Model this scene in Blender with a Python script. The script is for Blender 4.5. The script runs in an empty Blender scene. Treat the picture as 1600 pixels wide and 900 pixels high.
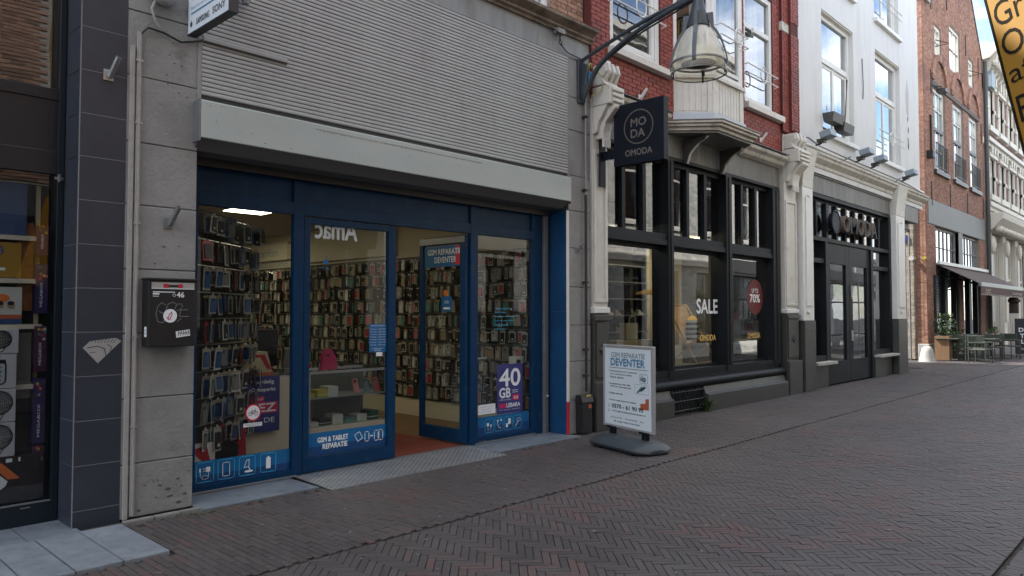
import bpy, math, random
from mathutils import Vector, Matrix, noise
R = math.radians
random.seed(7)
SC = bpy.context.scene
COL = SC.collection
# ------------------------------------------------------------------ camera, world, sun, exposure
cam = bpy.data.cameras.new('camera'); co = bpy.data.objects.new('camera', cam); COL.objects.link(co)
co.location = (0, -6.17, 1.6); co.rotation_euler = (R(90 + 1.96), 0, R(43.47 - 90))
cam.sensor_width = 36; cam.lens = 36 * 1155 / 1600; cam.clip_start = .05; cam.clip_end = 600
SC.camera = co
SUN_EL, SUN_AZ = R(47), R(-20)          # azimuth from +Y towards +X
w = bpy.data.worlds.new('World'); SC.world = w; w.use_nodes = True
nt = w.node_tree; bg = nt.nodes['Background']
sky = nt.nodes.new('ShaderNodeTexSky'); sky.sky_type = 'NISHITA'; sky.sun_disc = False
sky.sun_elevation = SUN_EL; sky.sun_rotation = SUN_AZ; sky.air_density = 1.0; sky.dust_density = .6
tc = nt.nodes.new('ShaderNodeTexCoord'); mp = nt.nodes.new('ShaderNodeMapping'); mp.inputs['Scale'].default_value = (1, 1, 2.6)
cn = nt.nodes.new('ShaderNodeTexNoise'); cn.inputs['Scale'].default_value = 2.3; cn.inputs['Detail'].default_value = 9; cn.inputs['Roughness'].default_value = .58
cr = nt.nodes.new('ShaderNodeValToRGB'); cr.color_ramp.elements[0].position = .44; cr.color_ramp.elements[1].position = .6
mx = nt.nodes.new('ShaderNodeMix'); mx.data_type = 'RGBA'; mx.inputs['B'].default_value = (8.6, 8.8, 9.2, 1)
L_ = nt.links.new
L_(tc.outputs['Generated'], mp.inputs['Vector']); L_(mp.outputs['Vector'], cn.inputs['Vector']); L_(cn.outputs['Fac'], cr.inputs['Fac'])
L_(cr.outputs['Color'], mx.inputs['Factor']); L_(sky.outputs['Color'], mx.inputs['A']); L_(mx.outputs['Result'], bg.inputs['Color'])
bg.inputs['Strength'].default_value = .11
sl = bpy.data.lights.new('sun', 'SUN'); sl.energy = 3.2; sl.angle = R(.5); sl.color = (1, .965, .91)
so = bpy.data.objects.new('sun', sl); COL.objects.link(so)
sd = Vector((math.sin(SUN_AZ) * math.cos(SUN_EL), math.cos(SUN_AZ) * math.cos(SUN_EL), math.sin(SUN_EL)))
so.rotation_euler = sd.to_track_quat('Z', 'Y').to_euler(); so.location = (10, 10, 30)
SC.view_settings.view_transform = 'Standard'; SC.view_settings.look = 'None'
SC.view_settings.exposure = 1.95; SC.view_settings.gamma = 1
CAM = Vector(co.location)

# ------------------------------------------------------------------ materials
def mat(name, col, rough=.6, metal=0, col2=None, vs=3, va=.0, bump=0, bs=60, attr=None, dirt=None, ds=2.5, dlo=.55, dhi=.75, stretch=(1, 1, 1), emit=None, es=1, spec=.5, det=5):
    m = bpy.data.materials.new(name); m.use_nodes = True; n = m.node_tree.nodes; l = m.node_tree.links.new
    b = n['Principled BSDF']; b.inputs['Roughness'].default_value = rough; b.inputs['Metallic'].default_value = metal
    b.inputs['Specular IOR Level'].default_value = spec
    g = n.new('ShaderNodeNewGeometry'); mpp = n.new('ShaderNodeMapping'); mpp.inputs['Scale'].default_value = stretch
    l(g.outputs['Position'], mpp.inputs['Vector'])
    def nz(sc, d=det):
        t = n.new('ShaderNodeTexNoise'); t.inputs['Scale'].default_value = sc; t.inputs['Detail'].default_value = d
        t.inputs['Roughness'].default_value = .6; l(mpp.outputs['Vector'], t.inputs['Vector']); return t.outputs['Fac']
    def mixc(f, a, bb, blend='MIX'):
        x = n.new('ShaderNodeMix'); x.data_type = 'RGBA'; x.blend_type = blend
        for s, v in (('Factor', f), ('A', a), ('B', bb)):
            if hasattr(v, 'is_output'): l(v, x.inputs[s])
            elif s == 'Factor': x.inputs[s].default_value = v
            else: x.inputs[s].default_value = (*v, 1)
        return x.outputs['Result']
    def ramp(f, a, c):
        r_ = n.new('ShaderNodeMapRange'); r_.inputs['From Min'].default_value = a; r_.inputs['From Max'].default_value = c; l(f, r_.inputs['Value']); return r_.outputs['Result']
    c = tuple(col)
    if attr:
        at = n.new('ShaderNodeAttribute'); at.attribute_name = 'var'
        rp = n.new('ShaderNodeValToRGB'); rp.color_ramp.interpolation = 'LINEAR'
        e = rp.color_ramp.elements
        for i, cc in enumerate(attr):
            p = i / (len(attr) - 1)
            if i == 0: e[0].position = 0; e[0].color = (*cc, 1)
            elif i == len(attr) - 1: e[-1].position = 1; e[-1].color = (*cc, 1)
            else:
                q = e.new(p); q.color = (*cc, 1)
        l(at.outputs['Fac'], rp.inputs['Fac']); c = rp.outputs['Color']
    if col2: c = mixc(ramp(nz(vs), .35, .65), c, col2)
    if va:
        f = nz(vs * 2.3 if col2 else vs); mr = n.new('ShaderNodeMapRange'); mr.inputs['From Min'].default_value = .25; mr.inputs['From Max'].default_value = .75
        mr.inputs['To Min'].default_value = 1 - va; mr.inputs['To Max'].default_value = 1 + va; l(f, mr.inputs['Value'])
        vv = n.new('ShaderNodeVectorMath'); vv.operation = 'SCALE'
        if hasattr(c, 'is_output'): l(c, vv.inputs[0])
        else: vv.inputs[0].default_value = c
        l(mr.outputs['Result'], vv.inputs['Scale']); c = vv.outputs['Vector']
    if dirt: c = mixc(ramp(nz(ds, 8), dlo, dhi), c, dirt)
    if hasattr(c, 'is_output'): l(c, b.inputs['Base Color'])
    else: b.inputs['Base Color'].default_value = (*c, 1)
    if bump:
        bn = n.new('ShaderNodeBump'); bn.inputs['Strength'].default_value = min(1, bump); bn.inputs['Distance'].default_value = .01 * max(1, bump)
        l(nz(bs, 4), bn.inputs['Height']); l(bn.outputs['Normal'], b.inputs['Normal'])
    if emit: b.inputs['Emission Color'].default_value = (*emit, 1); b.inputs['Emission Strength'].default_value = es
    return m
def glass(name, tint=(.9, .93, .92), boost=1.6, rough=0, wave=.0):
    m = bpy.data.materials.new(name); m.use_nodes = True; n = m.node_tree.nodes; l = m.node_tree.links.new
    n.remove(n['Principled BSDF']); out = n['Material Output']
    t = n.new('ShaderNodeBsdfTransparent'); t.inputs['Color'].default_value = (*tint, 1)
    g = n.new('ShaderNodeBsdfGlossy'); g.inputs['Roughness'].default_value = rough; g.inputs['Color'].default_value = (.95, .97, 1, 1)
    f = n.new('ShaderNodeFresnel'); ge = n.new('ShaderNodeNewGeometry'); mi = n.new('ShaderNodeMath'); mi.operation = 'MULTIPLY_ADD'; mi.inputs[1].default_value = 1 / 1.5 - 1.5; mi.inputs[2].default_value = 1.5; l(ge.outputs['Backfacing'], mi.inputs[0]); l(mi.outputs[0], f.inputs['IOR'])
    mu = n.new('ShaderNodeMath'); mu.operation = 'MULTIPLY'; mu.inputs[1].default_value = boost; mu.use_clamp = True
    x = n.new('ShaderNodeMixShader'); l(f.outputs[0], mu.inputs[0]); l(mu.outputs[0], x.inputs[0]); l(t.outputs[0], x.inputs[1]); l(g.outputs[0], x.inputs[2]); l(x.outputs[0], out.inputs['Surface'])
    if wave:
        bn = n.new('ShaderNodeBump'); bn.inputs['Strength'].default_value = wave; bn.inputs['Distance'].default_value = .02
        nn = n.new('ShaderNodeTexNoise'); nn.inputs['Scale'].default_value = 1.3; nn.inputs['Detail'].default_value = 1
        gg = n.new('ShaderNodeNewGeometry'); l(gg.outputs['Position'], nn.inputs['Vector']); l(nn.outputs['Fac'], bn.inputs['Height']); l(bn.outputs['Normal'], g.inputs['Normal']); l(bn.outputs['Normal'], f.inputs['Normal'])
    return m
def pv(c, k): return tuple(x * k for x in c)
M = {}
M['glass'] = glass('shop glass', (.86, .9, .89), .9, 0, .03)
M['glassd'] = glass('window glass', (.6, .64, .63), 2.4, 0, .12)
M['glassn'] = glass('tinted window glass', (.68, .7, .72), 1.2, 0, .05)
M['glass2'] = glass('display glass', (.8, .84, .83), 3.0, 0, .06)
M['glassc'] = glass('case glass', (.88, .92, .9), 1.0)
M['sand'] = mat('dark joint sand', (.022, .019, .016), .95, col2=(.05, .043, .035), vs=9, bump=.5)
PAVE = [(.036, .030, .029), (.050, .042, .041), (.064, .055, .053), (.062, .050, .047), (.074, .049, .046), (.085, .048, .045)]
M['paver'] = mat('clay paver', (.1, .1, .1), .62, attr=PAVE, va=.22, vs=38, bump=.35, bs=160, dirt=(.088, .08, .076), ds=.8, dlo=.5, dhi=.95)
M['bluestone'] = mat('bluestone slab', (.11, .13, .155), .55, col2=(.15, .175, .2), vs=5, va=.15, bump=.25, bs=120, dirt=(.07, .075, .085), ds=6, dlo=.6, dhi=.72)
M['slabgrey'] = mat('light paving slab', (.2, .225, .25), .6, col2=(.15, .17, .195), vs=4, va=.15, bump=.3, bs=150, dirt=(.11, .12, .135), ds=14, dlo=.55, dhi=.8)
M['kerbstone'] = mat('worn kerb stone', (.17, .165, .155), .8, va=.3, vs=12, bump=.6, bs=60)
M['tile'] = mat('anthracite tile', (.023, .028, .041), .42, col2=(.03, .036, .05), vs=1.7, va=.1, bump=.06, bs=90, dirt=(.05, .05, .055), ds=3.5, dlo=.66, dhi=.8)
M['grout'] = mat('pale grout', (.17, .17, .18), .9)
M['plaster'] = mat('grey painted stone', (.2, .202, .198), .62, col2=(.24, .242, .236), vs=2.2, va=.12, bump=.8, bs=24, dirt=(.12, .118, .11), ds=3.3, dlo=.6, dhi=.78, det=6)
M['plasterd'] = mat('grey pier joint', (.16, .16, .155), .9)
M['lintel'] = mat('stained grey render', (.27, .29, .295), .7, col2=(.22, .235, .24), vs=3, va=.14, bump=.5, bs=30, dirt=(.14, .135, .12), ds=2.2, dlo=.55, dhi=.75, stretch=(1.6, 1, .25))
M['cornice'] = mat('weathered stone cornice', (.23, .195, .15), .85, col2=(.11, .09, .07), vs=5, va=.2, bump=.8, bs=40)
M['shutter'] = mat('grey roller shutter', (.33, .33, .33), .5, col2=(.35, .37, .365), vs=1.1, va=.06, bump=.05, bs=50, dirt=(.22, .2, .18), ds=4, dlo=.58, dhi=.85, stretch=(1.2, 1, .35))
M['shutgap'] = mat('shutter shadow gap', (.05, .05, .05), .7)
M['box'] = mat('pale green grey metal box', (.34, .385, .37), .5, col2=(.37, .41, .40), vs=1.3, va=.05, dirt=(.2, .19, .16), ds=9, dlo=.68, dhi=.84, stretch=(.4, 1, 1))
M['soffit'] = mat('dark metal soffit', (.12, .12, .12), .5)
M['black'] = mat('black', (.01, .01, .011), .5)
M['blue'] = mat('dark blue paint', (.0012, .028, .08), .45, spec=.2, va=.14, vs=3, bump=.05, dirt=(.02, .045, .075), ds=9, dlo=.54, dhi=.78)
M['bluep'] = mat('worn blue paint', (.003, .05, .14), .45, col2=(.003, .04, .115), vs=2, va=.12, bump=.2, bs=40, dirt=(.11, .12, .14), ds=6, dlo=.66, dhi=.78)
M['stick'] = mat('blue print', (.004, .1, .26), .35, col2=(.004, .12, .3), vs=2)
M['stickd'] = mat('deep blue print', (.004, .045, .15), .35)
M['white'] = mat('white print', (.72, .75, .78), .5)
M['sky'] = mat('light blue print', (.05, .38, .62), .5)
M['red'] = mat('red', (.45, .012, .03), .45, va=.12, vs=20)
M['magenta'] = mat('magenta print', (.5, .015, .1), .5)
M['navy'] = mat('navy print', (.03, .035, .17), .45)
M['rail'] = mat('grey metal rail', (.2, .21, .22), .42, .5, va=.1, vs=9)
M['steel'] = mat('galvanised steel', (.36, .37, .38), .38, .8, va=.15, vs=25)
M['chk'] = mat('worn chequer plate', (.3, .31, .32), .42, .6, col2=(.23, .24, .245), vs=4, va=.2, dirt=(.1, .1, .1), ds=9, dlo=.6, dhi=.8)
M['chkb'] = mat('polished plate stud', (.62, .64, .66), .3, .7)
M['conduit'] = mat('grey painted conduit', (.30, .29, .28), .55, va=.14, vs=20, bump=.1)
M['cable'] = mat('black cable', (.015, .015, .016), .5)
M['whitep'] = mat('white paint', (.62, .62, .6), .45, va=.05, vs=6, dirt=(.42, .4, .36), ds=5, dlo=.64, dhi=.85)
M['whiteb'] = mat('white painted wall', (.54, .538, .53), .55, va=.04, vs=2.5, bump=.12, bs=14, dirt=(.44, .43, .41), ds=1.8, dlo=.5, dhi=.8, stretch=(1.6, 1.6, .3))
M['cream'] = mat('cream paint', (.53, .515, .47), .5, va=.08, vs=6, bump=.15, bs=30, dirt=(.3, .28, .24), ds=5, dlo=.6, dhi=.8)
M['creamd'] = mat('weathered cream moulding', (.46, .44, .39), .6, va=.14, vs=8, dirt=(.18, .17, .15), ds=6, dlo=.52, dhi=.75)
M['anth'] = mat('anthracite paint', (.008, .010, .013), .5, spec=.18, va=.12, vs=6, bump=.05, dirt=(.025, .025, .024), ds=4, dlo=.6, dhi=.8)
M['anthl'] = mat('dark grey paint', (.042, .042, .04), .45, va=.12, vs=4, bump=.12, bs=40, dirt=(.07, .068, .062), ds=3, dlo=.58, dhi=.8)
M['fascia'] = mat('stained grey fascia', (.12, .118, .11), .5, col2=(.09, .09, .086), vs=2, va=.12, dirt=(.2, .2, .16), ds=3, dlo=.52, dhi=.72, stretch=(1.5, 1, .2))
M['rbrick'] = mat('red painted brick', (.3, .05, .03), .6, attr=[(.13, .02, .013), (.19, .03, .018), (.25, .042, .025), (.2, .034, .022)], va=.2, vs=40, bump=.5, bs=90, dirt=(.11, .02, .016), ds=1.5, dlo=.52, dhi=.8)
M['rmort'] = mat('red brick joint', (.085, .02, .016), .9)
M['bbrick'] = mat('brown brick', (.3, .15, .1), .8, attr=[(.15, .085, .06), (.25, .14, .095), (.33, .19, .13), (.22, .12, .085)], va=.25, vs=30, bump=.7, bs=80)
M['bmort'] = mat('pale mortar', (.27, .24, .21), .95)
M['cbrick'] = mat('orange brown brick', (.3, .15, .1), .8, attr=[(.15, .07, .05), (.24, .11, .07), (.32, .155, .1), (.38, .21, .145), (.22, .1, .075)], va=.22, vs=20, bump=.6, bs=60, dirt=(.15, .08, .06), ds=.8, dlo=.5, dhi=.8)
M['cmort'] = mat('brown mortar', (.24, .2, .17), .95)
M['tbrick'] = mat('rough alley brick', (.3, .28, .25), .85, attr=[(.24, .2, .165), (.33, .28, .225), (.4, .33, .26)], va=.25, vs=9, bump=1.5, bs=14)
M['gbrick'] = mat('grey rough brick', (.4, .4, .38), .85, attr=[(.34, .33, .3), (.46, .45, .41), (.55, .52, .46)], va=.2, vs=9, bump=1.2, bs=14)
M['pbrick'] = mat('purple brown brick', (.2, .1, .09), .8, attr=[(.13, .07, .065), (.2, .11, .1), (.26, .15, .13)], va=.15, vs=20)
M['trim'] = mat('white stone trim', (.56, .53, .46), .6, va=.08, vs=5, dirt=(.4, .39, .35), ds=5, dlo=.58, dhi=.8)
M['panel'] = mat('grey render panel', (.2, .205, .2), .6, va=.06, vs=3)
M['wooddark'] = mat('dark timber', (.06, .04, .03), .7, va=.3, vs=20, stretch=(.2, 1, 1))
M['wood'] = mat('warm planter wood', (.17, .095, .045), .6, va=.25, vs=12, stretch=(1, 1, .12))
M['floor'] = mat('light wood floor', (.17, .1, .045), .5, va=.2, vs=10, stretch=(1, .2, 1))
M['redfloor'] = mat('red floor', (.16, .035, .022), .5, va=.15, vs=6, dirt=(.12, .035, .022), ds=5)
M['inwall'] = mat('cream interior wall', (.46, .42, .32), .7)
M['incream'] = mat('cream interior board', (.5, .46, .36), .6)
M['ceil'] = mat('interior ceiling', (.3, .26, .18), .8)
M['slatdark'] = mat('dark slatwall', (.045, .04, .035), .7, va=.2, vs=12)
M['lampon'] = mat('lit ceiling panel', (.9, .9, .8), .5, emit=(1, .9, .64), es=3.4)
M['spot'] = mat('lit spot', (.9, .9, .8), .5, emit=(1, .93, .75), es=30)
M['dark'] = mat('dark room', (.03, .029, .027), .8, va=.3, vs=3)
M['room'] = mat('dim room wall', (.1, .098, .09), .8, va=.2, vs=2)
M['curtain'] = mat('net curtain', (.55, .55, .52), .9, va=.2, vs=30, stretch=(1, 1, .05))
M['navyp'] = mat('dark navy paint', (.004, .010, .017), .32, va=.15, vs=3)
M['signblk'] = mat('matt black sign', (.005, .007, .014), .5, spec=.2, va=.15, vs=3)
M['bronze'] = mat('dull bronze lettering', (.16, .14, .12), .45, .3)
M['bronzel'] = mat('brown metal letter edge', (.2, .155, .12), .4, .3)
M['gold'] = mat('gold print', (.62, .42, .12), .4)
M['yellow'] = mat('yellow', (.85, .48, .03), .5, va=.05, vs=20)
M['ysign'] = mat('yellow sign', (.22, .105, .005), .6, spec=.2, col2=(.26, .13, .009), vs=.8, va=.04)
M['ytext'] = mat('faded black sign lettering', (.012, .009, .006), .8, spec=.1)
M['maroon'] = mat('maroon disc', (.12, .018, .02), .45)
M['alu'] = mat('brushed aluminium frame', (.5, .51, .52), .38, .6, va=.06, vs=12)
M['poster'] = mat('white poster', (.62, .68, .72), .4, va=.03, vs=4)
M['pblue'] = mat('poster blue print', (.06, .2, .34), .5)
M['pgrey'] = mat('poster grey print', (.2, .25, .3), .5)
M['ink'] = mat('black print', (.03, .03, .035), .5)
M['basep'] = mat('blue grey plastic base', (.042, .053, .062), .5, va=.1, vs=8, bump=.1, dirt=(.16, .18, .19), ds=7, dlo=.62, dhi=.8)
M['lampg'] = mat('lamp grey paint', (.035, .045, .055), .42, va=.1, vs=10)
M['lglass'] = glass('lamp glass', (.88, .85, .72), .55, .1)
def lampglass(name, col, a):
    m = bpy.data.materials.new(name); m.use_nodes = True; n = m.node_tree.nodes; l = m.node_tree.links.new; b = n['Principled BSDF']
    b.inputs['Base Color'].default_value = (*col, 1); b.inputs['Roughness'].default_value = .12; b.inputs['Specular IOR Level'].default_value = .8
    t = n.new('ShaderNodeBsdfTransparent'); t.inputs['Color'].default_value = (.93, .91, .82, 1); x = n.new('ShaderNodeMixShader'); x.inputs[0].default_value = a
    l(t.outputs[0], x.inputs[1]); l(b.outputs[0], x.inputs[2]); l(x.outputs[0], n['Material Output'].inputs['Surface']); return m
M['lglass'] = lampglass('lamp glass', (.74, .73, .64), .5)
M['skirt'] = lampglass('clear lamp skirt', (.72, .7, .6), .3)
M['refl'] = mat('lamp reflector', (.66, .63, .5), .55, .6)
M['flood'] = mat('floodlight grey', (.2, .25, .29), .5, va=.06, vs=8)
M['leaf'] = mat('leaf', (.05, .1, .02), .6, attr=[(.025, .05, .012), (.06, .11, .025), (.1, .16, .04)])
M['moss'] = mat('moss', (.1, .11, .03), .9)
M['rib'] = mat('grey green chair metal', (.05, .06, .045), .45)
M['seatg'] = mat('grey green seat', (.045, .055, .04), .55)
M['awn'] = mat('brown awning cloth', (.085, .058, .048), .8, va=.08, vs=3)
M['awnd'] = mat('brown awning valance', (.1, .055, .05), .8)
M['stoneb'] = mat('pale stone', (.35, .34, .31), .8, va=.2, vs=9, bump=.6, bs=30)
M['chalk'] = mat('blackboard', (.02, .024, .034), .5)
M['kraft'] = mat('kraft board', (.4, .34, .22), .7, va=.06, vs=6)
M['canvas'] = mat('tan canvas', (.4, .28, .16), .8)
M['opink'] = mat('orange', (.6, .15, .03), .6)
for k, c in dict(c_black=(.015, .015, .016), c_white=(.5, .5, .46), c_grey=(.14, .14, .13), c_clear=(.3, .3, .27), c_red=(.34, .02, .03), c_pink=(.45, .13, .14), c_teal=(.05, .2, .18), c_blue=(.03, .07, .16), c_tan=(.3, .22, .13), c_green=(.02, .07, .04), c_yel=(.42, .36, .04), c_mag=(.42, .02, .1), c_orange=(.42, .1, .04)).items():
    M[k] = mat(k[2:] + ' plastic', tuple(q * .95 for q in c), .35)

# ------------------------------------------------------------------ mesh builder
class MB:
    def __init__(s): s.v = []; s.f = []; s.mi = []; s.ms = []; s.a = []; s.cur = 0; s.val = .5
    def use(s, m):
        m = M[m] if isinstance(m, str) else m
        if m not in s.ms: s.ms.append(m)
        s.cur = s.ms.index(m); return s
    def add(s, vs, fs):
        o = len(s.v); s.v += [tuple(p) for p in vs]; s.a += [s.val] * len(vs)
        s.f += [tuple(i + o for i in f) for f in fs]; s.mi += [s.cur] * len(fs); return s
    def box(s, x0, x1, y0, y1, z0, z1, open_back=False):
        vs = [(x0, y0, z0), (x1, y0, z0), (x1, y1, z0), (x0, y1, z0), (x0, y0, z1), (x1, y0, z1), (x1, y1, z1), (x0, y1, z1)]
        fs = [(3, 2, 1, 0), (4, 5, 6, 7), (0, 1, 5, 4), (1, 2, 6, 5), (3, 0, 4, 7)]
        if not open_back: fs.append((2, 3, 7, 6))
        return s.add(vs, fs)
    def obox(s, c, ux, uy, uz, hx, hy, hz):
        c, ux, uy, uz = map(Vector, (c, ux, uy, uz)); vs = []
        for k in (-1, 1):
            for i, j in ((-1, -1), (1, -1), (1, 1), (-1, 1)): vs.append(c + ux * hx * i + uy * hy * j + uz * hz * k)
        return s.add(vs, [(3, 2, 1, 0), (4, 5, 6, 7), (0, 1, 5, 4), (1, 2, 6, 5), (2, 3, 7, 6), (3, 0, 4, 7)])
    def prism(s, poly, ext, o=(0, 0, 0), ux=(1, 0, 0), uy=(0, 0, 1)):   # polygon in (ux,uy) extruded by vector ext
        o, ux, uy, ext = map(Vector, (o, ux, uy, ext)); n = len(poly)
        a = [o + ux * p[0] + uy * p[1] for p in poly]; vs = a + [p + ext for p in a]
        return s.add(vs, [tuple(range(n))[::-1], tuple(range(n, 2 * n))] + [(i, (i + 1) % n, n + (i + 1) % n, n + i) for i in range(n)])
    def tube(s, pts, r, seg=8, closed=False, cap=True):
        pts = [Vector(p) for p in pts]; n = len(pts); rr = r if isinstance(r, (list, tuple)) else [r] * n; rings = []; up = None; vs = []
        for i, p in enumerate(pts):
            if closed: t = pts[(i + 1) % n] - pts[i - 1]
            else: t = pts[min(i + 1, n - 1)] - pts[max(i - 1, 0)]
            t.normalize()
            if up is None: up = Vector((0, 0, 1)) if abs(t.z) < .9 else Vector((1, 0, 0))
            a = t.cross(up)
            if a.length < 1e-4: up = Vector((0, 1, 0)); a = t.cross(up)
            a.normalize(); b = a.cross(t); up = b
            for k in range(seg):
                th = 2 * math.pi * k / seg; vs.append(p + (a * math.cos(th) + b * math.sin(th)) * rr[i])
        fs = []
        for i in range(n if closed else n - 1):
            j = (i + 1) % n
            for k in range(seg): fs.append((i * seg + k, j * seg + k, j * seg + (k + 1) % seg, i * seg + (k + 1) % seg))
        if cap and not closed: fs += [tuple(range(seg)), tuple(range((n - 1) * seg, n * seg))[::-1]]
        return s.add(vs, fs)
    def lathe(s, prof, c=(0, 0, 0), seg=24, sx=1, sy=1):
        vs = []; fs = []; n = len(prof)
        for k in range(seg):
            th = 2 * math.pi * k / seg
            for r, z in prof: vs.append((c[0] + r * math.cos(th) * sx, c[1] + r * math.sin(th) * sy, c[2] + z))
        for k in range(seg):
            k2 = (k + 1) % seg
            for i in range(n - 1): fs.append((k * n + i, k2 * n + i, k2 * n + i + 1, k * n + i + 1))
        return s.add(vs, fs)
    def sphere(s, c, r, sx=1, sy=1, sz=1, seg=12):
        return s.lathe([(r * math.sin(math.pi * i / 8) * 1, -r * math.cos(math.pi * i / 8) * sz) for i in range(9)], c, seg, sx, sy)
    def mesh(s, name, off=(0, 0, 0), smooth=False):
        me = bpy.data.meshes.new(name)
        me.from_pydata([(p[0] - off[0], p[1] - off[1], p[2] - off[2]) for p in s.v], [], s.f)
        for m in s.ms: me.materials.append(m)
        me.polygons.foreach_set('material_index', s.mi)
        at = me.attributes.new('var', 'FLOAT', 'POINT'); at.data.foreach_set('value', s.a)
        if smooth:
            me.polygons.foreach_set('use_smooth', [True] * len(me.polygons)); me.set_sharp_from_angle(angle=R(40))
        me.update(); return me
TXT = {}
def glyphs(t):
    if t not in TXT:
        cu = bpy.data.curves.new('t', 'FONT'); cu.body = t; cu.size = 1; cu.resolution_u = 3
        ob = bpy.data.objects.new('t', cu); me = ob.to_mesh()
        vs = [v.co.copy() for v in me.vertices]; fs = [tuple(p.vertices) for p in me.polygons]
        ob.to_mesh_clear(); bpy.data.objects.remove(ob); bpy.data.curves.remove(cu); TXT[t] = (vs, fs)
    return TXT[t]
class Flat:      # flat print on a plane: origin, right and up vectors; normal = right x up
    def __init__(s, mb, o, ux=(1, 0, 0), uy=(0, 0, 1), lift=.0015):
        s.mb = mb; s.o = Vector(o); s.ux = Vector(ux).normalized(); s.uy = Vector(uy).normalized(); s.n = s.ux.cross(s.uy); s.k = lift; s.d = lift
    def P(s, x, y): return s.o + s.ux * x + s.uy * y + s.n * s.d
    def lay(s, i): s.d = s.k * i; return s
    def poly(s, pts): s.mb.add([s.P(*p) for p in pts], [tuple(range(len(pts)))]); return s
    def rect(s, x0, y0, x1, y1): return s.poly([(x0, y0), (x1, y0), (x1, y1), (x0, y1)])
    def line(s, pts, w, closed=False):
        n = len(pts)
        for i in range(n if closed else n - 1):
            a = Vector(pts[i]); b = Vector(pts[(i + 1) % n]); t = (b - a)
            if t.length < 1e-6: continue
            t.normalize(); q = Vector((-t.y, t.x)) * w / 2; e = t * w * .35
            s.poly([a - e - q, b + e - q, b + e + q, a - e + q])
        return s
    def rr(s, x0, y0, x1, y1, w, r=None):
        r = r or (x1 - x0) * .12; p = []
        for cx, cy, a0 in ((x1 - r, y1 - r, 0), (x0 + r, y1 - r, 90), (x0 + r, y0 + r, 180), (x1 - r, y0 + r, 270)):
            for k in range(4): a = R(a0 + 30 * k); p.append((cx + r * math.cos(a), cy + r * math.sin(a)))
        return s.line(p, w, True) if w else s.poly(p)
    def disc(s, cx, cy, r, ry=None, n=24): ry = ry or r; return s.poly([(cx + r * math.cos(2 * math.pi * k / n), cy + ry * math.sin(2 * math.pi * k / n)) for k in range(n)])
    def ring(s, cx, cy, r, w, n=28, ry=None): ry = ry or r; return s.line([(cx + r * math.cos(2 * math.pi * k / n), cy + ry * math.sin(2 * math.pi * k / n)) for k in range(n)], w, True)
    def text(s, t, x, y, w=None, h=.1, bold=0, depth=0):
        vs, fs = glyphs(t)
        if not vs: return s
        x0 = min(v.x for v in vs); x1 = max(v.x for v in vs); y0 = min(v.y for v in vs); y1 = max(v.y for v in vs)
        sy = h / (y1 - y0); sx = w / (x1 - x0) if w else sy
        offs = [(0, 0)] if not bold else [(-bold, 0), (bold, 0), (0, bold), (0, -bold)]
        d0 = s.d
        for i, (a, b) in enumerate(offs):
            s.d = d0 + i * .00015
            s.mb.add([s.P(x + (v.x - x0) * sx + a, y + (v.y - y0) * sy + b) for v in vs], fs)
        s.d = d0
        return s
# ------------------------------------------------------------------ objects
ORG = {}
def tag(o, label=None, cat=None, group=None, kind=None):
    if label: o['label'] = label
    if cat: o['category'] = cat
    if group: o['group'] = group
    if kind: o['kind'] = kind
    return o
def thing(name, label, cat, loc=(0, 0, 0), rz=0, group=None, local=False):
    o = bpy.data.objects.new(name, None); o.empty_display_size = .2; COL.objects.link(o); o.location = loc; o.rotation_euler = (0, 0, rz)
    tag(o, label, cat, group); ORG[o.name] = (0, 0, 0) if local else tuple(loc); return o
def part(name, mb, parent=None, smooth=False, bev=0, label=None, kind=None, off=None):
    if off is None: off = ORG[parent.name] if parent is not None else (0, 0, 0)
    me = mb.mesh(name, off, smooth); o = bpy.data.objects.new(name, me); COL.objects.link(o)
    if parent is not None: o.parent = parent; ORG[o.name] = off
    if bev:
        b = o.modifiers.new('b', 'BEVEL'); b.width = bev; b.segments = 2; b.limit_method = 'ANGLE'; b.harden_normals = False
    tag(o, label, kind=kind); return o
def solo(name, mb, label, cat, group=None, smooth=False, bev=0, loc=None):
    if loc is None:
        xs, ys, zs = zip(*mb.v); loc = ((min(xs) + max(xs)) / 2, (min(ys) + max(ys)) / 2, min(zs))
    o = part(name, mb, None, smooth, bev, off=loc); o.location = loc; ORG[o.name] = tuple(loc); return tag(o, label, cat, group)
def struct(name, mb, **k):
    o = part(name, mb, None, **k); ORG[o.name] = (0, 0, 0); return tag(o, kind='structure')
def inst(name, me, loc, parent=None, rz=0, rot=None, scale=None):
    o = bpy.data.objects.new(name, me); COL.objects.link(o); o.location = loc
    if rz or rot: o.rotation_euler = rot or (0, 0, rz)
    if scale: o.scale = scale
    if parent is not None: o.parent = parent
    return o
def kids(o): return [c for c in list(COL.objects) if c.parent == o]
def copy_thing(root, loc, rz, label=None, group=None):
    def cp(o, par):
        c = o.copy(); COL.objects.link(c)
        if par: c.parent = par
        for k in kids(o): cp(k, c)
        return c
    r = cp(root, None); r.location = loc; r.rotation_euler = (0, 0, rz); r['label'] = label or root['label']
    if group: r['group'] = group
    return r
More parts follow.
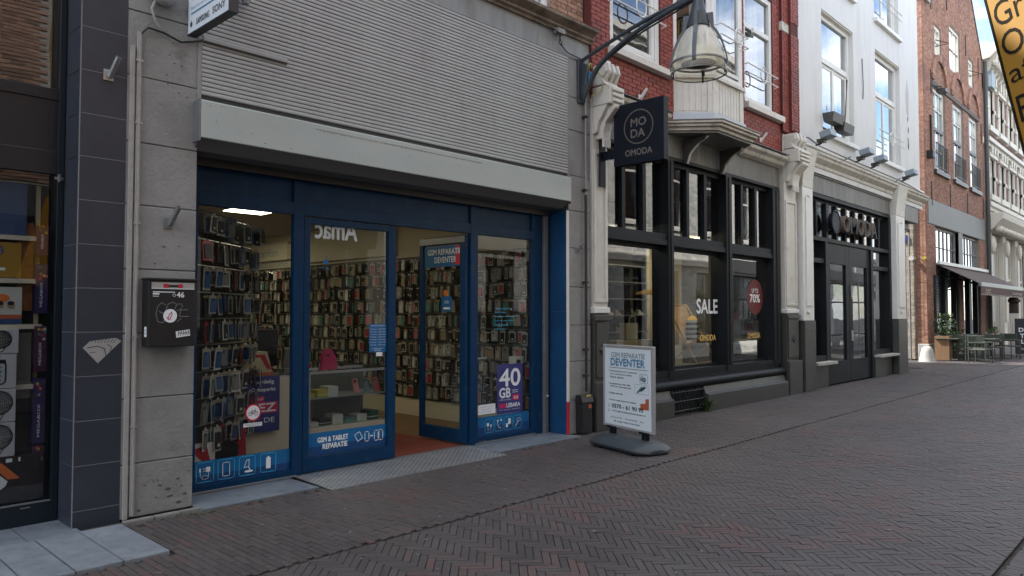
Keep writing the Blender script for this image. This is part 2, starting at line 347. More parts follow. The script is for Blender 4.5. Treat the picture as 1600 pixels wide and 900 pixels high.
ORD = ['first', 'second', 'third', 'fourth', 'fifth', 'sixth', 'seventh', 'eighth', 'ninth', 'tenth', 'eleventh', 'twelfth', 'thirteenth', 'fourteenth', 'fifteenth', 'sixteenth', 'seventeenth', 'eighteenth', 'nineteenth', 'twentieth'] + ['twenty ' + q for q in ('first', 'second', 'third', 'fourth', 'fifth', 'sixth', 'seventh', 'eighth', 'ninth')] + ['thirtieth'] + ['thirty ' + q for q in ('first', 'second', 'third', 'fourth', 'fifth', 'sixth', 'seventh', 'eighth', 'ninth')] + ['fortieth'] + ['forty ' + str(q) for q in range(60)]
BC = {}
def brick_wall(root, matn, mort, u0, u1, z0, z1, w, axis='y', holes=(), single=300, course=.0625, blen=.21, depth=.012, back=.1, inside=None, hd=True, stuffonly=False, seed=1, mdepth=None):
    """bricks on the plane y=w (facing -Y) or x=w (facing -X); holes: (u0,u1,z0,z1)"""
    rnd = random.Random(seed); j = .009; rows = int((z1 - z0) / course); L = []
    for r in range(rows):
        za = z0 + r * course + j / 2; zb = za + course - j; header = hd and r % 2
        bl = (blen - j) / 2 if header else blen; u = u0 + (-bl / 2 if not header else -.05 * 0 - bl * .25)
        if not hd and r % 2: u -= blen / 2
        while u < u1:
            a = max(u, u0) + j / 2; b = min(u + bl, u1) - j / 2; segs = [(a, b)]
            for (h0, h1, k0, k1) in holes:
                if zb > k0 and za < k1:
                    ns = []
                    for (p, q) in segs:
                        if q <= h0 or p >= h1: ns.append((p, q)); continue
                        if p < h0: ns.append((p, h0))
                        if q > h1: ns.append((h1, q))
                    segs = ns
            for (p, q) in segs:
                if q - p > .025:
                    if inside and not inside((p + q) / 2, (za + zb) / 2): continue
                    L.append((p, q, za, zb, rnd.random() * .8 + .1 + .1 * rnd.random(), (rnd.random() - .5) * .004))
            u += bl + j
    def d2(b):
        u, z = (b[0] + b[1]) / 2, (b[2] + b[3]) / 2; p = Vector((u, w, z)) if axis == 'y' else Vector((w, u, z)); return (p - CAM).length
    L.sort(key=d2); s_ = MB().use(matn); off = ORG[root.name]
    for i, (p, q, za, zb, va, jt) in enumerate(L):
        du, dz = (q - p) / 2, (zb - za) / 2; cu, cz = (p + q) / 2, (za + zb) / 2
        dd = depth + jt
        if i < single and not stuffonly:
            key = (matn, round(q - p, 2), round(dz, 3), int(va * 6), axis)
            if key not in BC:
                b = MB().use(matn); b.val = (int(va * 6) + .5) / 6; h = round(q - p, 2) / 2
                if axis == 'y': b.box(-h, h, 0, depth + .004, -dz, dz, True)
                else: b.box(0, depth + .004, -h, h, -dz, dz)
                BC[key] = b.mesh('brick')
            loc = (cu, w - dd, cz) if axis == 'y' else (w - dd, cu, cz)
            inst('brick', BC[key], tuple(loc[k] - off[k] for k in range(3)), root)
        else:
            s_.val = va
            if axis == 'y': s_.box(p, q, w - dd, w + .004, za, zb, True)
            else: s_.box(w - dd, w + .004, p, q, za, zb)
    if s_.v:
        part('brickwork', s_, root, kind='stuff')
    return len(L)
def wall_holes(mb, u0, u1, z0, z1, y0, y1, holes):
    """solid wall slab between y0 and y1 with rectangular openings"""
    us = sorted(set([u0, u1] + [h[i] for h in holes for i in (0, 1) if u0 < h[i] < u1])); zs = sorted(set([z0, z1] + [h[i] for h in holes for i in (2, 3) if z0 < h[i] < z1]))
    def solid(a, b): return not any(h[0] < a < h[1] and h[2] < b < h[3] for h in holes)
    for i in range(len(us) - 1):
        k = 0
        while k < len(zs) - 1:
            if solid((us[i] + us[i + 1]) / 2, (zs[k] + zs[k + 1]) / 2):
                m = k
                while m + 1 < len(zs) - 1 and solid((us[i] + us[i + 1]) / 2, (zs[m + 1] + zs[m + 2]) / 2): m += 1
                mb.box(us[i], us[i + 1], y0, y1, zs[k], zs[m + 1]); k = m + 1
            else: k += 1
    return mb
def window(root, x0, x1, z0, z1, y, fm='whitep', fw=.07, gl='glassd', vb=(), hb=(), bw=.03, fd=.08, curtain=None, name='window', gy=.04, bar_d=None):
    """frame mesh with sub-parts pane, (curtain); vb/hb = glazing bar positions"""
    b = MB().use(fm)
    b.box(x0, x0 + fw, y, y + fd, z0, z1).box(x1 - fw, x1, y, y + fd, z0, z1).box(x0 + fw, x1 - fw, y + .001, y + fd, z0, z0 + fw).box(x0 + fw, x1 - fw, y + .001, y + fd, z1 - fw, z1)
    for v in vb: b.box(v - bw / 2, v + bw / 2, y + .006, y + fd * .9, z0 + fw, z1 - fw)
    for h in hb: b.box(x0 + fw, x1 - fw, y + .003, y + fd * .92, h - bw / 2, h + bw / 2)
    f = part(name, b, root, bev=.004)
    g = MB().use(gl).add([(x0 + fw * .5, y + gy, z0 + fw * .5), (x1 - fw * .5, y + gy, z0 + fw * .5), (x1 - fw * .5, y + gy, z1 - fw * .5), (x0 + fw * .5, y + gy, z1 - fw * .5)], [(0, 1, 2, 3)])
    part('pane', g, f)
    if curtain:
        for (a, c) in curtain:
            cb = MB().use('curtain'); n = 14; vs = []
            for i in range(n + 1):
                t = a + (c - a) * i / n; yy = y + .22 + .03 * math.sin(i * 2.4)
                vs += [(t, yy, z0 + .02), (t, yy, z1 - .02)]
            cb.add(vs, [(2 * i, 2 * i + 2, 2 * i + 3, 2 * i + 1) for i in range(n)]); part('curtain', cb, f, smooth=True)
    return f

# ================================================================== GROUND
gb = MB().use('sand'); gb.add([(-60, -60, -.03), (220, -60, -.03), (220, 120, -.03), (-60, 120, -.03)], [(0, 1, 2, 3)])
ground = struct('ground', gb)
def clip(poly, f):      # keep f(p) >= 0
    out = []
    for i in range(len(poly)):
        a, b = poly[i], poly[(i + 1) % len(poly)]; fa, fb = f(a), f(b)
        if fa >= 0: out.append(a)
        if (fa >= 0) != (fb >= 0): t = fa / (fa - fb); out.append((a[0] + (b[0] - a[0]) * t, a[1] + (b[1] - a[1]) * t))
    return out
FCA, FSA = math.cos(R(43.47)), math.sin(R(43.47))
def inview(x, y, mrg=.8):
    d = x * FCA + (y + 6.17) * FSA; u = x * FSA - (y + 6.17) * FCA
    return d > .8 and abs(u) < d * .70 + mrg and d > 2.6
def vcol(x, y, rnd, redk):
    v = .32 + .26 * (rnd.random() - .5) + .3 * noise.noise(Vector((x * .5, y * .5, 3)))
    if noise.noise(Vector((x * 1.1, y * 1.1, 9))) > .18 and rnd.random() < redk: v = .68 + .3 * rnd.random()
    elif rnd.random() < .03: v = .8
    return min(1, max(0, v))
def lay(root, polys, seed, single=300):
    rnd = random.Random(seed); items = []
    for p in polys:
        cx = sum(q[0] for q in p) / len(p); cy = sum(q[1] for q in p) / len(p)
        ok = inview(cx, cy); items.append(((cx, cy + 6.17), cx, cy, p, ok))
    items.sort(key=lambda t: (not (t[4] and t[0][0] ** 2 + t[0][1] ** 2 > 12.5), t[0][0] ** 2 + t[0][1] ** 2)); s_ = MB().use('paver')
    for i, (_, cx, cy, p, ok) in enumerate(items):
        b = s_ if i >= single else MB().use('paver')
        b.val = vcol(cx, cy, rnd, .55); z = (rnd.random() - .5) * .003 + .006 * noise.noise(Vector((cx * .8, cy * .8, 0))); tx, ty = (rnd.random() - .5) * .03, (rnd.random() - .5) * .03
        n = len(p); ch = .0035; vs = []
        ar = [(q[0] + (cx - q[0]) * .0, q[1]) for q in p]
        top = []
        for q in p:
            d = Vector((cx - q[0], cy - q[1])); dl = d.length; d = d / dl if dl else d; top.append((q[0] + d.x * ch, q[1] + d.y * ch))
        vs = [(q[0], q[1], -.03) for q in p] + [(q[0], q[1], z - .003 + tx * (q[0] - cx) + ty * (q[1] - cy)) for q in p] + [(q[0], q[1], z + tx * (q[0] - cx) + ty * (q[1] - cy)) for q in top]
        fs = [tuple(range(2 * n, 3 * n))] + [(k, (k + 1) % n, n + (k + 1) % n, n + k) for k in range(n)] + [(n + k, n + (k + 1) % n, 2 * n + (k + 1) % n, 2 * n + k) for k in range(n)]
        b.add(vs, fs)
        if i < single:
            me = b.mesh('paver', (cx, cy, 0)); inst('paver', me, (cx, cy, 0), root)
    part('paving', s_, root, kind='stuff', off=(0, 0, 0))
# road: 45 degree herringbone between y=-5.15 and y=-1.89
U = .0535; q2 = math.sqrt(.5); P_ = (q2, -q2); Q_ = (-q2, -q2)
road_polys = []; J = .0022
def hb(a, b, la, lb):
    c = [(a * U + J, b * U + J), ((a + la) * U - J, b * U + J), ((a + la) * U - J, (b + lb) * U - J), (a * U + J, (b + lb) * U - J)]
    return [(p * P_[0] + q * Q_[0] + 2, p * P_[1] + q * Q_[1] - 3.5) for p, q in c]
YA, YB = -1.895, -5.15
XMAX = 34
tmax = int(XMAX / q2 / U) + 60
for t in range(-tmax // 2, tmax // 2):
    for s in range(-122, 122):
        for kind in (0, 1):
            if kind == 0: a, b, la, lb = t + 8 * s, t, 4, 1
            else: c = t; a, b, la, lb = c, c - 7 + 8 * s, 1, 4
            cx = ((a + la / 2) * P_[0] + (b + lb / 2) * Q_[0]) * U + 2; cy = ((a + la / 2) * P_[1] + (b + lb / 2) * Q_[1]) * U - 3.5
            if not (YB - .12 < cy < YA + .12) or cx > XMAX or not inview(cx, cy, .4): continue
            p = hb(a, b, la, lb); wv = .006 * math.sin(cx * 3) + .005 * math.sin(cx * 7.3)
            p = clip(p, lambda q: YA + wv - q[1]); p = clip(p, lambda q: q[1] - YB) if len(p) > 2 else p
            if len(p) > 2: road_polys.append(p)
rb = MB().use('sand'); rb.add([(-6, YB - .03, -.02), (60, YB - .03, -.02), (60, YA + .03, -.02), (-6, YA + .03, -.02)], [(0, 1, 2, 3)])
road = struct('road', rb); lay(road, road_polys, 1)
def strip(y0, y1, x0, x1, lw=.0535, ll=.205, skip=None, seed=0):
    out = []; n = 0; x = x0; rnd = random.Random(seed)
    while x < x1:
        off = (n % 2) * ll / 2 + .01 * math.sin(n * .7); y = y1 + off - ll
        y = y1 + ll - off if n % 2 else y1 - off + ll * (off < 0) * 0
        while y > y0 - ll:
            a, b = max(y - ll + .004, y0), min(y, y1)
            if b - a > .03 and a < y1 and inview(x, (a + b) / 2, .4) and not (skip and skip(x + lw / 2, (a + b) / 2)):
                out.append([(x + J, a + .002), (x + lw - J, a + .002), (x + lw - J, b - .002), (x + J, b - .002)])
            y -= ll
        # piece touching the wall side
        x += lw; n += 1
    return out
def skip1(x, y): return (x < 2.07 and y > -1.03) or (2.6 < x < 7.45 and y > -.2) or (x < 2.72 and x > 2.05 and y > -.25 and y > -.2)
pb = MB().use('sand'); pb.add([(-6, YA + .0, -.018), (60, YA + .0, -.018), (60, 12, -.018), (-6, 12, -.018)], [(0, 1, 2, 3)])
pav = struct('pavement', pb); sp = strip(-1.865, 0.0, .8, 27, skip=skip1); sp += strip(-1.865, .94, 27, 34)
sp += strip(0, 8, 23.95, 27) ; lay(pav, sp, 2)
pb = MB().use('sand'); pb.add([(-6, -7.2, -.019), (60, -7.2, -.019), (60, YB - .03, -.019), (-6, YB - .03, -.019)], [(0, 1, 2, 3)])
pav2 = struct('opposite_pavement', pb); lay(pav2, strip(-7.1, YB - .03, 4, 34), 3, 60)
# far paving beyond the laid pavers
fb = MB().use(mat('distant clay paving', (.11, .1, .1), .7, col2=(.13, .1, .095), vs=3, va=.2)); fb.add([(34, -7.1, -.006), (90, -7.1, -.006), (90, 1, -.006), (34, 1, -.006)], [(0, 1, 2, 3)]); struct('far_paving', fb)
# stone slabs
def slab(mb, x0, x1, y0, y1, z=.0, h=.05, mt='bluestone'): mb.use(mt).box(x0, x1, y0, y1, z - h, z)
step = struct('stone_threshold', MB().use('sand').box(2.66, 7.55, -.17, .3, -.04, -.012))
for a, b in ((2.665, 3.2), (3.204, 3.74), (6.1, 6.68), (6.685, 7.26), (7.265, 7.6)):
    m_ = MB(); slab(m_, a, b, -.19, .40, .012); part('stone_slab', m_, step, bev=.004)
slabs = struct('slab_walkway', MB().use('sand').box(.3, 2.05, -1.05, -.12, -.05, -.012))
for i, (a, b) in enumerate(((.7, .962), (.97, 1.227), (1.235, 1.492), (1.5, 1.767), (1.775, 2.06))):
    m_ = MB(); slab(m_, a, b, -1.06 + .0 * i, -.15, .015 + .002 * (i % 2), mt='slabgrey'); part('stone_slab', m_, slabs, bev=.006)
for a, b in ((.7, 1.08), (1.085, 1.46), (1.465, 1.8)):
    m_ = MB(); m_.use('bluestone').box(a, b, -.145, .34, -.05, .006); part('stone_slab', m_, slabs, bev=.003)
kb = MB().use('kerbstone')
for a, b in ((2.08, 2.3), (2.305, 2.5), (2.505, 2.68)):
    m_ = MB().use('kerbstone').box(a, b, -.16 + .01 * (a > 2.4), -.1, -.05, .02); part('kerb_stone', m_, slabs, bev=.008)
# chequer plate
cp = thing('metal_ramp_plate', 'worn grey chequered metal plate lying across the open doorway threshold', 'ramp', (3.8, -.3, 0))
m_ = MB().use('chk'); m_.add([(3.76, -.36, .006), (6.06, -.36, .006), (6.06, .29, .03), (3.76, .29, .03), (3.76, -.36, -.02), (6.06, -.36, -.02)], [(0, 1, 2, 3), (4, 5, 1, 0)]); part('plate', m_, cp)
m_ = MB().use('chkb'); n = 0
x = 3.79; k = 0
while x < 6.04:
    y = -.33 + (k % 2) * .03
    while y < .26:
        z = .007 + (y + .36) / .65 * .024; m_.add([(x - .015, y, z), (x, y - .008, z + .001), (x + .015, y, z), (x, y + .008, z + .001), (x, y, z + .004)], [(0, 1, 4), (1, 2, 4), (2, 3, 4), (3, 0, 4)]); y += .06
    x += .035; k += 1
part('raised_stud', m_, cp, kind='stuff')
# ================================================================== PHONE SHOP BUILDING
ps = thing('phone_shop', 'grey phone repair shop with ribbed roller shutter above its dark blue shop front', 'shop building', (2.1, 0, 0))
part('pier_core', MB().use('plasterd').box(2.11, 2.655, .012, .6, 0, 5.3), ps); part('pier_core', MB().use('plasterd').box(7.61, 8.06, .012, .6, 0, 5.3), ps)
zl = [0, .42, .93, 1.44, 1.95, 2.46, 2.96, 3.49, 4.01, 4.5, 5.02]; zr = [0, .45, .96, 1.44, 1.95, 2.47, 2.97, 3.44, 4.05, 4.5, 5.02]
for i in range(10):
    m_ = MB().use('plaster').box(2.10, 2.66, 0 + .002 * (i % 2), .35, zl[i] + .004, zl[i + 1] - .004); part('stone_block', m_, ps, bev=.006)
    m_ = MB().use('plaster').box(7.60, 8.07, 0 + .002 * (i % 2), .03, zr[i] + .004, zr[i + 1] - .004); part('stone_block', m_, ps, bev=.006)
# chipped plaster near the foot of the left pier
rnd = random.Random(4); m_ = MB().use(mat('bare chipped stone', (.085, .078, .066), .9, va=.6, vs=50)); fl = Flat(m_, (2.1, 0, 0), lift=.0012)
for (cx, cz, r) in ((.3, .22, .03), (.36, .18, .045), (.44, .25, .03), (.27, .13, .02), (.47, .19, .02), (.38, .12, .05), (.5, .12, .035), (.18, .24, .02), (.45, .06, .04), (.22, .31, .012), (.35, .33, .012), (.3, 2.14, .03), (.42, 2.15, .018), (.14, .05, .03), (.53, .3, .02), (.54, .5, .012)):
    n = 9; r *= .42; fl.lay(1).poly([(cx + r * 1.4 * (.5 + .8 * rnd.random()) * math.cos(2 * math.pi * k / n), cz + r * (.4 + .5 * rnd.random()) * math.sin(2 * math.pi * k / n)) for k in range(n)])
part('chipped_plaster', m_, ps, kind='stuff')
m_ = MB().use('black'); fl = Flat(m_, (2.1, 0, 0), lift=.0012)
for (cx, cz) in ((.32, 3.72), (.36, 3.66), (.42, 3.65), (.3, 3.55), (.31, 3.48), (.34, 3.49), (.35, 3.83), (.47, 3.4), (.4, 3.42), (.25, .26), (.28, .265), (.23, 2.0)): fl.lay(1).disc(cx, cz, .006, n=8)
part('drill_holes', m_, ps, kind='stuff')
# lintel, cornice
m_ = MB().use('lintel').box(2.1, 8.07, .004, .35, 5.024, 5.30); part('lintel', m_, ps, bev=.004)
part('shutter_edge', MB().use('plaster').box(2.652, 2.684, -.012, .03, 3.40, 5.02), ps, bev=.003); part('shutter_edge', MB().use('plaster').box(7.57, 7.602, -.006, .03, 3.40, 5.02), ps, bev=.003)
prof = [(.02, 5.30), (-.03, 5.30), (-.035, 5.33), (-.07, 5.345), (-.075, 5.37), (-.05, 5.385), (-.11, 5.42), (-.15, 5.44), (-.155, 5.475), (-.13, 5.49), (.02, 5.51)]
m_ = MB().use('cornice').prism([(p[0], p[1]) for p in prof], (6.0, 0, 0), (2.08, 0, 0), (0, 1, 0), (0, 0, 1)); part('cornice', m_, ps, smooth=False)
m_ = MB().use('cable')
m_.tube([(6.9, -.10, 5.31), (7.3, -.08, 5.25), (7.42, -.05, 5.1)], .007); m_.tube([(7.36, -.08, 5.27), (7.36, -.04, 5.14), (7.55, -.03, 5.06), (7.9, -.02, 5.05)], .008)
m_.use('lintel').box(7.28, 7.42, -.1, -.02, 5.25, 5.31); part('wiring', m_, ps)
ubh = [(3.2, 4.3, 5.6, 7.6), (5.4, 7.31, 5.56, 7.6)]
m_ = MB().use('bmort'); wall_holes(m_, 2.1, 8.03, 5.5, 9.0, .09, .3, ubh); part('upper_wall', m_, ps)
brick_wall(ps, 'bbrick', 'bmort', 2.1, 8.025, 5.51, 6.6, .09, holes=ubh, single=60, seed=5)
for (a, b, c, d) in ubh: window(ps, a, b, c, d, .12, 'whitep', .09, curtain=[(a + .1, b - .1)])
part('sun_block_mass', MB().use('dark').box(2.1, 8.03, .9, 9.3, 3.3, 10.2).box(2.1, 8.03, .1, .95, 9.0, 9.6), ps)  # unseen solid mass, added to stop sun passing through the hollow building
# roller shutter: each slat its own piece
n = 41; z = 3.45; dz = (5.015 - 3.45) / n; sc_ = {}
for i in range(n):
    m_ = MB().use('shutter'); m_.prism([(.008, .0005), (-.008, .0015), (-.0125, .006), (-.0135, .018), (-.0125, dz - .009), (-.009, dz - .0045), (.008, dz - .004)], (4.885, 0, 0), (2.685, 0, 0), (0, 1, 0), (0, 0, 1))
    if not sc_: sc_['m'] = m_.mesh('slat', (5.1, 0, 0))
    sag = .0012 * math.sin(i * 1.7)
    inst('slat', sc_['m'], (5.1 - 2.1, sag, z + i * dz), ps)
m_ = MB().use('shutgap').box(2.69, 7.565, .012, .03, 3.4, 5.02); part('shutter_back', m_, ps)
m_ = MB().use('shutter'); m_.prism([(.0, 0), (-.03, .004), (-.032, .03), (-.012, .045)], (.78, 0, 0), (2.69, 0, 3.905), (0, 1, 0), (0, 0, 1)); m_.use('black').box(2.69, 3.47, -.026, -.012, 3.893, 3.906); part('bulged_slat', m_, ps)
# shutter box
m_ = MB().use('box').prism([(.01, 3.375), (-.125, 3.375), (-.13, 3.365), (-.13, 3.062), (-.122, 3.055), (-.11, 3.06), (-.11, 3.36), (.01, 3.36)], (4.86, 0, 0), (2.635, 0, 0), (0, 1, 0), (0, 0, 1))
m_.use('rail').box(2.622, 2.634, -.125, .01, 3.03, 3.38).box(7.496, 7.51, -.125, .01, 3.03, 3.38); part('shutter_box', m_, ps, bev=.002)
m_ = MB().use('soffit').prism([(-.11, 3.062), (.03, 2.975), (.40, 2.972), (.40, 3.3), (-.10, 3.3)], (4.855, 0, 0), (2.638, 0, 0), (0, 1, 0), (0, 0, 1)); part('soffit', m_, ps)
m_ = MB().use('steel'); fl = Flat(m_, (2.66, -.13, 3.1)); 
for i in range(9): fl.lay(1).disc(.02 + i * .6, .24, .006, n=8)
part('screw', m_, ps)
m_ = MB().use('black').box(2.64, 7.5, .25, .275, 2.90, 2.975); part('shutter_slot', m_, ps)
m_ = MB().use('cornice'); fl = Flat(m_, (2.66, -.13, 3.062)); rnd = random.Random(9)
for i in range(150):
    x = 1.05 + i * .0145; h_ = .006 + .012 * rnd.random(); fl.lay(1).rect(x, .262 - h_, x + .007, .262)
for i in range(60):
    x = rnd.random() * 4.8; z = rnd.random() * .28; q_ = .002 + .004 * rnd.random(); fl.lay(1).rect(x, z, x + q_ * (1 + 3 * rnd.random()), z + q_)
part('dirt_marks', m_, ps, kind='stuff')
# ---- shop front frame (plane y=.32)
F0 = .32
def fr(mb, x0, x1, z0, z1, y=F0, d=.06): return mb.box(x0, x1, y, y + d, z0, z1)
m_ = MB().use('blue'); fr(m_, 2.64, 2.82, .0, 2.97, y=F0 + .004); part('frame_post', m_, ps, bev=.003)
for a, b in ((3.755, 3.865), (6.125, 6.245), (7.235, 7.44)):
    m_ = MB().use('blue'); fr(m_, a, b, .02, 2.97); part('frame_post', m_, ps, bev=.004)
for a, b in ((2.82, 3.755), (3.865, 6.125), (6.245, 7.235)):
    m_ = MB().use('blue'); fr(m_, a, b, 2.565, 2.685, F0 + .002); m_.box(a, b, F0 + .03, F0 + .05, 2.685, 2.97); part('head_panel', m_, ps, bev=.003)
for a, b in ((2.82, 3.755), (6.245, 7.235)):
    m_ = MB().use('blue'); fr(m_, a, b, .02, .085, F0 + .002); m_.use('rail').box(a - .05, b + .05, F0 - .015, F0 + .0, .015, .035); part('bottom_rail', m_, ps, bev=.003)
m_ = MB().use('rail').box(3.865, 6.12, F0 - .02, F0 + .06, 0.0, .022); part('door_track', m_, ps)
def print_icons(fl, xs, z, s, kinds):
    for x, k in zip(xs, kinds):
        fl.lay(2); fl.mb.use('sky'); fl.rr(x, z, x + s, z + s * 1.12, .006)
        fl.lay(3); fl.mb.use('white'); cx, cz = x + s / 2, z + s * .56
        if k == 'plug':
            fl.rect(cx + s * .05, cz, cx + s * .3, cz + s * .28); fl.rect(cx - s * .12, cz + s * .05, cx + .05 * s, cz + s * .08); fl.rect(cx - s * .12, cz + s * .18, cx + .05 * s, cz + s * .21); fl.rr(cx - s * .33, cz + .02 * s, cx - s * .25, cz + s * .24, 0)
            fl.ring(cx, cz - s * .3, s * .2, .004, 16, s * .1); fl.line([(cx - s * .28, cz), (cx - s * .28, cz - s * .25)], .004); fl.line([(cx + s * .2, cz), (cx + s * .19, cz - s * .25)], .004)
        if k == 'tablet': fl.rr(cx - s * .22, cz - s * .4, cx + s * .2, cz + s * .38, .006, .01)
        if k == 'stand': fl.line([(cx - s * .05, cz + s * .32), (cx - s * .2, cz - s * .1), (cx + s * .1, cz - s * .05), (cx + s * .12, cz + s * .35), (cx - s * .05, cz + s * .32)], .006); fl.disc(cx + s * .1, cz - s * .34, s * .28, s * .07, 14); fl.line([(cx + s * .05, cz - s * .05), (cx + s * .2, cz - s * .3)], .008)
        if k == 'battery': fl.rect(cx - s * .15, cz - s * .36, cx + s * .15, cz + s * .3); fl.rect(cx - s * .06, cz + s * .3, cx + s * .06, cz + s * .38)
        if k == 'cables': fl.rect(cx - s * .3, cz, cx - s * .06, cz + s * .25); fl.line([(cx - s * .18, cz), (cx - s * .15, cz - s * .4)], .006); fl.rect(cx + s * .12, cz - s * .1, cx + s * .26, cz + s * .1); fl.line([(cx + s * .2, cz - .1 * s), (cx + s * .16, cz - s * .4)], .005)
        if k == 'lamp': fl.line([(cx - s * .2, cz + s * .2), (cx - s * .05, cz - s * .2), (cx + s * .2, cz - s * .35)], .007); fl.disc(cx - s * .15, cz + s * .32, s * .12, s * .08, 10); fl.disc(cx + s * .25, cz + s * .35, s * .1, n=10)
        if k == 'devices': fl.rect(cx - .02 * s, cz - s * .1, cx + s * .28, cz + s * .38); fl.rect(cx - s * .32, cz - s * .36, cx - s * .06, cz - s * .02)
        if k == 'selfie': fl.rr(cx - s * .05, cz + s * .05, cx + s * .34, cz + s * .3, .006, .01); fl.line([(cx + s * .1, cz + .05 * s), (cx - s * .28, cz - s * .38)], .01)
def pane(parent, x0, x1, z0, z1, y, g='glass', name='pane'):
    return part(name, MB().use(g).add([(x0, y, z0), (x1, y, z0), (x1, y, z1), (x0, y, z1)], [(0, 1, 2, 3)]), parent)
# left fixed window
m_ = MB().use('black').box(2.822, 3.753, F0 + .045, F0 + .06, .085, .1); w1 = part('window', m_, ps, label='left shop window with blue icon strip')
pane(w1, 2.81, 3.76, .08, 2.57, F0 + .035)
m_ = MB().use('stick'); fl = Flat(m_, (0, F0 + .035, 0)); fl.lay(1).rect(2.822, .16, 3.752, .292); m_.use('stickd'); fl.rect(2.822, .088, 3.752, .16)
print_icons(fl, (2.845, 3.04, 3.24, 3.45), .105, .155, ('plug', 'tablet', 'stand', 'battery')); part('window_sticker', m_, w1, label='blue strip of charger, tablet and battery icons')
# no-bicycle sticker
m_ = MB().use('red'); fl = Flat(m_, (3.37, F0 + .035, .675)); fl.lay(2).disc(0, 0, .082); m_.use('white'); fl.lay(3).disc(0, 0, .066); m_.use('ink'); fl.lay(4)
fl.ring(-.028, -.01, .018, .004, 14).ring(.028, -.01, .018, .004, 14); fl.line([(-.028, -.01), (-.01, .02), (.02, .02), (.028, -.01)], .004); fl.line([(-.01, .02), (-.002, -.01), (.02, .02)], .004); fl.line([(-.028, -.01), (-.002, -.01)], .004); fl.line([(.02, .02), (.018, .032), (.026, .034)], .003); fl.line([(-.01, .02), (-.012, .028)], .003)
m_.use('white'); fl.lay(2).rect(-.095, -.13, .09, -.095); m_.use('ink'); fl.lay(3).text('GEEN FIETSEN PLAATSEN', -.085, -.11, .17, .009).text('TEGEN HET RAAM', -.06, -.125, .12, .009)
part('round_sticker', m_, w1, label='round red edged sticker with a bicycle')
# sliding/hinged door leaf closed
m_ = MB().use('blue'); D0 = F0 + .012
fr(m_, 3.875, 3.945, .03, 2.555, D0); fr(m_, 4.91, 5.01, .03, 2.555, D0); fr(m_, 3.945, 4.91, .03, .175, D0 + .001); fr(m_, 3.945, 4.91, 2.49, 2.555, D0 + .001)
d1 = part('door', m_, ps, bev=.004, label='closed blue framed glass door leaf'); pane(d1, 3.94, 4.915, .17, 2.5, D0 + .03)
m_ = MB().use('stick'); fl = Flat(m_, (0, D0 + .03, 0)); fl.lay(1).rect(3.95, .27, 4.905, .405); m_.use('stickd'); fl.rect(3.95, .18, 4.905, .27)
m_.use('white'); fl.lay(3).text('GSM & TABLET', 4.06, .305, .36, .05, .002).text('REPARATIE', 4.12, .235, .29, .05, .002)
fl.line([(4.5, .33), (4.56, .36), (4.6, .29), (4.54, .26), (4.5, .33)], .007); fl.rr(4.63, .25, 4.68, .35, .008, .01); fl.line([(4.7, .3), (4.73, .3)], .01); fl.rr(4.75, .245, 4.81, .35, .008, .01); fl.rr(4.80, .245, 4.86, .35, .008, .01)
part('window_sticker', m_, d1, label='blue strip reading GSM & TABLET REPARATIE')
m_ = MB().use('stick'); fl = Flat(m_, (4.68, D0 + .03, 1.185)); fl.lay(1).rect(0, 0, .225, .3); m_.use('white'); fl.lay(2).text('OPENINGSTIJDEN', .015, .272, .19, .016)
for i, (dn, tm) in enumerate((('Maandag', '12:00 18:00'), ('Dinsdag', '10:00 18:00'), ('Woensdag', '10:00 18:00'), ('Donderdag', '10:00 21:00'), ('Vrijdag', '10:00 18:00'), ('Zaterdag', '10:00 17:00'), ('Zondag', '12:00 17:00'))): fl.text(dn, .015, .238 - i * .028, .075, .012).text(tm, .115, .238 - i * .028, .095, .011)
fl.text('JE HEBBEN ONS TE', .03, .03, .15, .012).text('GEVONDEN', .06, .012, .09, .012); fl.lay(1).rect(.09, -.045, .17, -.003); part('opening_hours_sticker', m_, d1, label='blue opening hours sticker')
# apple mark on the glass
m_ = MB().use('stick'); fl = Flat(m_, (4.14, D0 + .03, 2.12)); fl.lay(1).disc(-.011, 0, .02, .026, 14).lay(1.4).disc(.011, 0, .02, .026, 14).lay(1).poly([(0, .03), (.012, .032), (.014, .05), (.002, .045)]); fl.text('iPhone', -.05, -.075, .1, .025); part('window_lettering', m_, d1, label='small blue apple mark')
# open leaf, perpendicular, hinged at x=6.06
m_ = MB().use('blue'); X0 = 6.06
m_.box(X0, X0 + .05, F0 + .03, F0 + .13, .04, 2.55).box(X0, X0 + .05, 1.14, 1.21, .04, 2.5).box(X0 + .001, X0 + .049, F0 + .13, 1.14, .04, .2).box(X0 + .001, X0 + .049, F0 + .13, 1.14, 2.45, 2.55)
m_.use('rail').box(X0 - .006, X0, F0 + .04, 1.2, 2.46, 2.54)
d2 = part('door', m_, ps, bev=.003, label='open blue glass door leaf folded into the shop')
part('pane', MB().use('glass').add([(X0 + .02, F0 + .13, .2), (X0 + .02, 1.14, .2), (X0 + .02, 1.14, 2.45), (X0 + .02, F0 + .13, 2.45)], [(0, 1, 2, 3)]), d2)
m_ = MB(); fl = Flat(m_, (X0 + .018, 1.13, 2.18), (0, -1, 0), (0, 0, 1))
m_.use('stick'); fl.lay(1).rect(0, 0, .79, .26); m_.use('red'); fl.lay(2).poly([(.55, 0.02), (.74, .02), (.79, .26), (.6, .26)]); m_.use('white'); fl.lay(3).text('GSM REPARATIE', .07, .15, .62, .07, .002).text('DEVENTER', .2, .05, .4, .07, .002); part('window_sticker', m_, d2, label='blue and red sticker reading GSM REPARATIE DEVENTER')
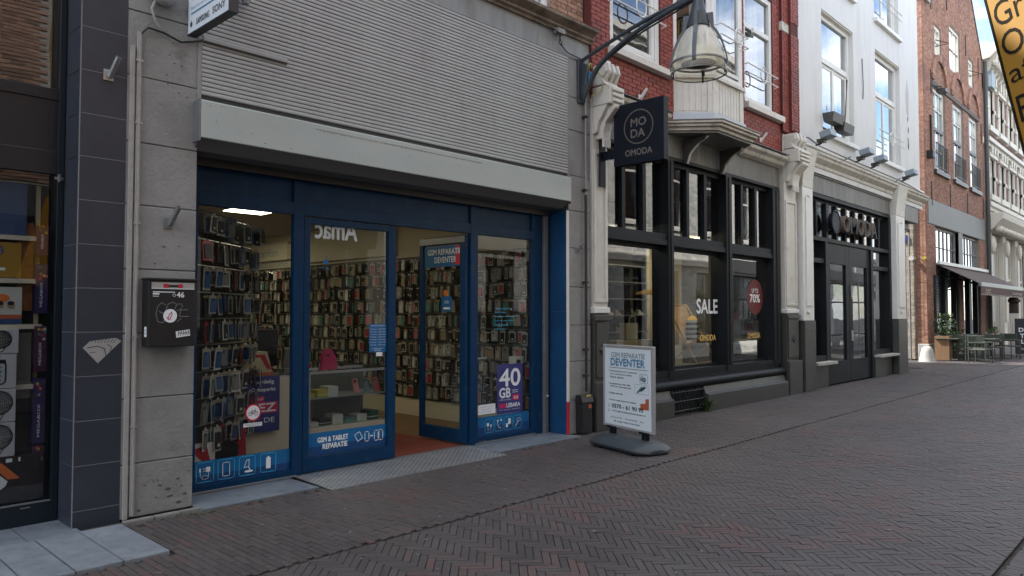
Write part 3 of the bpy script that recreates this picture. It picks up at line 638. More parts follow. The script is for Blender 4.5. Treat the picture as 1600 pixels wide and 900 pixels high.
m_ = MB(); fl = Flat(m_, (X0 + .018, .8, 1.62), (0, -1, 0), (0, 0, 1)); m_.use('opink'); fl.lay(1).disc(.08, .23, .045, n=7); m_.use('stick'); fl.lay(2).rr(0, 0, .2, .19, 0, .03); m_.use('white'); fl.lay(3).text('DPD', .06, .1, .08, .035).rect(.04, .03, .16, .055); part('window_sticker', m_, d2, label='small blue parcel point sticker')
# right fixed window
m_ = MB().use('black').box(6.247, 7.233, F0 + .045, F0 + .06, .085, .1); w2 = part('window', m_, ps, label='right shop window with offer poster'); pane(w2, 6.24, 7.24, .08, 2.57, F0 + .035)
m_ = MB().use('stick'); fl = Flat(m_, (0, F0 + .035, 0)); fl.lay(1).rect(6.25, .2, 7.2, .33); m_.use('stickd'); fl.rect(6.25, .088, 7.2, .2)
print_icons(fl, (6.4, 6.57, 6.74, 6.91), .13, .145, ('cables', 'lamp', 'devices', 'selfie')); part('window_sticker', m_, w2, label='blue strip of cable and selfie stick icons')
m_ = MB().use('navy'); fl = Flat(m_, (6.61, F0 + .035, .335)); fl.lay(1).rect(0, 0, .47, .62); m_.use('white'); fl.lay(3).text('40', .04, .34, .38, .22, .006).text('GB', .04, .2, .2, .12, .005)
fl.text('+ 350 min bellen', .03, .165, .22, .018).text('LEBARA', .17, .075, .25, .05, .002).rect(.27, .28, .38, .287).rect(.27, .255, .38, .262).text('30 dagen geldig', .03, .04, .38, .012)
m_.use('magenta'); fl.lay(2).rect(.28, .155, .4, .23).rect(.04, .07, .16, .125); m_.use('white'); fl.lay(3).text('€10', .3, .17, .08, .04, .001); part('offer_poster', m_, w2, label='navy poster reading 40 GB LEBARA')
m_ = MB().use('white'); fl = Flat(m_, (6.28, F0 + .035, .36)); fl.lay(1).rect(0, 0, .3, .12); m_.use('pgrey'); fl.lay(2).text('Wij kopen en verkopen', .05, .08, .2, .014).text('nieuw en gebruikt', .06, .05, .17, .014).text('inruilen mogelijk', .08, .02, .14, .014); part('paper_notice', m_, w2, label='small white notice taped in window')
m_ = MB().use('sky'); fl = Flat(m_, (6.57, F0 + .035, 1.38)); fl.lay(1)
for i, (t, ww) in enumerate((('Telefoon accessoires', .28), ('Batterijen', .2), ('Bescherm en hoesjes', .37), ('Laptop reparaties', .36), ('Datakabels', .24), ('Opladers', .2))): fl.text(t, 0, .27 - i * .052, ww, .026)
part('window_lettering', m_, w2, label='six lines of light blue lettering')
m_ = MB().use('rail'); fl = Flat(m_, (6.27, F0, .03)); fl.lay(1).text('BUVA', 0, 0, .12, .022, .001); part('maker_mark', m_, ps)
# right reveal
m_ = MB().use('bluep').box(7.555, 7.61, .008, .42, 0, 1.62).box(7.553, 7.61, .008, .42, 1.624, 2.97); part('reveal_panel', m_, ps)
m_ = MB().use('rail').box(7.43, 7.50, .27, .318, 0, 2.97); m_.use('black').box(7.50, 7.556, .3, .42, 0, 2.97); part('guide_rail', m_, ps, bev=.003)
m_ = MB().use('whitep').box(7.553, 7.603, -.006, .006, .44, 2.96); m_.use('red').box(7.553, 7.603, -.006, .006, .0, .437); part('corner_bead', m_, ps, bev=.002)
m_ = MB().use('steel').sphere((7.47, .262, .5), .022); part('lock', m_, ps, smooth=True)
# interior shell
m_ = MB().use('inwall').box(7.56, 7.62, .44, 9.3, 0, 3.2); m_.box(2.6, 7.6, 9.2, 9.26, 0, 3.2); m_.box(2.5, 2.6, .4, 9.3, 0, 3.2); part('interior_wall', m_, ps)
m_ = MB().use('ceil').box(2.6, 7.6, .38, 9.3, 3.16, 3.2); m_.box(2.65, 7.5, .38, .42, 2.6, 3.2); part('ceiling', m_, ps)
m_ = MB().use('floor').box(2.6, 7.56, .38, 9.2, -.02, .014); m_.use('redfloor').box(3.9, 6.1, .381, 2.6, .0, .019); part('floor', m_, ps)
for (x, y) in ((5.3, 4.2), (5.0, 2.3), (4.0, 6.6), (6.2, 7.2)):
    pl = solo('ceiling_light', MB().use('rail').box(x - .33, x + .33, y - .33, y + .33, 3.13, 3.158).use('lampon').box(x - .3, x + .3, y - .3, y + .3, 3.122, 3.131),
        {(5.3, 4.2): 'square lit ceiling panel seen high through the left phone shop window', (5.0, 2.3): 'lit ceiling panel nearest the phone shop door, above the counter', (4.0, 6.6): 'lit ceiling panel furthest left at the back of the phone shop', (6.2, 7.2): 'lit ceiling panel at the far right back of the phone shop'}[(x, y)], 'ceiling light', 'ceiling lights in the phone shop')
# wall lettering and boards inside
m_ = MB().use('white'); fl = Flat(m_, (7.55, 6.0, 2.78), (0, -1, 0), (0, 0, 1)); m_.use('incream').box(7.5, 7.56, 3.6, 6.3, 2.56, 3.14); fl = Flat(m_, (7.5, 6.2, 2.8), (0, 1, 0) if False else (0, -1, 0), (0, 0, 1)); m_.use('poster'); part('sign_board', m_, ps)
m_ = MB().use('white'); fl = Flat(m_, (4.02, F0 + .045, 2.42), (1, 0, 0), (0, 0, 1)); part_ok = fl.lay(1).text('ɔdmA', .0, .0, .46, .14, .004) if False else None
fl = Flat(m_, (4.52, F0 + .05, 2.36), (-1, 0, 0), (0, 0, 1), lift=-.0015); fl.lay(1).text('Amac', 0, 0, .5, .2, .006); part('door_lettering', m_, ps, label='white letters seen from behind at the top of the door glass')
m_ = MB().use('incream').box(7.49, 7.555, 7.0, 8.5, 2.66, 3.0); sb = part('sign_board', m_, ps); m_ = MB().use('pgrey'); fl = Flat(m_, (7.49, 8.2, 2.74), (0, -1, 0), (0, 0, 1)); fl.lay(1).text('carfon', 0, 0, .8, .17); part('lettering', m_, sb)
m_ = MB().use('pgrey'); fl = Flat(m_, (7.56, 8.3, 2.54), (0, -1, 0), (0, 0, 1)); fl.lay(1).text('ACCESSOIRES', 0, 0, 1.2, .1); part('wall_lettering', m_, ps)
m_ = MB().use('kraft').box(7.44, 7.49, 6.6, 6.95, 2.66, 2.96); part('wall_box', m_, ps)
# ---- phone case packs: shared meshes
def pack_mesh(card, case, w=.092, h=.17):
    b = MB().use(card); b.box(-w / 2, w / 2, -.003, .003, -h, 0); b.box(-.012, .012, -.002, .002, 0, .022)
    b.use(case); fl = Flat(b, (0, -.003, -h * .5), (1, 0, 0), (0, 0, 1)); cw, chh = w * .36, h * .38
    pts = []; r = .012
    for cx, cy, a0 in ((cw - r, chh - r, 0), (-cw + r, chh - r, 90), (-cw + r, -chh + r, 180), (cw - r, -chh + r, 270)):
        for k in range(3): a = R(a0 + 45 * k); pts.append((cx + r * math.cos(a), cy + r * math.sin(a) - .004))
    b.prism(pts, (0, -.009, 0), (0, -.003, -h * .5), (1, 0, 0), (0, 0, 1))
    b.use('c_black'); b.box(-cw * .75, -cw * .1, -.0135, -.011, -h * .3, -h * .17); k_ = (len(card) + len(case)) % 4
    if k_: b.use(['c_white', 'c_tan', 'c_clear', 'c_grey'][k_]); b.box(-w / 2 + .003, w / 2 - .003, -.0045, -.003, -h * .11, -.002)
    if k_ > 1: b.use('c_white'); b.box(-cw * .3, cw * .5, -.0135, -.012, -h * .8, -h * (.5 + .08 * k_))
    return b.mesh('pack')
rnd = random.Random(11)
cards = ['c_black', 'c_clear', 'c_white', 'c_grey', 'c_clear', 'c_white', 'c_clear', 'c_tan']
cases = ['c_black', 'c_grey', 'c_clear', 'c_tan', 'c_black', 'c_grey', 'c_black', 'c_white', 'c_black', 'c_clear', 'c_tan', 'c_grey', 'c_black', 'c_red', 'c_black', 'c_black', 'c_clear', 'c_tan', 'c_pink', 'c_white', 'c_grey', 'c_teal', 'c_black', 'c_black']
neark = [pack_mesh(rnd.choice(['c_clear', 'c_black', 'c_grey', 'c_clear', 'c_white']), rnd.choice(['c_black', 'c_grey', 'c_clear', 'c_black', 'c_blue', 'c_grey']), .1, .19) for _ in range(12)] + [pack_mesh('c_red', 'c_black', .1, .19), pack_mesh('c_blue', 'c_grey', .1, .19)]
wallk = [pack_mesh(rnd.choice(cards + ['c_tan']), rnd.choice(cases), .095, .175) for _ in range(36)]
# near gondola rack behind the left window
ra = R(40); rk = thing('display_rack', 'tall black wire rack of phone case packs behind the left phone shop window', 'display rack', (2.87, .53, 0))
rd = Vector((math.cos(ra), math.sin(ra), 0)); rn = Vector((math.sin(ra), -math.cos(ra), 0)); r0 = Vector((2.87, .53, 0))
m_ = MB().use('slatdark').obox(r0 + rd * .6 + rn * -.08 + Vector((0, 0, 1.3)), rd, rn, (0, 0, 1), .62, .015, 1.28); part('back_panel', m_, rk)
def nzv(): return (rnd.random() - .5)
for i in range(9):
    z = 2.5 - i * .245; m_ = MB().use('steel').tube([r0 + rd * .0 + rn * .02 + Vector((0, 0, z + .03)), r0 + rd * 1.22 + rn * .02 + Vector((0, 0, z + .03))], .008, 6); part('rail', m_, rk)
    for j in range(10):
        for dep in (0, .06):
            if dep and (i + j) % 3: continue
            p = r0 + rd * (.06 + j * .122 + nzv() * .02) + rn * (.1 + dep) + Vector((0, 0, z + nzv() * .01)); o = inst('phone_case_pack', rnd.choice(neark), p, rot=(nzv() * .2, nzv() * .08, ra + nzv() * .9), scale=(.85 + .4 * rnd.random(), 1, .85 + .25 * rnd.random()))
            tag(o, ('front ' if dep else '') + f'phone case pack, {ORD[j]} from left in {ORD[i]} row, window rack', 'phone case', 'phone case packs on the window rack')
# side wall racks
wr = thing('wall_rack', 'dark slatted rack covering the long right hand wall inside the phone shop', 'display rack', (7.5, .5, 0))
m_ = MB().use('slatdark').box(7.5, 7.56, .46, 9.1, .25, 2.5); part('back_panel', m_, wr); m_ = MB().use('inwall').box(7.3, 7.56, .46, 9.1, .02, .25); part('plinth', m_, wr)
cells = []
for i in range(10):
    z = 2.44 - i * .218
    m_ = MB().use('rail').box(7.49, 7.5, .46, 9.1, z + .02, z + .035); part('rail', m_, wr)
    m_ = MB().use('steel'); y = .56
    while y < 6: m_.tube([(7.5, y, z + .02), (7.28, y, z + .025)], .003, 4); y += .108
    part('hook', m_, wr, kind='stuff')
    y = .56
    kk = 0
    while y < 8.9: cells.append((y, z, i, kk)); y += .108; kk += 1
cells.sort(key=lambda c: (Vector((7.4, c[0], c[1])) - CAM).length)
st = MB()
for q, (y, z, ri, ki) in enumerate(cells):
    me = rnd.choice(wallk); p = (7.36 + nzv() * .12, y + nzv() * .04, z + nzv() * .03)
    if q < 215:
        o = inst('phone_case_pack', me, p, rot=(nzv() * .14, nzv() * .06, -math.pi / 2 + nzv() * .7), scale=(.8 + .35 * rnd.random(), 1, .82 + .26 * rnd.random())); tag(o, f'wall phone case pack, {ORD[ki]} from street end, {ORD[ri]} row from top', 'phone case', 'phone case packs on the shop wall')
    else:
        mtx = Matrix.Translation(p) @ Matrix.Rotation(-math.pi / 2 + nzv() * .7, 4, 'Z') @ Matrix.Diagonal((.8 + .35 * rnd.random(), 1, .82 + .26 * rnd.random(), 1))
        o_ = len(st.v); st.v += [tuple(mtx @ v.co) for v in me.vertices]; st.a += [.5] * len(me.vertices)
        for m in me.materials:
            if m not in st.ms: st.ms.append(m)
        for pl in me.polygons: st.f.append(tuple(v + o_ for v in pl.vertices)); st.mi.append(st.ms.index(me.materials[pl.material_index]))
part('hanging_packs', st, wr, kind='stuff')
# ---- counter, showcase and its stock
def showcase(name, label, x0, x1, y0, y1, z1, boxes, loc):
    t = thing(name, label, 'showcase', loc, group='glass counters in the phone shop')
    m_ = MB().use('steel')
    for x in (x0, x1):
        for y in (y0, y1): m_.box(x - .012, x + .012, y - .012, y + .012, 0, z1)
    m_.box(x0, x1, y0 - .014, y0 + .012, z1 - .012, z1 + .016).box(x0, x1, y1 - .014, y1 + .012, z1 - .012, z1 + .016).box(x0 - .014, x0 + .012, y0, y1, z1 - .012, z1 + .014); part('frame', m_, t)
    m_ = MB().use('glassc').add([(x0, y0, .3), (x1, y0, .3), (x1, y0, z1), (x0, y0, z1)], [(0, 1, 2, 3)]).add([(x0, y0, z1), (x1, y0, z1), (x1, y1, z1), (x0, y1, z1)], [(0, 1, 2, 3)]); part('pane', m_, t)
    m_ = MB().use('incream').box(x0, x1, y0, y1, .02, .3); m_.use('c_grey').box(x0, x1, y1 - .02, y1 - .012, .3, z1); part('cabinet_base', m_, t)
    m_ = MB().use('steel').box(x0, x1, y0 + .02, y1 - .02, .62, .632); part('shelf', m_, t)
    return t
showcase('glass_counter', 'glass display counter with boxed phones behind the closed blue door', 4.5, 5.6, 1.25, 1.8, .92, 0, (5.0, 1.5, 0))
showcase('glass_counter', 'narrow glass counter with metal corner posts left of the closed blue door', 3.98, 4.34, 1.3, 1.9, .9, 0, (4.1, 1.6, 0))
bx = [(4.55, .634, 'c_yel', 'yellow'), (4.72, .634, 'c_yel', 'yellow green'), (4.86, .634, 'c_white', 'white'), (4.6, .302, 'c_white', 'white'), (4.76, .302, 'c_black', 'black'), (4.93, .302, 'c_white', 'pale'), (5.1, .302, 'c_teal', 'teal'), (5.27, .302, 'c_white', 'off white'), (5.44, .302, 'c_green', 'green')]
for i, (x, z, c, cn_) in enumerate(bx):
    hh = .05 + .03 * (i % 3)
    solo('phone_box', MB().use(c).box(x - .07, x + .07, 1.32, 1.5, z, z + hh).use('c_white').box(x - .071, x + .071, 1.319, 1.501, z + hh * .3, z + hh * .4), f'{cn_} phone box on the {"upper" if z > .5 else "lower"} shelf of the glass counter, ' + ('nearest the left end' if i in (0, 3) else 'beside the ' + bx[i - 1][3] + ' one'), 'box', 'boxed phones in the glass counter', bev=.002)
for (x, c, l_) in ((5.2, 'c_pink', 'pink phone case leaning on the upper shelf of the glass counter'), (5.34, 'c_green', 'dark green phone case on the upper shelf of the glass counter'), (5.5, 'c_red', 'red phone case at the right end of the upper counter shelf')):
    b = MB().use(c).obox((x, 1.36, .73), (1, 0, 0), (0, .93, -.36), (0, .36, .93), .04, .005, .09); b.use('c_black').obox((x - .015, 1.35, .78), (1, 0, 0), (0, .93, -.36), (0, .36, .93), .015, .004, .018); solo('phone_case', b, l_, 'phone case', bev=.002)
b = MB().use('c_mag'); b.prism([(0, 0), (.22, 0), (.2, .14), (.14, .24), (.06, .25), (.02, .16)], (0, .06, 0), (4.72, 1.35, .94), (1, 0, 0), (0, 0, 1)); b.use('c_black').box(4.78, 4.83, 1.345, 1.352, 1.1, 1.12); solo('card_terminal_stand', b, 'bright pink curved phone stand on top of the glass counter', 'stand', bev=.004)
b = MB().use('c_black').box(4.02, 4.3, 1.6, 1.63, 1.0, 1.42).box(4.12, 4.2, 1.56, 1.66, .92, 1.0).use('c_grey').box(4.06, 4.26, 1.5, 1.7, .905, .92); solo('monitor', b, 'black computer monitor on the narrow glass counter behind left window', 'monitor', bev=.004)
b = MB().use('c_grey').obox((4.36, 1.5, 1.06), (1, 0, 0), (0, .96, .28), (0, -.28, .96), .05, .02, .15).obox((4.36, 1.5, .95), (1, 0, 0), (0, 1, 0), (0, 0, 1), .07, .07, .03); solo('phone_stand', b, 'grey desk phone stand beside the black monitor', 'phone stand', bev=.004)
b = MB().use('navy').box(3.72, 4.1, 1.18, 1.2, .34, .93); fl = Flat(b, (3.72, 1.18, .34)); b.use('white'); fl.lay(1).text('Voordelig', .05, .5, .26, .05, .001).text('Onbeperkt', .05, .42, .28, .05, .001); b.use('magenta'); fl.lay(1).rect(.05, .32, .2, .38).rect(.1, .2, .36, .315); b.use('white'); fl.lay(2).text('vanaf', .09, .34, .1, .025).text('EZ', .14, .215, .19, .085, .003).text('DE', .2, .1, .12, .05); solo('poster_board', b, 'navy poster with white and red print leaning below the kraft box', 'poster')
b = MB().use('kraft').prism([(0, 0), (.36, 0), (.3, .22), (.06, .22)], (0, .2, 0), (3.66, 1.2, .97), (1, 0, 0), (0, 0, 1)); b.use('c_orange').box(3.65, 4.03, 1.19, 1.41, .935, .969); b.use('c_red').add([(3.78, 1.198, 1.16), (3.93, 1.198, 1.16), (4.01, 1.198, 1.0), (3.96, 1.198, 1.0), (3.88, 1.198, 1.13), (3.78, 1.198, 1.13)], [(0, 1, 2, 3, 4, 5)]); solo('carton', b, 'tapered kraft carton with orange base beside the black monitor', 'carton')
b = MB().use('incream').box(3.6, 4.3, 1.25, 1.29, .02, .9); solo('partition_panel', b, 'cream panel standing behind the navy poster', 'panel')
b = MB().use('c_black').prism([(0, 0), (.2, 0), (.24, .28), (.16, .36), (.05, .34), (-.02, .2)], (0, .14, 0), (3.22, .8, .02), (1, 0, 0), (0, 0, 1)); b.tube([(3.3, .87, .37), (3.33, .87, .45), (3.36, .87, .37)], .008); solo('backpack', b, 'black bag hanging low beneath the window rack', 'bag', smooth=True)
b = MB().use('c_red').prism([(0, 0), (.12, 0), (.1, .4), (.02, .4)], (0, .08, 0), (3.5, .95, .05), (1, 0, 0), (0, 0, 1)); solo('bag', b, 'small red bag beside the black bag beneath the window rack', 'bag', bev=.01)
b = MB().use('c_white').box(2.86, 3.08, .5, .55, .1, .42); b.use('c_red').add([(2.88, .498, .38), (3.0, .498, .4), (3.05, .498, .2), (2.95, .498, .12), (3.0, .498, .22), (2.9, .498, .32)], [(0, 1, 2, 3, 4, 5)]); solo('carrier_bag', b, 'white carrier bag with red swirl in the lower left window corner', 'bag', bev=.004)
# wire basket stand behind right window
wb = thing('wire_basket', 'grey wire basket trolley standing behind the right window of the phone shop', 'basket', (6.6, .62, 0))
b = MB().use('steel'); b.tube([(6.36, .55, .3), (6.36, .55, .98), (6.42, .55, 1.03), (6.62, .55, 1.03), (6.7, .55, .97), (6.72, .55, .5)], .013); part('handle', b, wb, smooth=True)
b = MB().use('steel')
for i in range(11): b.tube([(6.34 + i * .04, .58, .42), (6.36 + i * .04, .58, .8 - i * .015)], .003, 5); b.tube([(6.34 + i * .04, .9, .42), (6.36 + i * .04, .9, .8)], .003, 5)
for k in range(9): b.tube([(6.33, .58, .44 + k * .045), (6.77, .58, .43 + k * .035)], .003, 5); b.tube([(6.33, .9, .44 + k * .045), (6.77, .9, .44 + k * .045)], .003, 5)
part('wire_mesh', b, wb)
for k in range(3):
    b = MB().use('c_white').box(7.1, 7.24, .5, .62, .42 + k * .24, .55 + k * .24).use('c_black').box(7.12, 7.2, .495, .5, .44 + k * .24, .51 + k * .24); solo('small_box', b, ('lowest', 'middle', 'topmost')[k] + ' of the three small white boxes beside the navy poster in the right window', 'box', 'small white boxes in the right window', bev=.002)
# ---- fittings on the phone shop
def holder(x, y, z, label, mt='steel', s=1):
    t = thing('flagpole_holder', label, 'flag holder', (x, y, z), group='flagpole holders on the facades')
    part('back_plate', MB().use(mt).box(x - .035 * s, x + .035 * s, y - .012, y, z - .04 * s, z + .045 * s), t, bev=.002)
    b = MB().use(mt).tube([(x + .01, y - .01, z - .01), (x + .04 * s, y - .11 * s, z + .13 * s)], .022 * s, 12); b.use('black').tube([(x + .04 * s, y - .1101 * s, z + .1301 * s), (x + .0402 * s, y - .111 * s, z + .131 * s)], .016 * s, 12); part('tube', b, t, smooth=True)
holder(1.96, 0, 3.44, 'steel flagpole holder high on the dark tiled pillar'); holder(2.43, -.002, 2.33, 'steel flagpole holder on the grey pier above the black mailbox', 'rail')
holder(7.76, -.002, 2.44, 'grey flagpole holder on the narrow grey pier left of the black hanging sign arm', 'rail', .8)
holder(9.2, -.06, 4.8, 'white flagpole holder on red brick just above the black square hanging sign', 'whitep'); holder(13.25, -.06, 4.86, 'white flagpole holder on red brick right of the bay window', 'whitep')
# conduit beside the pier
b = MB().use('conduit').box(2.165, 2.20, -.022, .0, .02, 3.84).box(2.115, 2.15, -.02, .0, 0, 3.72); b.box(2.176, 2.19, -.03, -.022, .02, 3.84)
for z in (.7, 1.4, 2.3, 3.1, 3.6): b.use('steel').box(2.155, 2.21, -.027, -.02, z, z + .02)
solo('cable_conduit', b, 'grey painted cable conduit running down beside the dark tiled pillar', 'conduit', bev=.002)
b = MB().use('cable').tube([(2.19, -.02, 3.83), (2.24, -.03, 3.89), (2.36, -.03, 3.88), (2.5, -.03, 3.84), (2.6, -.03, 3.87), (2.68, -.02, 3.91)], .009); solo('black_cable', b, 'black cable looping from the conduit top to the roller shutter', 'cable', smooth=True)
b = MB().use('conduit').sphere((2.35, -.05, 4.17), .075, 1.3, .9, 1, 12); b.tube([(2.3, -.04, 4.15), (2.26, -.04, 4.05), (2.29, -.04, 3.95), (2.33, -.03, 3.91)], .011); solo('junction_box', b, 'round grey junction box with curled cable above the pier', 'junction box', smooth=True)
# mailbox
mb_ = thing('mailbox', 'black wall mailbox numbered 46 with graffiti and stickers', 'mailbox', (2.42, -.01, 1.33))
b = MB().use('signblk' if False else 'black').box(2.235, 2.61, -.145, -.008, 1.335, 1.865); b.box(2.225, 2.62, -.155, -.008, 1.86, 1.88); part('body', b, mb_, bev=.006)
b = MB(); fl = Flat(b, (2.235, -.145, 1.335)); b.use('alu'); fl.lay(1).rect(.02, .46, .355, .51); b.use('white'); fl.lay(2).rect(.02, .458, .355, .463); b.use('red'); fl.rect(.11, .468, .15, .498).rect(.225, .468, .262, .498); b.use('black'); fl.rect(.15, .472, .225, .492); part('mail_slot', b, mb_)
b = MB().use('white'); fl = Flat(b, (2.235, -.145, 1.335)); fl.lay(1).text('46', .215, .393, .058, .042, .0015).rect(.03, .43, .2, .437).rect(.03, .413, .08, .424).rect(.03, .398, .075, .402); fl.ring(.195, .41, .011, .004, 10); part('lettering', b, mb_)
b = MB().use('rail'); fl = Flat(b, (2.235, -.145, 1.335)); fl.lay(1)
for pts in ([(.13, .33), (.1, .35), (.07, .32), (.055, .26), (.07, .2), (.11, .19), (.13, .22), (.12, .26), (.08, .28)], [(.13, .29), (.15, .34), (.19, .355), (.22, .33)], [(.2, .3), (.22, .34), (.25, .34), (.265, .32)], [(.22, .29), (.3, .295)], [(.25, .31), (.24, .24), (.31, .24)], [(.22, .2), (.25, .22)]): fl.line(pts, .007)
part('graffiti', b, mb_)
b = MB().use('white'); fl = Flat(b, (2.235, -.145, 1.335)); fl.lay(2).disc(.165, .245, .054).poly([(.215, .07), (.325, .085), (.32, .135), (.21, .12)]); fl2 = Flat(b, (2.235, -.06, 1.335), (0, -1, 0), (0, 0, 1)); fl2.lay(1).rect(.01, .08, .055, .16); b.use('magenta'); fl.lay(3).line([(.15, .225), (.155, .25), (.175, .275), (.178, .255), (.165, .225)], .006); fl.line([(.14, .235), (.15, .215), (.17, .22)], .006); b.use('ink')
for k in range(5): fl.line([(.23 + k * .019, .085 + k * .002), (.232 + k * .019, .12 + k * .002), (.242 + k * .019, .1)], .005)
fl2.lay(2).line([(.02, .1), (.04, .11), (.025, .13), (.045, .14)], .005); part('sticker', b, mb_, label='round pink, black scrawl and small side stickers')
# projecting phone repair sign
sg = thing('projecting_sign', 'white projecting sign with a blue line and phone maker names above the roller shutter', 'sign', (2.55, -.45, 3.91))
b = MB().use(mat('white sign panel', (.62, .68, .74), .4)).box(2.555, 2.615, -.78, -.03, 3.915, 4.75); part('panel', b, sg, bev=.004)
b = MB().use('ink').box(2.548, 2.622, -.79, -.775, 3.905, 4.75).box(2.548, 2.622, -.775, -.03, 3.905, 3.915); part('frame', b, sg)
b = MB(); fl = Flat(b, (2.555, -.03, 3.915), (0, -1, 0), (0, 0, 1)); b.use('ink'); fl.lay(1).text('SAMSUNG', .16, .045, .24, .05, .002).text('SONY', .46, .05, .22, .055, .002).disc(.06, .07, .014, .022).lay(1.3).disc(.075, .07, .014, .022).lay(1).line([(.066, .09), (.076, .105)], .006); b.use('pblue'); fl.lay(1).rect(.06, .15, .7, .165); b.use('pgrey'); fl.text('Reparatie van smartphones en tablets', .06, .185, .64, .03); b.use('ink'); fl.text('DEVENTER', .08, .27, .6, .1, .003).text('GSM REPARATIE', .08, .42, .6, .1, .003)
part('lettering', b, sg); b = MB().use('rail').box(2.56, 2.6, -.03, .0, 4.1, 4.14).box(2.56, 2.6, -.03, 0, 4.6, 4.64); part('bracket', b, sg)
b = MB().use(mat('yellowed lamp plastic', (.55, .47, .25), .35)).sphere((3.02, -.1, 4.38), .062, 1, 1, 1, 16); b.use('rail').tube([(3.02, -.1, 4.335), (3.02, -.1, 4.3)], .03, 12).tube([(3.02, -.02, 4.4), (3.02, -.08, 4.4)], .02, 8); solo('alarm_lamp', b, 'round yellowed lamp fixed on the ribbed shutter beside the white projecting sign', 'lamp', smooth=True)
# pole, meter box
b = MB().use('rail').tube([(7.915, -.045, 4.5), (7.915, -.045, 3.2)], .016, 10); b.use('cable').tube([(7.915, -.045, 3.2), (7.91, -.045, .55)], .02, 10)
for z in (4.25, 3.25, 2.0, 1.1, .75): b.use('cable').box(7.885, 7.94, -.07, 0, z, z + .03)
solo('cable_pipe', b, 'thin dark cable pipe running down the grey pier below the street lamp bracket', 'pipe', smooth=True)
b = MB().use('black').box(7.73, 7.93, -.13, -.005, .02, .44).prism([(-.145, .42), (-.11, .52), (-.02, .52), (-.005, .42)], (.24, 0, 0), (7.71, 0, 0), (0, 1, 0), (0, 0, 1)); fl = Flat(b, (7.73, -.13, .02)); b.use('c_orange'); fl.lay(1).rect(.12, .32, .18, .37); b.use('c_yel').box(7.82, 7.9, -.128, -.08, .49, .515); solo('meter_cabinet', b, 'small black cable cabinet with orange stickers at the foot of the grey pier', 'cabinet', bev=.006)
# moss, weeds
def weed(name, c, n, h, label, spread=.1, seed=0, cat='weed'):
    rnd = random.Random(seed); b = MB().use('leaf')
    for i in range(n):
        a = rnd.random() * 6.28; l = h * (.6 + .6 * rnd.random()); b.val = rnd.random(); p0 = Vector(c) + Vector((nzv() * spread * .3, nzv() * spread * .3, 0)); d = Vector((math.cos(a), math.sin(a), 0)); q = d.cross(Vector((0, 0, 1))); wd = l * .16
        p1 = p0 + d * l * .35 + Vector((0, 0, l * .6)); p2 = p0 + d * l * .85 + Vector((0, 0, l * (.5 + .5 * rnd.random())))
        b.add([p0 - q * wd * .3, p0 + q * wd * .3, p1 + q * wd, p1 - q * wd, p2], [(0, 1, 2, 3), (3, 2, 4)])
    return solo(name, b, label, cat, loc=c)
weed('weed', (10.98, -.13, 0), 46, .2, 'green dandelion weed growing at the foot of the plinth beside the iron vent', seed=3)
weed('moss_tuft', (2.62, -.25, 0), 18, .025, 'small dry moss tuft between pavers at the grey pier corner', .5, 5, 'moss')
b = MB().use('moss')
for i in range(40):
    x, y = 2.45 + rnd.random() * .5, -.3 + nzv() * .12; b.add([(x, y, .006), (x + .012, y + .003, .007), (x + .006, y + .012, .009)], [(0, 1, 2)])
tag(part('ground_moss', b, None), kind='stuff')
b = MB().use('c_white')
for i in range(46):
    x = 1.5 + rnd.random() * 9; y = -.25 - rnd.random() * 3.5; r = .004 + .006 * rnd.random(); b.add([(x - r, y, .007), (x, y - r, .007), (x + r, y, .008), (x, y + r * .7, .008)], [(0, 1, 2, 3)])
tag(part('litter_specks', b, None), kind='stuff')
b = MB().use(mat('dry leaf dirt', (.09, .065, .035), .9, va=.5, vs=30)); rnd = random.Random(21)
for i in range(420):
    x = 2.1 + 13 * rnd.random() ** 1.2; y0_ = -.21 if x < 7.55 else -.16; y = y0_ - .12 * rnd.random() ** 3; q_ = .004 + .012 * rnd.random(); a = rnd.random() * 6.28; dx_, dy_ = q_ * math.cos(a), q_ * math.sin(a); z = .004 + .004 * rnd.random()
    b.add([(x - dx_, y - dy_, z), (x + dy_ * .5, y - dx_ * .5, z + .003), (x + dx_, y + dy_, z + .002), (x - dy_ * .5, y + dx_ * .5, z + .001)], [(0, 1, 2, 3)])
tag(part('wall_foot_dirt', b, None), kind='stuff')
b = MB().use(mat('trodden gum', (.16, .155, .145), .8)); 
for i in range(160):
    x = .8 + 16 * rnd.random() ** 1.3; y = -.3 - 4.7 * rnd.random(); q_ = .008 + .014 * rnd.random(); n = 7; b.add([(x + q_ * (.7 + .4 * rnd.random()) * math.cos(6.283 * k / n), y + q_ * math.sin(6.283 * k / n), .0062) for k in range(n)], [tuple(range(n))])
tag(part('chewing_gum_spots', b, None), kind='stuff')

# ================================================================== LEFT SHOP (dark tiles, toy window)
ls = thing('toy_shop', 'dark navy shop front with anthracite tiled pillar and toy boxes in its window', 'shop building', (1.7, 0, 0))
m_ = MB().use('grout').box(1.7745, 2.1, .0005, .4, -.02, 6.4); part('pillar_core', m_, ls)
tz = [-.2, .125, .4583, .7917, 1.125, 1.4583, 1.7917, 2.125, 2.4583, 2.7917, 3.12, 3.4517, 3.785, 4.118, 4.45, 4.78, 5.1]
g_ = .0026
part('corner_grout', MB().use('grout').box(1.766, 1.7735, -.0022, .004, -.02, 5.1), ls)
for i in range(len(tz) - 1):
    z0, z1 = max(tz[i], -.02) + g_, tz[i + 1] - g_
    m_ = MB().use('tile').box(1.772, 2.098, -.001, .014, z0, z1); part('tile', m_, ls, bev=.0015)
    m_ = MB().use('tile').box(1.769, 1.784, .0165, .335, z0, z1); part('tile', m_, ls, bev=.0015)
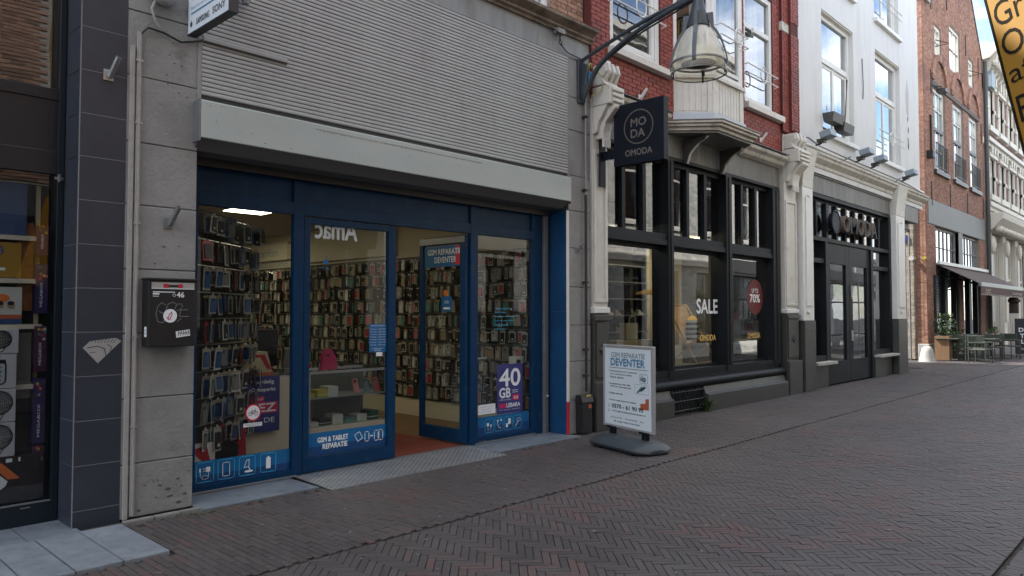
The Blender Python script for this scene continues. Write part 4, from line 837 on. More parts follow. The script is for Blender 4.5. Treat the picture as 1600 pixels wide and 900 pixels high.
b = MB().use('alu'); fl = Flat(b, (1.82, -.001, 1.22), lift=.0012); fl.lay(1).poly([(.0, .12), (.05, .17), (.23, .19), (.27, .165), (.105, 0)]); b.use('tile'); fl.lay(2)
for k in range(8): fl.line([(.06 + k * .022, .155), (.065 + k * .024, .182)], .004)
fl.line([(.03, .12), (.1, .13), (.15, .11), (.16, .06)], .006).line([(.05, .08), (.09, .085)], .004).line([(.17, .14), (.2, .12), (.19, .09)], .005); tag(part('diamond_sticker', b, ls), 'scuffed silver diamond shaped sticker')
NX = 1.765
m_ = MB().use('navyp'); m_.box(NX - .045, NX, .338, .40, 0, 6.4); part('frame_post', m_, ls, bev=.003)
m_ = MB().use('navyp').box(.3, NX - .045, .34, .39, 3.26, 3.35); part('frame_rail', m_, ls, bev=.003)
m_ = MB().use('navyp').box(.3, NX - .045, .345, .40, 2.68, 2.86); part('frame_rail', m_, ls, bev=.003)
m_ = MB().use('navyp').box(.3, NX - .045, .352, .40, 2.86, 3.26); m_.box(1.66, 1.69, .345, .352, 2.9, 3.2); part('spandrel_panel', m_, ls)
m_ = MB().use('navyp').box(.3, NX - .045, .34, .40, .0, .17); m_.use('rail').box(.3, NX - .05, .332, .34, .165, .178).box(1.52, 1.585, .334, .34, .135, .143); part('bottom_rail', m_, ls)
wl = part('window', MB().use('navyp').box(.3, NX - .045, .385, .395, .17, .19), ls, label='lower shop window filled with toy boxes'); pane(wl, .3, NX - .045, .17, 2.68, .37, 'glassn')
wu = part('window', MB().use('navyp').box(.3, NX - .045, .385, .395, 3.35, 3.36), ls, label='upper shop window'); pane(wu, .3, NX - .045, 3.35, 6.3, .37, 'glassd')
m_ = MB().use('dark').box(-1, 1.76, 2.4, 2.45, 0, 6.4); m_.box(1.75, 1.768, .41, 2.4, 0, 6.4); part('interior_wall', m_, ls); m_ = MB().use('dark').box(-1, 1.76, .4, 2.4, -.02, .02).box(-1, 1.76, .41, 2.4, 2.95, 3.0); part('floor', m_, ls)
part('sun_block_mass', MB().use('dark').box(-12, 2.08, 2.5, 9.3, 0, 10.2).box(-12, 2.08, .6, 2.5, 6.4, 9.8), ls)  # unseen mass behind the shop, added to keep sun off the street
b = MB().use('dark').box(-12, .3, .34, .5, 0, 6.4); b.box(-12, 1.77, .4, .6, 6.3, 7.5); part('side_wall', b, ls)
b = MB().use('stick'); b.use('rail').box(1.7, 1.757, .33, .338, 2.64, 2.66).box(1.72, 1.73, .30, .338, 2.62, 2.68); part('hook', b, ls)
# shelf with toy boxes
sh = thing('window_shelf', 'pale shelves with dark gaps carrying toy boxes at the far left window', 'shelf', (1.2, .5, .17))
for z in (2.16, 1.83, 1.48, 1.02): part('shelf', MB().use('incream').box(.6, 1.66, .44, .86, z, z + .035), sh)
part('side_panel', MB().use('kraft').box(1.62, 1.65, .5, .52, 1.0, 2.6), sh)
M['toyyel'] = mat('dull yellow card', (.3, .17, .02), .5)
M['toywhite'] = mat('printed white card', (.42, .43, .44), .5)
def toy(x0, x1, z0, z1, m, label, deco=None, y=.46, d=.2, cat='toy box'):
    b = MB().use(m).box(x0, x1, y, y + d, z0, z1); fl = Flat(b, (x0, y, z0)); w_, h_ = x1 - x0, z1 - z0
    if deco: deco(b, fl, w_, h_)
    return solo('toy_box', b, label, cat, 'toy boxes in the left window', bev=.002)
def dc_y(b, fl, w_, h_): b.use('navy'); fl.lay(1).disc(w_ * .68, h_ * .76, .05, .04); b.use('white'); fl.lay(2).ring(w_ * .68, h_ * .76, .035, .008, ry=.028).lay(1).rect(w_ * .5, h_ * .2, w_ * .8, h_ * .28).disc(w_ * .6, h_ * .4, .03, .04)
def dc_c(b, fl, w_, h_):
    b.use('c_orange'); fl.lay(1).rect(0, 0, w_, h_ * .25); b.use('c_blue'); fl.lay(2).rect(0, 0, w_, h_ * .14); b.use('opink'); fl.disc(w_ * .75, h_ * .7, .05, .03)
    for k in range(3): b.use('c_tan'); fl.lay(3).disc(w_ * (.6 + .13 * k), h_ * .5, .024); b.use('c_black'); fl.lay(4).disc(w_ * (.6 + .13 * k), h_ * .56, .022, .016)
    b.use('red'); fl.lay(3).rect(0, h_ * .78, w_ * .5, h_ * .9)
def dc_b(b, fl, w_, h_):
    b.use('ink'); fl.lay(1); cx, cz, r = w_ * .78, h_ * .58, h_ * .36
    fl.ring(cx, cz, r, .006, 26)
    for k in range(1, 7): fl.ring(cx, cz, r * (1 - k * .145), .0032, 22, r)
    for k in range(1, 7): fl.ring(cx, cz, r, .0032, 22, r * (1 - k * .145))
    for k in range(-3, 4): fl.line([(cx - r * .8, cz + r * (k * .2 - .3)), (cx + r * .8, cz + r * (k * .2 + .3))], .003)
    fl.line([(cx - r, cz - r * .6), (cx - r * 1.4, .01)], .006).line([(cx + r * .4, cz - r * .9), (cx + r * .1, .012), (cx - r * 1.2, .012)], .006).line([(cx - r * 1.5, .05), (cx - r * .2, h_ * .3)], .005); fl.rect(w_ * .4, h_ * .88, w_ * .56, h_ * .96)
def dc_n(b, fl, w_, h_):
    b.use('ink'); fl.lay(1).rr(w_ * .3, h_ * .12, w_ * .86, h_ * .8, .012); fl.rect(w_ * .3, h_ * .72, w_ * .86, h_ * .84)
    for i in range(5):
        for j in range(4): b.use('red' if (i, j) == (3, 1) else 'c_teal' if (i, j) == (4, 2) else 'pgrey'); fl.lay(2).rect(w_ * (.36 + i * .1), h_ * (.2 + j * .13), w_ * (.41 + i * .1), h_ * (.26 + j * .13))
def dc_k(b, fl, w_, h_):
    b.use('opink'); fl.lay(1).poly([(w_ * .5, h_ * .9), (w_ * .62, h_ * .88), (w_ * .8, h_ * .5), (w_ * .68, h_ * .5)]); b.use('white'); fl.lay(2).poly([(w_ * .3, h_ * .72), (w_ * .48, h_ * .86), (w_ * .68, h_ * .46), (w_ * .66, h_ * .36), (w_ * .42, h_ * .04), (w_ * .3, h_ * .08)]); b.use('red'); fl.lay(3)
    for (x, z) in ((.42, .7), (.5, .6), (.46, .2)): fl.disc(w_ * x, h_ * z, .018, .016, 8)
    b.use('white'); fl.lay(2).rect(w_ * .66, h_ * .88, w_ * .72, h_ * .96).rect(w_ * .78, h_ * .88, w_ * .8, h_ * .97)
toy(1.0, 1.52, 1.87, 2.14, M['toyyel'], 'yellow toy box with dark round picture on the second shelf of the left window', dc_y)
toy(1.0, 1.53, 1.52, 1.80, 'c_white', 'toy box with children and orange badge on the third shelf of the left window', dc_c)
toy(1.0, 1.55, 2.2, 2.6, 'c_blue', 'dark blue toy box on the top shelf of the left window')
toy(1.0, 1.50, 1.3, 1.56 - .08  , 'toywhite', 'white box with wire ball drawing directly below the lowest pale shelf', dc_b, y=.40)
toy(1.0, 1.49, 1.04, 1.295  , 'toywhite', 'white box with a number card drawing, second in the white stack', dc_n, y=.40)
toy(1.0, 1.49, .79, 1.035  , 'toywhite', 'white box with wire ball drawing directly below the number card box', dc_b, y=.40)
toy(1.0, 1.49, .53, .785  , 'toywhite', 'lowest white box with wire ball drawing, on the black card box', dc_b, y=.40)
toy(1.0, 1.66, .19, .525, 'c_black', 'black box with a large playing card picture at the bottom of the left window', dc_k, y=.40)
for k, (z0, z1) in enumerate(((2.05, 2.28), (1.6, 1.98), (1.15, 1.5), (.6, 1.1), (.2, .58))):
    b = MB().use(mat('purple candy tube %d' % k, (.06, .015, .05) if k % 2 == 0 else (.03, .02, .08), .4)).box(1.61, 1.69, .42, .5, z0, z1); fl = Flat(b, (1.61, .42, z0))
    b.use('white'); fl2 = Flat(b, (1.635, .42, z0 + .05), (0, 0, 1), (-1, 0, 0), lift=.0015); fl2.lay(1).text('MEGABOX', 0, -.02, (z1 - z0) * .5, .018)
    for j in range(7): b.use(('c_yel', 'c_mag', 'c_teal', 'c_white', 'opink')[(j + k) % 5]); fl.lay(1).disc(.02 + .05 * rnd.random(), (z1 - z0) * (.7 + .28 * rnd.random()), .011, n=8)
    solo('candy_tube', b, ['topmost', 'second from top', 'middle', 'long fourth', 'lowest'][k] + ' purple candy tube with coloured balls, left window right edge', 'candy tube', 'candy tubes in the left window')
b = MB().use(mat('amber toy pack', (.14, .05, .015), .4, va=.5, vs=14)).box(1.5, 1.6, .47, .52, 1.62, 2.3); solo('toy_pack', b, 'dark amber hanging toy pack between the shelves and the purple tubes', 'toy pack')
b = MB().use('c_grey').box(1.5, 1.6, .47, .55, .95, 1.45); solo('toy_pack', b, 'grey blister toy pack below the amber one', 'toy pack')

# ================================================================== RED BRICK BUILDING WITH BLACK SHOP FRONT
rb_ = thing('red_brick_building', 'red painted brick house with white bay window above a black framed shoe shop', 'shop building', (11.2, 0, 0))
rh = [(8.5, 9.82, 5.38, 7.6), (10.2, 12.16, 4.6, 8.6), (12.66, 13.88, 5.5, 7.7)]
m_ = MB().use('rmort'); wall_holes(m_, 8.06, 14.95, 4.6, 9.2, -.03, .25, rh); part('wall', m_, rb_)
hol = rh + [(8.44, 10.1, 5.27, 5.385), (12.6, 14.22, 5.34, 5.47), (14.2, 14.96, 4.6, 9.2)]
brick_wall(rb_, 'rbrick', 'rmort', 8.06, 14.2, 4.62, 9.0, -.03, holes=hol, single=230, seed=2, depth=.007, hd=False)
m_ = MB().use('rmort').box(14.22, 14.9, -.085, -.03, 5.2, 9.2); part('pilaster', m_, rb_)
brick_wall(rb_, 'rbrick', 'rmort', 14.2, 14.92, 5.22, 9.0, -.085, depth=.007, holes=[(14.2, 14.96, 7.22, 7.4)], single=50, seed=3)
m_ = MB().use('creamd').box(14.185, 14.94, -.1, -.02, 7.22, 7.4); part('stone_band', m_, rb_, bev=.004)
m_ = MB().use('rmort').box(14.5, 14.86, -.14, -.085, 5.25, 9.2); part('pilaster', m_, rb_)
brick_wall(rb_, 'rbrick', 'rmort', 14.49, 14.87, 5.27, 9.0, -.14, holes=[(14.2, 14.96, 7.22, 7.4)], single=40, seed=4)
def guard(x0, x1, z, y, nm='window_guard'):
    b = MB().use('whitep'); b.tube([(x0, y, z), (x1, y, z)], .012, 6); b.tube([(x0, y, z + .17), (x1, y, z + .17)], .012, 6); cx = (x0 + x1) / 2
    b.tube([(cx + .13 * math.cos(2 * math.pi * k / 20), y - .01, z + .085 + .15 * math.sin(2 * math.pi * k / 20)) for k in range(20)], .012, 6, closed=True)
    for x in (x0, x1): b.tube([(x, y, z), (x, .0, z - .02)], .01, 5); b.tube([(x, y, z + .17), (x, .0, z + .17)], .01, 5)
    return part(nm, b, rb_, smooth=True)
window(rb_, 8.5, 9.82, 5.38, 7.6, -.01, 'whitep', .11, curtain=[(8.6, 8.8)], gy=.05); m_ = MB().use('whitep').box(9.62, 9.7, .0, .05, 5.5, 7.5).box(8.6, 9.7, .005, .055, 5.5, 5.56); part('inner_frame', m_, rb_)
m_ = MB().use('cream').box(8.45, 10.08, -.14, .02, 5.285, 5.38); part('window_sill', m_, rb_, bev=.006); guard(8.46, 9.86, 6.05, -.12)
window(rb_, 12.66, 13.88, 5.5, 7.7, -.01, 'whitep', .1, hb=(6.95,), bw=.09, gy=.05, curtain=[(13.3, 13.75)]); m_ = MB().use('cream').box(12.62, 14.2, -.14, .02, 5.355, 5.465); part('window_sill', m_, rb_, bev=.006); guard(12.64, 13.92, 6.0, -.12)
b = MB().use('whitep').obox((13.3, .1, 6.2), (.9, .42, 0), (-.42, .9, 0), (0, 0, 1), .03, .02, .66).obox((13.3, .1, 6.86), (.9, .42, 0), (-.42, .9, 0), (0, 0, 1), .42, .02, .04); part('open_sash', b, rb_)
# bay window
B = [(10.2, 0), (10.66, -.46), (11.7, -.46), (12.16, 0)]
m_ = MB().use('cream').prism(B, (0, 0, .62), (0, 0, 4.74), (1, 0, 0), (0, 1, 0)); part('bay_panel', m_, rb_, bev=.004)
def bq(i, a, c, z0, z1, d=.02, mt='cream', nm='bay_trim', lf=0):
    p, q = Vector((*B[i], 0)), Vector((*B[i + 1], 0)); t = (q - p).normalized(); n = Vector((t.y, -t.x, 0)); L = (q - p).length
    mid = p + t * (a + c) / 2 * L + n * (d / 2 + lf) + Vector((0, 0, (z0 + z1) / 2)); return MB().use(mt).obox(mid, t, n, (0, 0, 1), abs(c - a) / 2 * L, d / 2 + .0005, (z1 - z0) / 2)
for i in range(3):
    for a, c in ((0, .12), (.88, 1)): part('bay_trim', bq(i, a, c, 4.8, 5.34), rb_, bev=.003)
    part('bay_trim', bq(i, -.02, 1.02, 5.34, 5.40, .05), rb_, bev=.004)
    nb = 5 if i != 1 else 8
    for k in range(nb): part('bay_board', bq(i, .125 + .75 * k / nb + .006, .125 + .75 * (k + 1) / nb - .006, 4.82, 5.33, .006), rb_, bev=.0015)
    p, q = Vector((*B[i], 0)), Vector((*B[i + 1], 0)); t = (q - p).normalized(); n = Vector((t.y, -t.x, 0)); L = (q - p).length
    b = MB().use('whitep')
    for a, c, z0, z1 in ((0, .13, 5.4, 8.6), (.87, 1, 5.4, 8.6), (.13, .87, 5.4, 5.48), (.13, .87, 8.4, 8.6)):
        b.obox(p + t * (a + c) / 2 * L - n * .03 + Vector((0, 0, (z0 + z1) / 2)), t, n, (0, 0, 1), (c - a) / 2 * L, .035, (z1 - z0) / 2)
    b.obox(p + t * .5 * L - n * .02 + Vector((0, 0, 5.55)), t, n, (0, 0, 1), .37 * L, .02, .03)
    f_ = part('bay_window', b, rb_, bev=.003)
    a_, c_ = p + t * .1 * L - n * .03, p + t * .9 * L - n * .03
    part('pane', MB().use('glassd').add([(a_.x, a_.y, 5.42), (c_.x, c_.y, 5.42), (c_.x, c_.y, 8.5), (a_.x, a_.y, 8.5)], [(0, 1, 2, 3)]), f_)
    b = MB().use('curtain'); vs = []
    for k in range(11):
        pt = p + t * L * (.5 + .037 * k) - n * (.14 + .03 * math.sin(k * 2.2)); vs += [(pt.x, pt.y, 5.45), (pt.x, pt.y, 8.5)]
    b.add(vs, [(2 * k, 2 * k + 2, 2 * k + 3, 2 * k + 1) for k in range(10)]); part('curtain', b, f_, smooth=True)
b = MB().use('whitep'); b.tube([(10.72, -.6, 6.05), (11.66, -.6, 6.05)], .012, 6).tube([(10.72, -.6, 6.22), (11.66, -.6, 6.22)], .012, 6).tube([(11.3 + .13 * math.cos(k * .314), -.61, 6.135 + .15 * math.sin(k * .314)) for k in range(20)], .012, 6, closed=True)
for x in (10.72, 11.66): b.tube([(x, -.6, 6.05), (x, -.45, 6.05)], .01, 5).tube([(x, -.6, 6.22), (x, -.45, 6.22)], .01, 5)
part('window_guard', b, rb_, smooth=True)
Bo = lambda e: [(10.2 - e * 1.0, .02), (10.2 - e, -e * .0 - .0), (10.66 - e * .55, -.46 - e), (11.7 + e * .55, -.46 - e), (12.16 + e, 0), (12.16 + e, .02)]
m_ = MB().use(mat('blue grey lead flashing', (.42, .46, .5), .5, va=.08, vs=6)).prism(Bo(.05), (0, 0, .13), (0, 0, 4.66), (1, 0, 0), (0, 1, 0)); part('lead_flashing', m_, rb_, bev=.006)
for e, z0, z1 in ((.25, 4.575, 4.615), (.21, 4.53, 4.573), (.15, 4.475, 4.528)):
    m_ = MB().use('creamd').prism(Bo(e), (0, 0, z1 - z0), (0, 0, z0), (1, 0, 0), (0, 1, 0)); part('bay_moulding', m_, rb_, bev=.008)
m_ = MB().use('fascia').prism(Bo(.12), (0, 0, .03), (0, 0, 4.44), (1, 0, 0), (0, 1, 0)); part('bay_soffit', m_, rb_)
m_ = MB().use('rail').prism(Bo(.265), (0, 0, .012), (0, 0, 4.617), (1, 0, 0), (0, 1, 0)); part('gutter_edge', m_, rb_)
# cornice left and right of the bay
for a, c in ((8.4, 9.86), (12.5, 14.18)):
    m_ = MB().use('creamd').prism([(.0, 4.46), (-.1, 4.5), (-.13, 4.56), (-.2, 4.6), (-.22, 4.65), (.0, 4.69)], (c - a, 0, 0), (a, 0, 0), (0, 1, 0), (0, 0, 1)); m_.use('rail').box(a, c, -.225, .0, 4.691, 4.7); part('cornice', m_, rb_, bev=.003)
# bay brackets
for x in (10.55, 11.75):
    b = MB().use('anthl').prism([(.0, 4.42), (-.4, 4.43), (-.38, 4.37), (-.28, 4.33), (-.16, 4.26), (-.08, 4.16), (-.05, 4.08), (.0, 4.02)], (.07, 0, 0), (x, 0, 0), (0, 1, 0), (0, 0, 1))
    b.use('creamd').tube([(x + .035, -.42, 4.41), (x + .035, -.26, 4.33), (x + .035, -.11, 4.18), (x + .035, -.05, 4.02)], .02, 6); part('bracket', b, rb_, bev=.003)
# shop front: fascia, frame
m_ = MB().use('fascia').box(8.4, 14.2, .02, .1, 4.09, 4.6); part('fascia', m_, rb_, bev=.003)
m_ = MB().use('anth').box(8.4, 14.18, .0, .2, 4.03, 4.085); part('frame_rail', m_, rb_, bev=.003)
m_ = MB().use('anth').box(8.4, 14.1, .0, .28, 2.66, 2.74).box(8.4, 14.1, .015, .27, 2.74, 2.84); part('frame_rail', m_, rb_, bev=.004)
m_ = MB().use('anth').box(8.4, 14.1, .0, .3, .61, .70); part('frame_rail', m_, rb_, bev=.004)
GY = .165
for a, c in ((8.32, 8.42), (10.06, 10.22), (11.96, 12.17), (13.86, 14.17)):
    m_ = MB().use('anth').box(a, c, -.015, .3, .6, 4.03); m_.box((a + c) / 2 - .02, (a + c) / 2 + .02, -.028, -.015, .7, 4.0); part('frame_post', m_, rb_, bev=.004)
SP = [(8.42, 10.06), (10.22, 11.96), (12.17, 13.86)]
for i, (a, c) in enumerate(SP):
    f_ = part('window', MB().use('anth').box(a, c, GY - .02, GY + .03, .70, .74).box(a, c, GY - .02, GY + .03, 2.6, 2.66), rb_, label=['left', 'middle', 'right'][i] + ' large display window'); pane(f_, a, c, .72, 2.64, GY, 'glass2')
    b = MB().use('anth').box(a, c, .1, .24, 3.96, 4.03); n = 3
    for k in range(1, n): x = a + (c - a) * k / n; b.box(x - .045, x + .045, .07, .16, 2.84, 3.97)
    f_ = part('transom_window', b, rb_, bev=.003)
    for k in range(n): x0, x1 = a + (c - a) * k / n + .03, a + (c - a) * (k + 1) / n - .03; pane(f_, x0, x1, 2.84, 3.98, .135, 'glassd')
# plinth
m_ = MB().use('anth').box(8.4, 14.15, .0, .3, .53, .61); part('plinth', m_, rb_)
m_ = MB().use('anthl').prism([(-.0, .0), (-.15, .0), (-.15, .27), (-.09, .30), (-.055, .40), (.0, .41)], (1.56, 0, 0), (8.42, 0, 0), (0, 1, 0), (0, 0, 1)); m_.prism([(-.0, .0), (-.15, .0), (-.15, .27), (-.09, .30), (-.055, .40), (.0, .41)], (3.14, 0, 0), (11.03, 0, 0), (0, 1, 0), (0, 0, 1)); part('plinth', m_, rb_, bev=.006)
m_ = MB().use('anth').tube([(8.43, -.02, .475), (14.17, -.02, .475)], .075, 14); part('torus_moulding', m_, rb_, smooth=True)
m_ = MB().use('black').box(9.98, 11.03, -.02, .1, .0, .41); 
part('vent_recess', m_, rb_); m_ = MB().use('anth')
for k in range(11): m_.tube([(10.03 + k * .093, -.06, .40), (10.03 + k * .093, -.13, .03)], .011, 5)
for z, y in ((.36, -.07), (.22, -.1), (.08, -.125)): m_.tube([(9.99, y, z), (11.02, y, z)], .012, 5)
part('iron_vent', m_, rb_)
# pilasters with scroll corbels
def corbel(root, x0, x1, y, zt, mt='cream'):
    w_ = x1 - x0; b = MB().use(mt)
    b.prism([(y, zt - .72), (y - .12, zt - .72), (y - .13, zt - .62), (y - .16, zt - .5), (y - .26, zt - .4), (y - .33, zt - .33), (y - .33, zt - .28), (y, zt - .28)], (w_ * .56, 0, 0), (x0 + w_ * .22, 0, 0), (0, 1, 0), (0, 0, 1)); part('corbel_scroll', b, root, bev=.012)
    b = MB().use(mt).prism([(y, zt - .66), (y - .06, zt - .64), (y - .1, zt - .5), (y - .2, zt - .36), (y - .24, zt - .28), (y, zt - .28)], (w_, 0, 0), (x0, 0, 0), (0, 1, 0), (0, 0, 1)); part('corbel_side', b, root, bev=.01)
    b = MB().use(mt).box(x0 - .01, x1 + .01, y - .3, y, zt - .28, zt - .02); part('corbel_block', b, root, bev=.012)
    for k in range(3): part('corbel_flute', MB().use(mt).box(x0 + .04, x1 - .04, y - .335, y - .3, zt - .25 + k * .075, zt - .205 + k * .075), root, bev=.01)
    b = MB().use(mt).prism([(y, zt), (y - .22, zt), (y - .16, zt + .1), (y - .24, zt + .17), (y - .22, zt + .26), (y, zt + .28)], (w_, 0, 0), (x0, 0, 0), (0, 1, 0), (0, 0, 1)); part('corbel_cap', b, root, bev=.012)
    for k in range(3): b = MB().use(mt).prism([(y - .18, zt + .02), (y - .27, zt + .18), (y - .24, zt + .3), (y, zt + .3)], (w_ * .16, 0, 0), (x0 + w_ * (.08 + .34 * k), 0, 0), (0, 1, 0), (0, 0, 1)); part('corbel_leaf', b, root, bev=.01)
    b = MB().use(mt)
    for k in range(4): b.box(x0 + w_ * (.24 + .13 * k), x0 + w_ * (.33 + .13 * k), y - .14, y - .1, zt - .84, zt - .72)
    part('corbel_drop', b, root, bev=.008)
for (x0, x1, y, zt) in ((8.1, 8.4, -.03, 4.72), (14.3, 14.82, -.06, 4.86)):
    b = MB().use('cream').box(x0 - .02, x1 + .02, y, .2, 1.6, zt + .3); part('pilaster', b, rb_, bev=.006)
    b = MB().use('cream').box(x0 + .0, x0 + .05, y - .025, y, 1.75, 3.85).box(x1 - .05, x1, y - .025, y, 1.75, 3.85).box(x0 + .05, x1 - .05, y - .024, y, 3.8, 3.85).box(x0 + .05, x1 - .05, y - .024, y, 1.75, 1.8); part('pilaster_frame', b, rb_, bev=.004)
    b = MB().use('whitep').box(x0 - .03, x1 + .03, y - .04, .1, 1.60, 1.68); part('pilaster_base', b, rb_, bev=.01)
    b = MB().use('anthl').box(x0 - .02, x1 + .02, y - .02, .2, .0, 1.595).box(x0 - .05, x1 + .04, y - .07, y - .02, 1.5, 1.57).box(x0 + .02, x1 - .02, y - .045, y - .02, .72, 1.47).box(x0 - .05, x1 + .04, y - .09, y - .02, 0, .66)
    for k in range(4): b.sphere(((x0 + x1) / 2 + .045 * math.cos(k * 1.57), y - .05, 1.1 + .045 * math.sin(k * 1.57)), .035, 1, .6, 1, 8)
    part('pilaster_plinth', b, rb_, bev=.008); corbel(rb_, x0 - .01, x1 + .01, y, zt)
# interior of the shoe shop
m_ = MB().use('dark').box(8.1, 15.4, 4.0, 4.1, 0, 4.2).box(8.1, 8.2, .3, 4.0, 0, 4.2); m_.box(8.1, 21.5, .35, 6.0, 2.95, 3.0).box(8.1, 21.5, 6, 6.1, 0, 4.3).box(8.1, 21.5, .35, 6.1, 4.25, 4.3); part('interior_wall', m_, rb_)
m_ = MB().use('incream').box(8.2, 15.2, .3, 1.7, .5, .6); part('window_platform', m_, rb_); m_ = MB().use('incream').box(11.9, 13.18, 1.6, 1.64, .6, 2.94).use('dark').box(8.2, 11.9, 1.9, 1.94, .6, 2.94).use('room').box(13.25, 15.15, 1.9, 1.95, .6, 2.9).box(13.2, 13.22, .5, 1.9, .6, 2.9); part('display_wall', m_, rb_)
part('sun_block_mass', MB().use('dark').box(8.06, 14.95, 1.06, 9.3, 4.4, 10.6).box(8.06, 14.95, .2, 1.1, 9.2, 10.0), rb_)  # unseen mass behind the brick front, added to block the sun
part('sun_block_mass', MB().use('dark').box(15.0, 23.7, 1.06, 8.0, 4.4, 11.45), rb_)  # same added sun blocker, behind the white house front
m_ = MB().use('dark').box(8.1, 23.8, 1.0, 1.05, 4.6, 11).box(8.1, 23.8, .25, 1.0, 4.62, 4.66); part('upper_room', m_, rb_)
b = MB().use('spot').box(9.45, 9.53, .62, .7, 2.87, 2.9); solo('spotlight', b, 'tiny lit spotlight in the ceiling behind the left display window', 'spotlight'); b = MB().use(mat('lit display spot', (.9, .9, .8), .5, emit=(1, .82, .5), es=22)).box(11.75, 12.05, .5, .72, 2.88, 2.92); solo('spotlight', b, 'tiny lit spotlight above the deck chair display', 'spotlight')
def print_on(root, t, x, z, w_, h_, mt, y=GY, nm='window_lettering', bold=.004, label=None):
    b = MB().use(mt); Flat(b, (0, y, 0)).lay(1).text(t, x, z, w_, h_, bold); return part(nm, b, root, label=label)
print_on(rb_, 'SALE', 11.22, 1.6, .72, .24, 'white', bold=.008); print_on(rb_, 'OMODA', 11.32, 1.13, .55, .1, 'gold'); print_on(rb_, 'OMODA', 13.1, 1.13, .52, .1, 'gold')
b = MB().use('maroon'); fl = Flat(b, (13.42, GY, 1.91)); fl.lay(1).disc(0, 0, .335, n=36); b.use('white'); fl.lay(2).text('UP TO', -.14, .08, .27, .08, .001).text('70%', -.22, -.1, .42, .15, .006); part('round_sticker', b, rb_, label='maroon disc reading UP TO 70%')
# shoe shop window display
dx = .9
def bowl(c, label): 
    b = MB().use('yellow').lathe([(.0, .075), (.1, .07), (.2, .05), (.28, .02), (.31, 0), (.29, -.01)], c, 22); return solo('parasol_shade', b, label, 'lamp shade', smooth=True)
bowl((10.75, .72, 1.93), 'yellow dome shaped shade floating in the left display window of the shoe shop'); 
b = MB().use('c_grey').tube([(10.75, .72, 1.98), (10.75, .72, 2.9)], .006, 6); solo('shade_cord', b, 'thin cord from which the yellow shade hangs', 'cord')
b = MB().use('kraft').box(9.93, 10.25, .7, .84, 1.18, 1.44).use('incream').tube([(10.0, .7, 1.42), (10.01, .7, 1.52), (10.1, .7, 1.56), (10.18, .7, 1.52), (10.18, .7, 1.42)], .008); solo('paper_bag', b, 'kraft paper bag with rope handles on the stacked kraft boxes', 'bag', bev=.003)
for (a, c, z0, z1, l_) in ((9.45, 10.3, .98, 1.17, 'wide kraft box directly under the paper bag'), (9.75, 10.75, .62, .965, 'large kraft box on the window platform at the bottom of the stack')):
    b = MB().use('kraft').box(a, c, .55, .9, z0, z1); fl = Flat(b, (a, .55, z0)); b.use('gold'); fl.lay(1).text('OMODA', (c - a) * .25, .09, (c - a) * .4, .08, .001); solo('kraft_box', b, l_, 'box', 'kraft boxes in the shoe shop window', bev=.003)
b = MB().use('c_white').box(10.34, 10.62, .6, .7, .97, 1.17)
for k in range(6): b.use('c_black').box(10.36 + k * .04, 10.372 + k * .04, .595, .6, .98, 1.16)
solo('striped_case', b, 'small black and white striped case beside the kraft boxes', 'case', bev=.004)
ch = thing('deck_chair', 'wooden deck chair with tan canvas and cushions in the middle display window', 'chair', (12.45, .75, .6))
b = MB().use('canvas')
for x in (11.80, 12.50): b.tube([(x, .5, .72), (x, 1.1, 1.75)], .018, 6).tube([(x + .03, 1.1, .65), (x + .03, .5, 1.15)], .018, 6)
b.tube([(11.80, .5, .72), (12.50, .5, .72)], .018, 6).tube([(11.80, 1.1, 1.75), (12.50, 1.1, 1.75)], .018, 6).tube([(11.80, .5, 1.15), (12.50, .5, 1.15)], .018, 6); part('frame', b, ch)
b = MB().use('canvas'); b.add([(11.83, 1.09, 1.74), (12.47, 1.09, 1.74), (12.47, .95, 1.3), (11.83, .95, 1.3), (12.47, .75, 1.05), (11.83, .75, 1.05), (12.47, .5, 1.12), (11.83, .5, 1.12)], [(0, 1, 2, 3), (3, 2, 4, 5), (5, 4, 6, 7)]); part('seat', b, ch, smooth=True)
b = MB().use('yellow').sphere((12.30, .86, 1.36), .2, 1, .4, 1, 14); solo('cushion', b, 'yellow cushion on the deck chair behind the word SALE', 'cushion', smooth=True)
b = MB()
for k in range(8): b.use('c_white' if k % 2 else 'c_black').lathe([(.2 - .01 * abs(k - 3.5), -.18 + k * .045), (.2 - .01 * abs(k - 2.5), -.18 + (k + 1) * .045)], (11.87, .62, 1.3), 18, 1, .5)
solo('striped_cushion', b, 'black and cream striped cushion leaning on the deck chair', 'cushion', smooth=True)
b = MB().use('c_red').prism([(0, 0), (.1, 0), (.14, .3), (.3, .5), (.2, .55), (.05, .3), (-.08, .5), (-.14, .45)], (0, .05, 0), (13.95, .9, 1.1), (1, 0, 0), (0, 0, 1)); solo('red_ornament', b, 'red branching ornament in the right display window', 'ornament', bev=.01)
b = MB().use('c_mag').prism([(0, .3), (.3, .3), (.22, 0), (.08, 0)], (0, .1, 0), (14.45, .8, 1.1), (1, 0, 0), (0, 0, 1)); solo('pink_bag', b, 'bright pink handbag on the shelf in the right display window', 'bag', bev=.01)
b = MB().use('kraft').box(13.25, 15.1, .45, 1.2, 1.06, 1.1); solo('display_shelf', b, 'pale display shelf across the right shoe shop window', 'shelf')
b = MB().use('c_white').box(13.6, 13.8, 1.0, 1.1, 1.1, 1.8); solo('display_block', b, 'white display block behind the maroon disc', 'display block')
b = MB().use('c_white').box(14.8, 15.1, .85, 1.0, 1.1, 1.45); solo('display_block', b, 'low pale display block right of the pink handbag', 'display block')
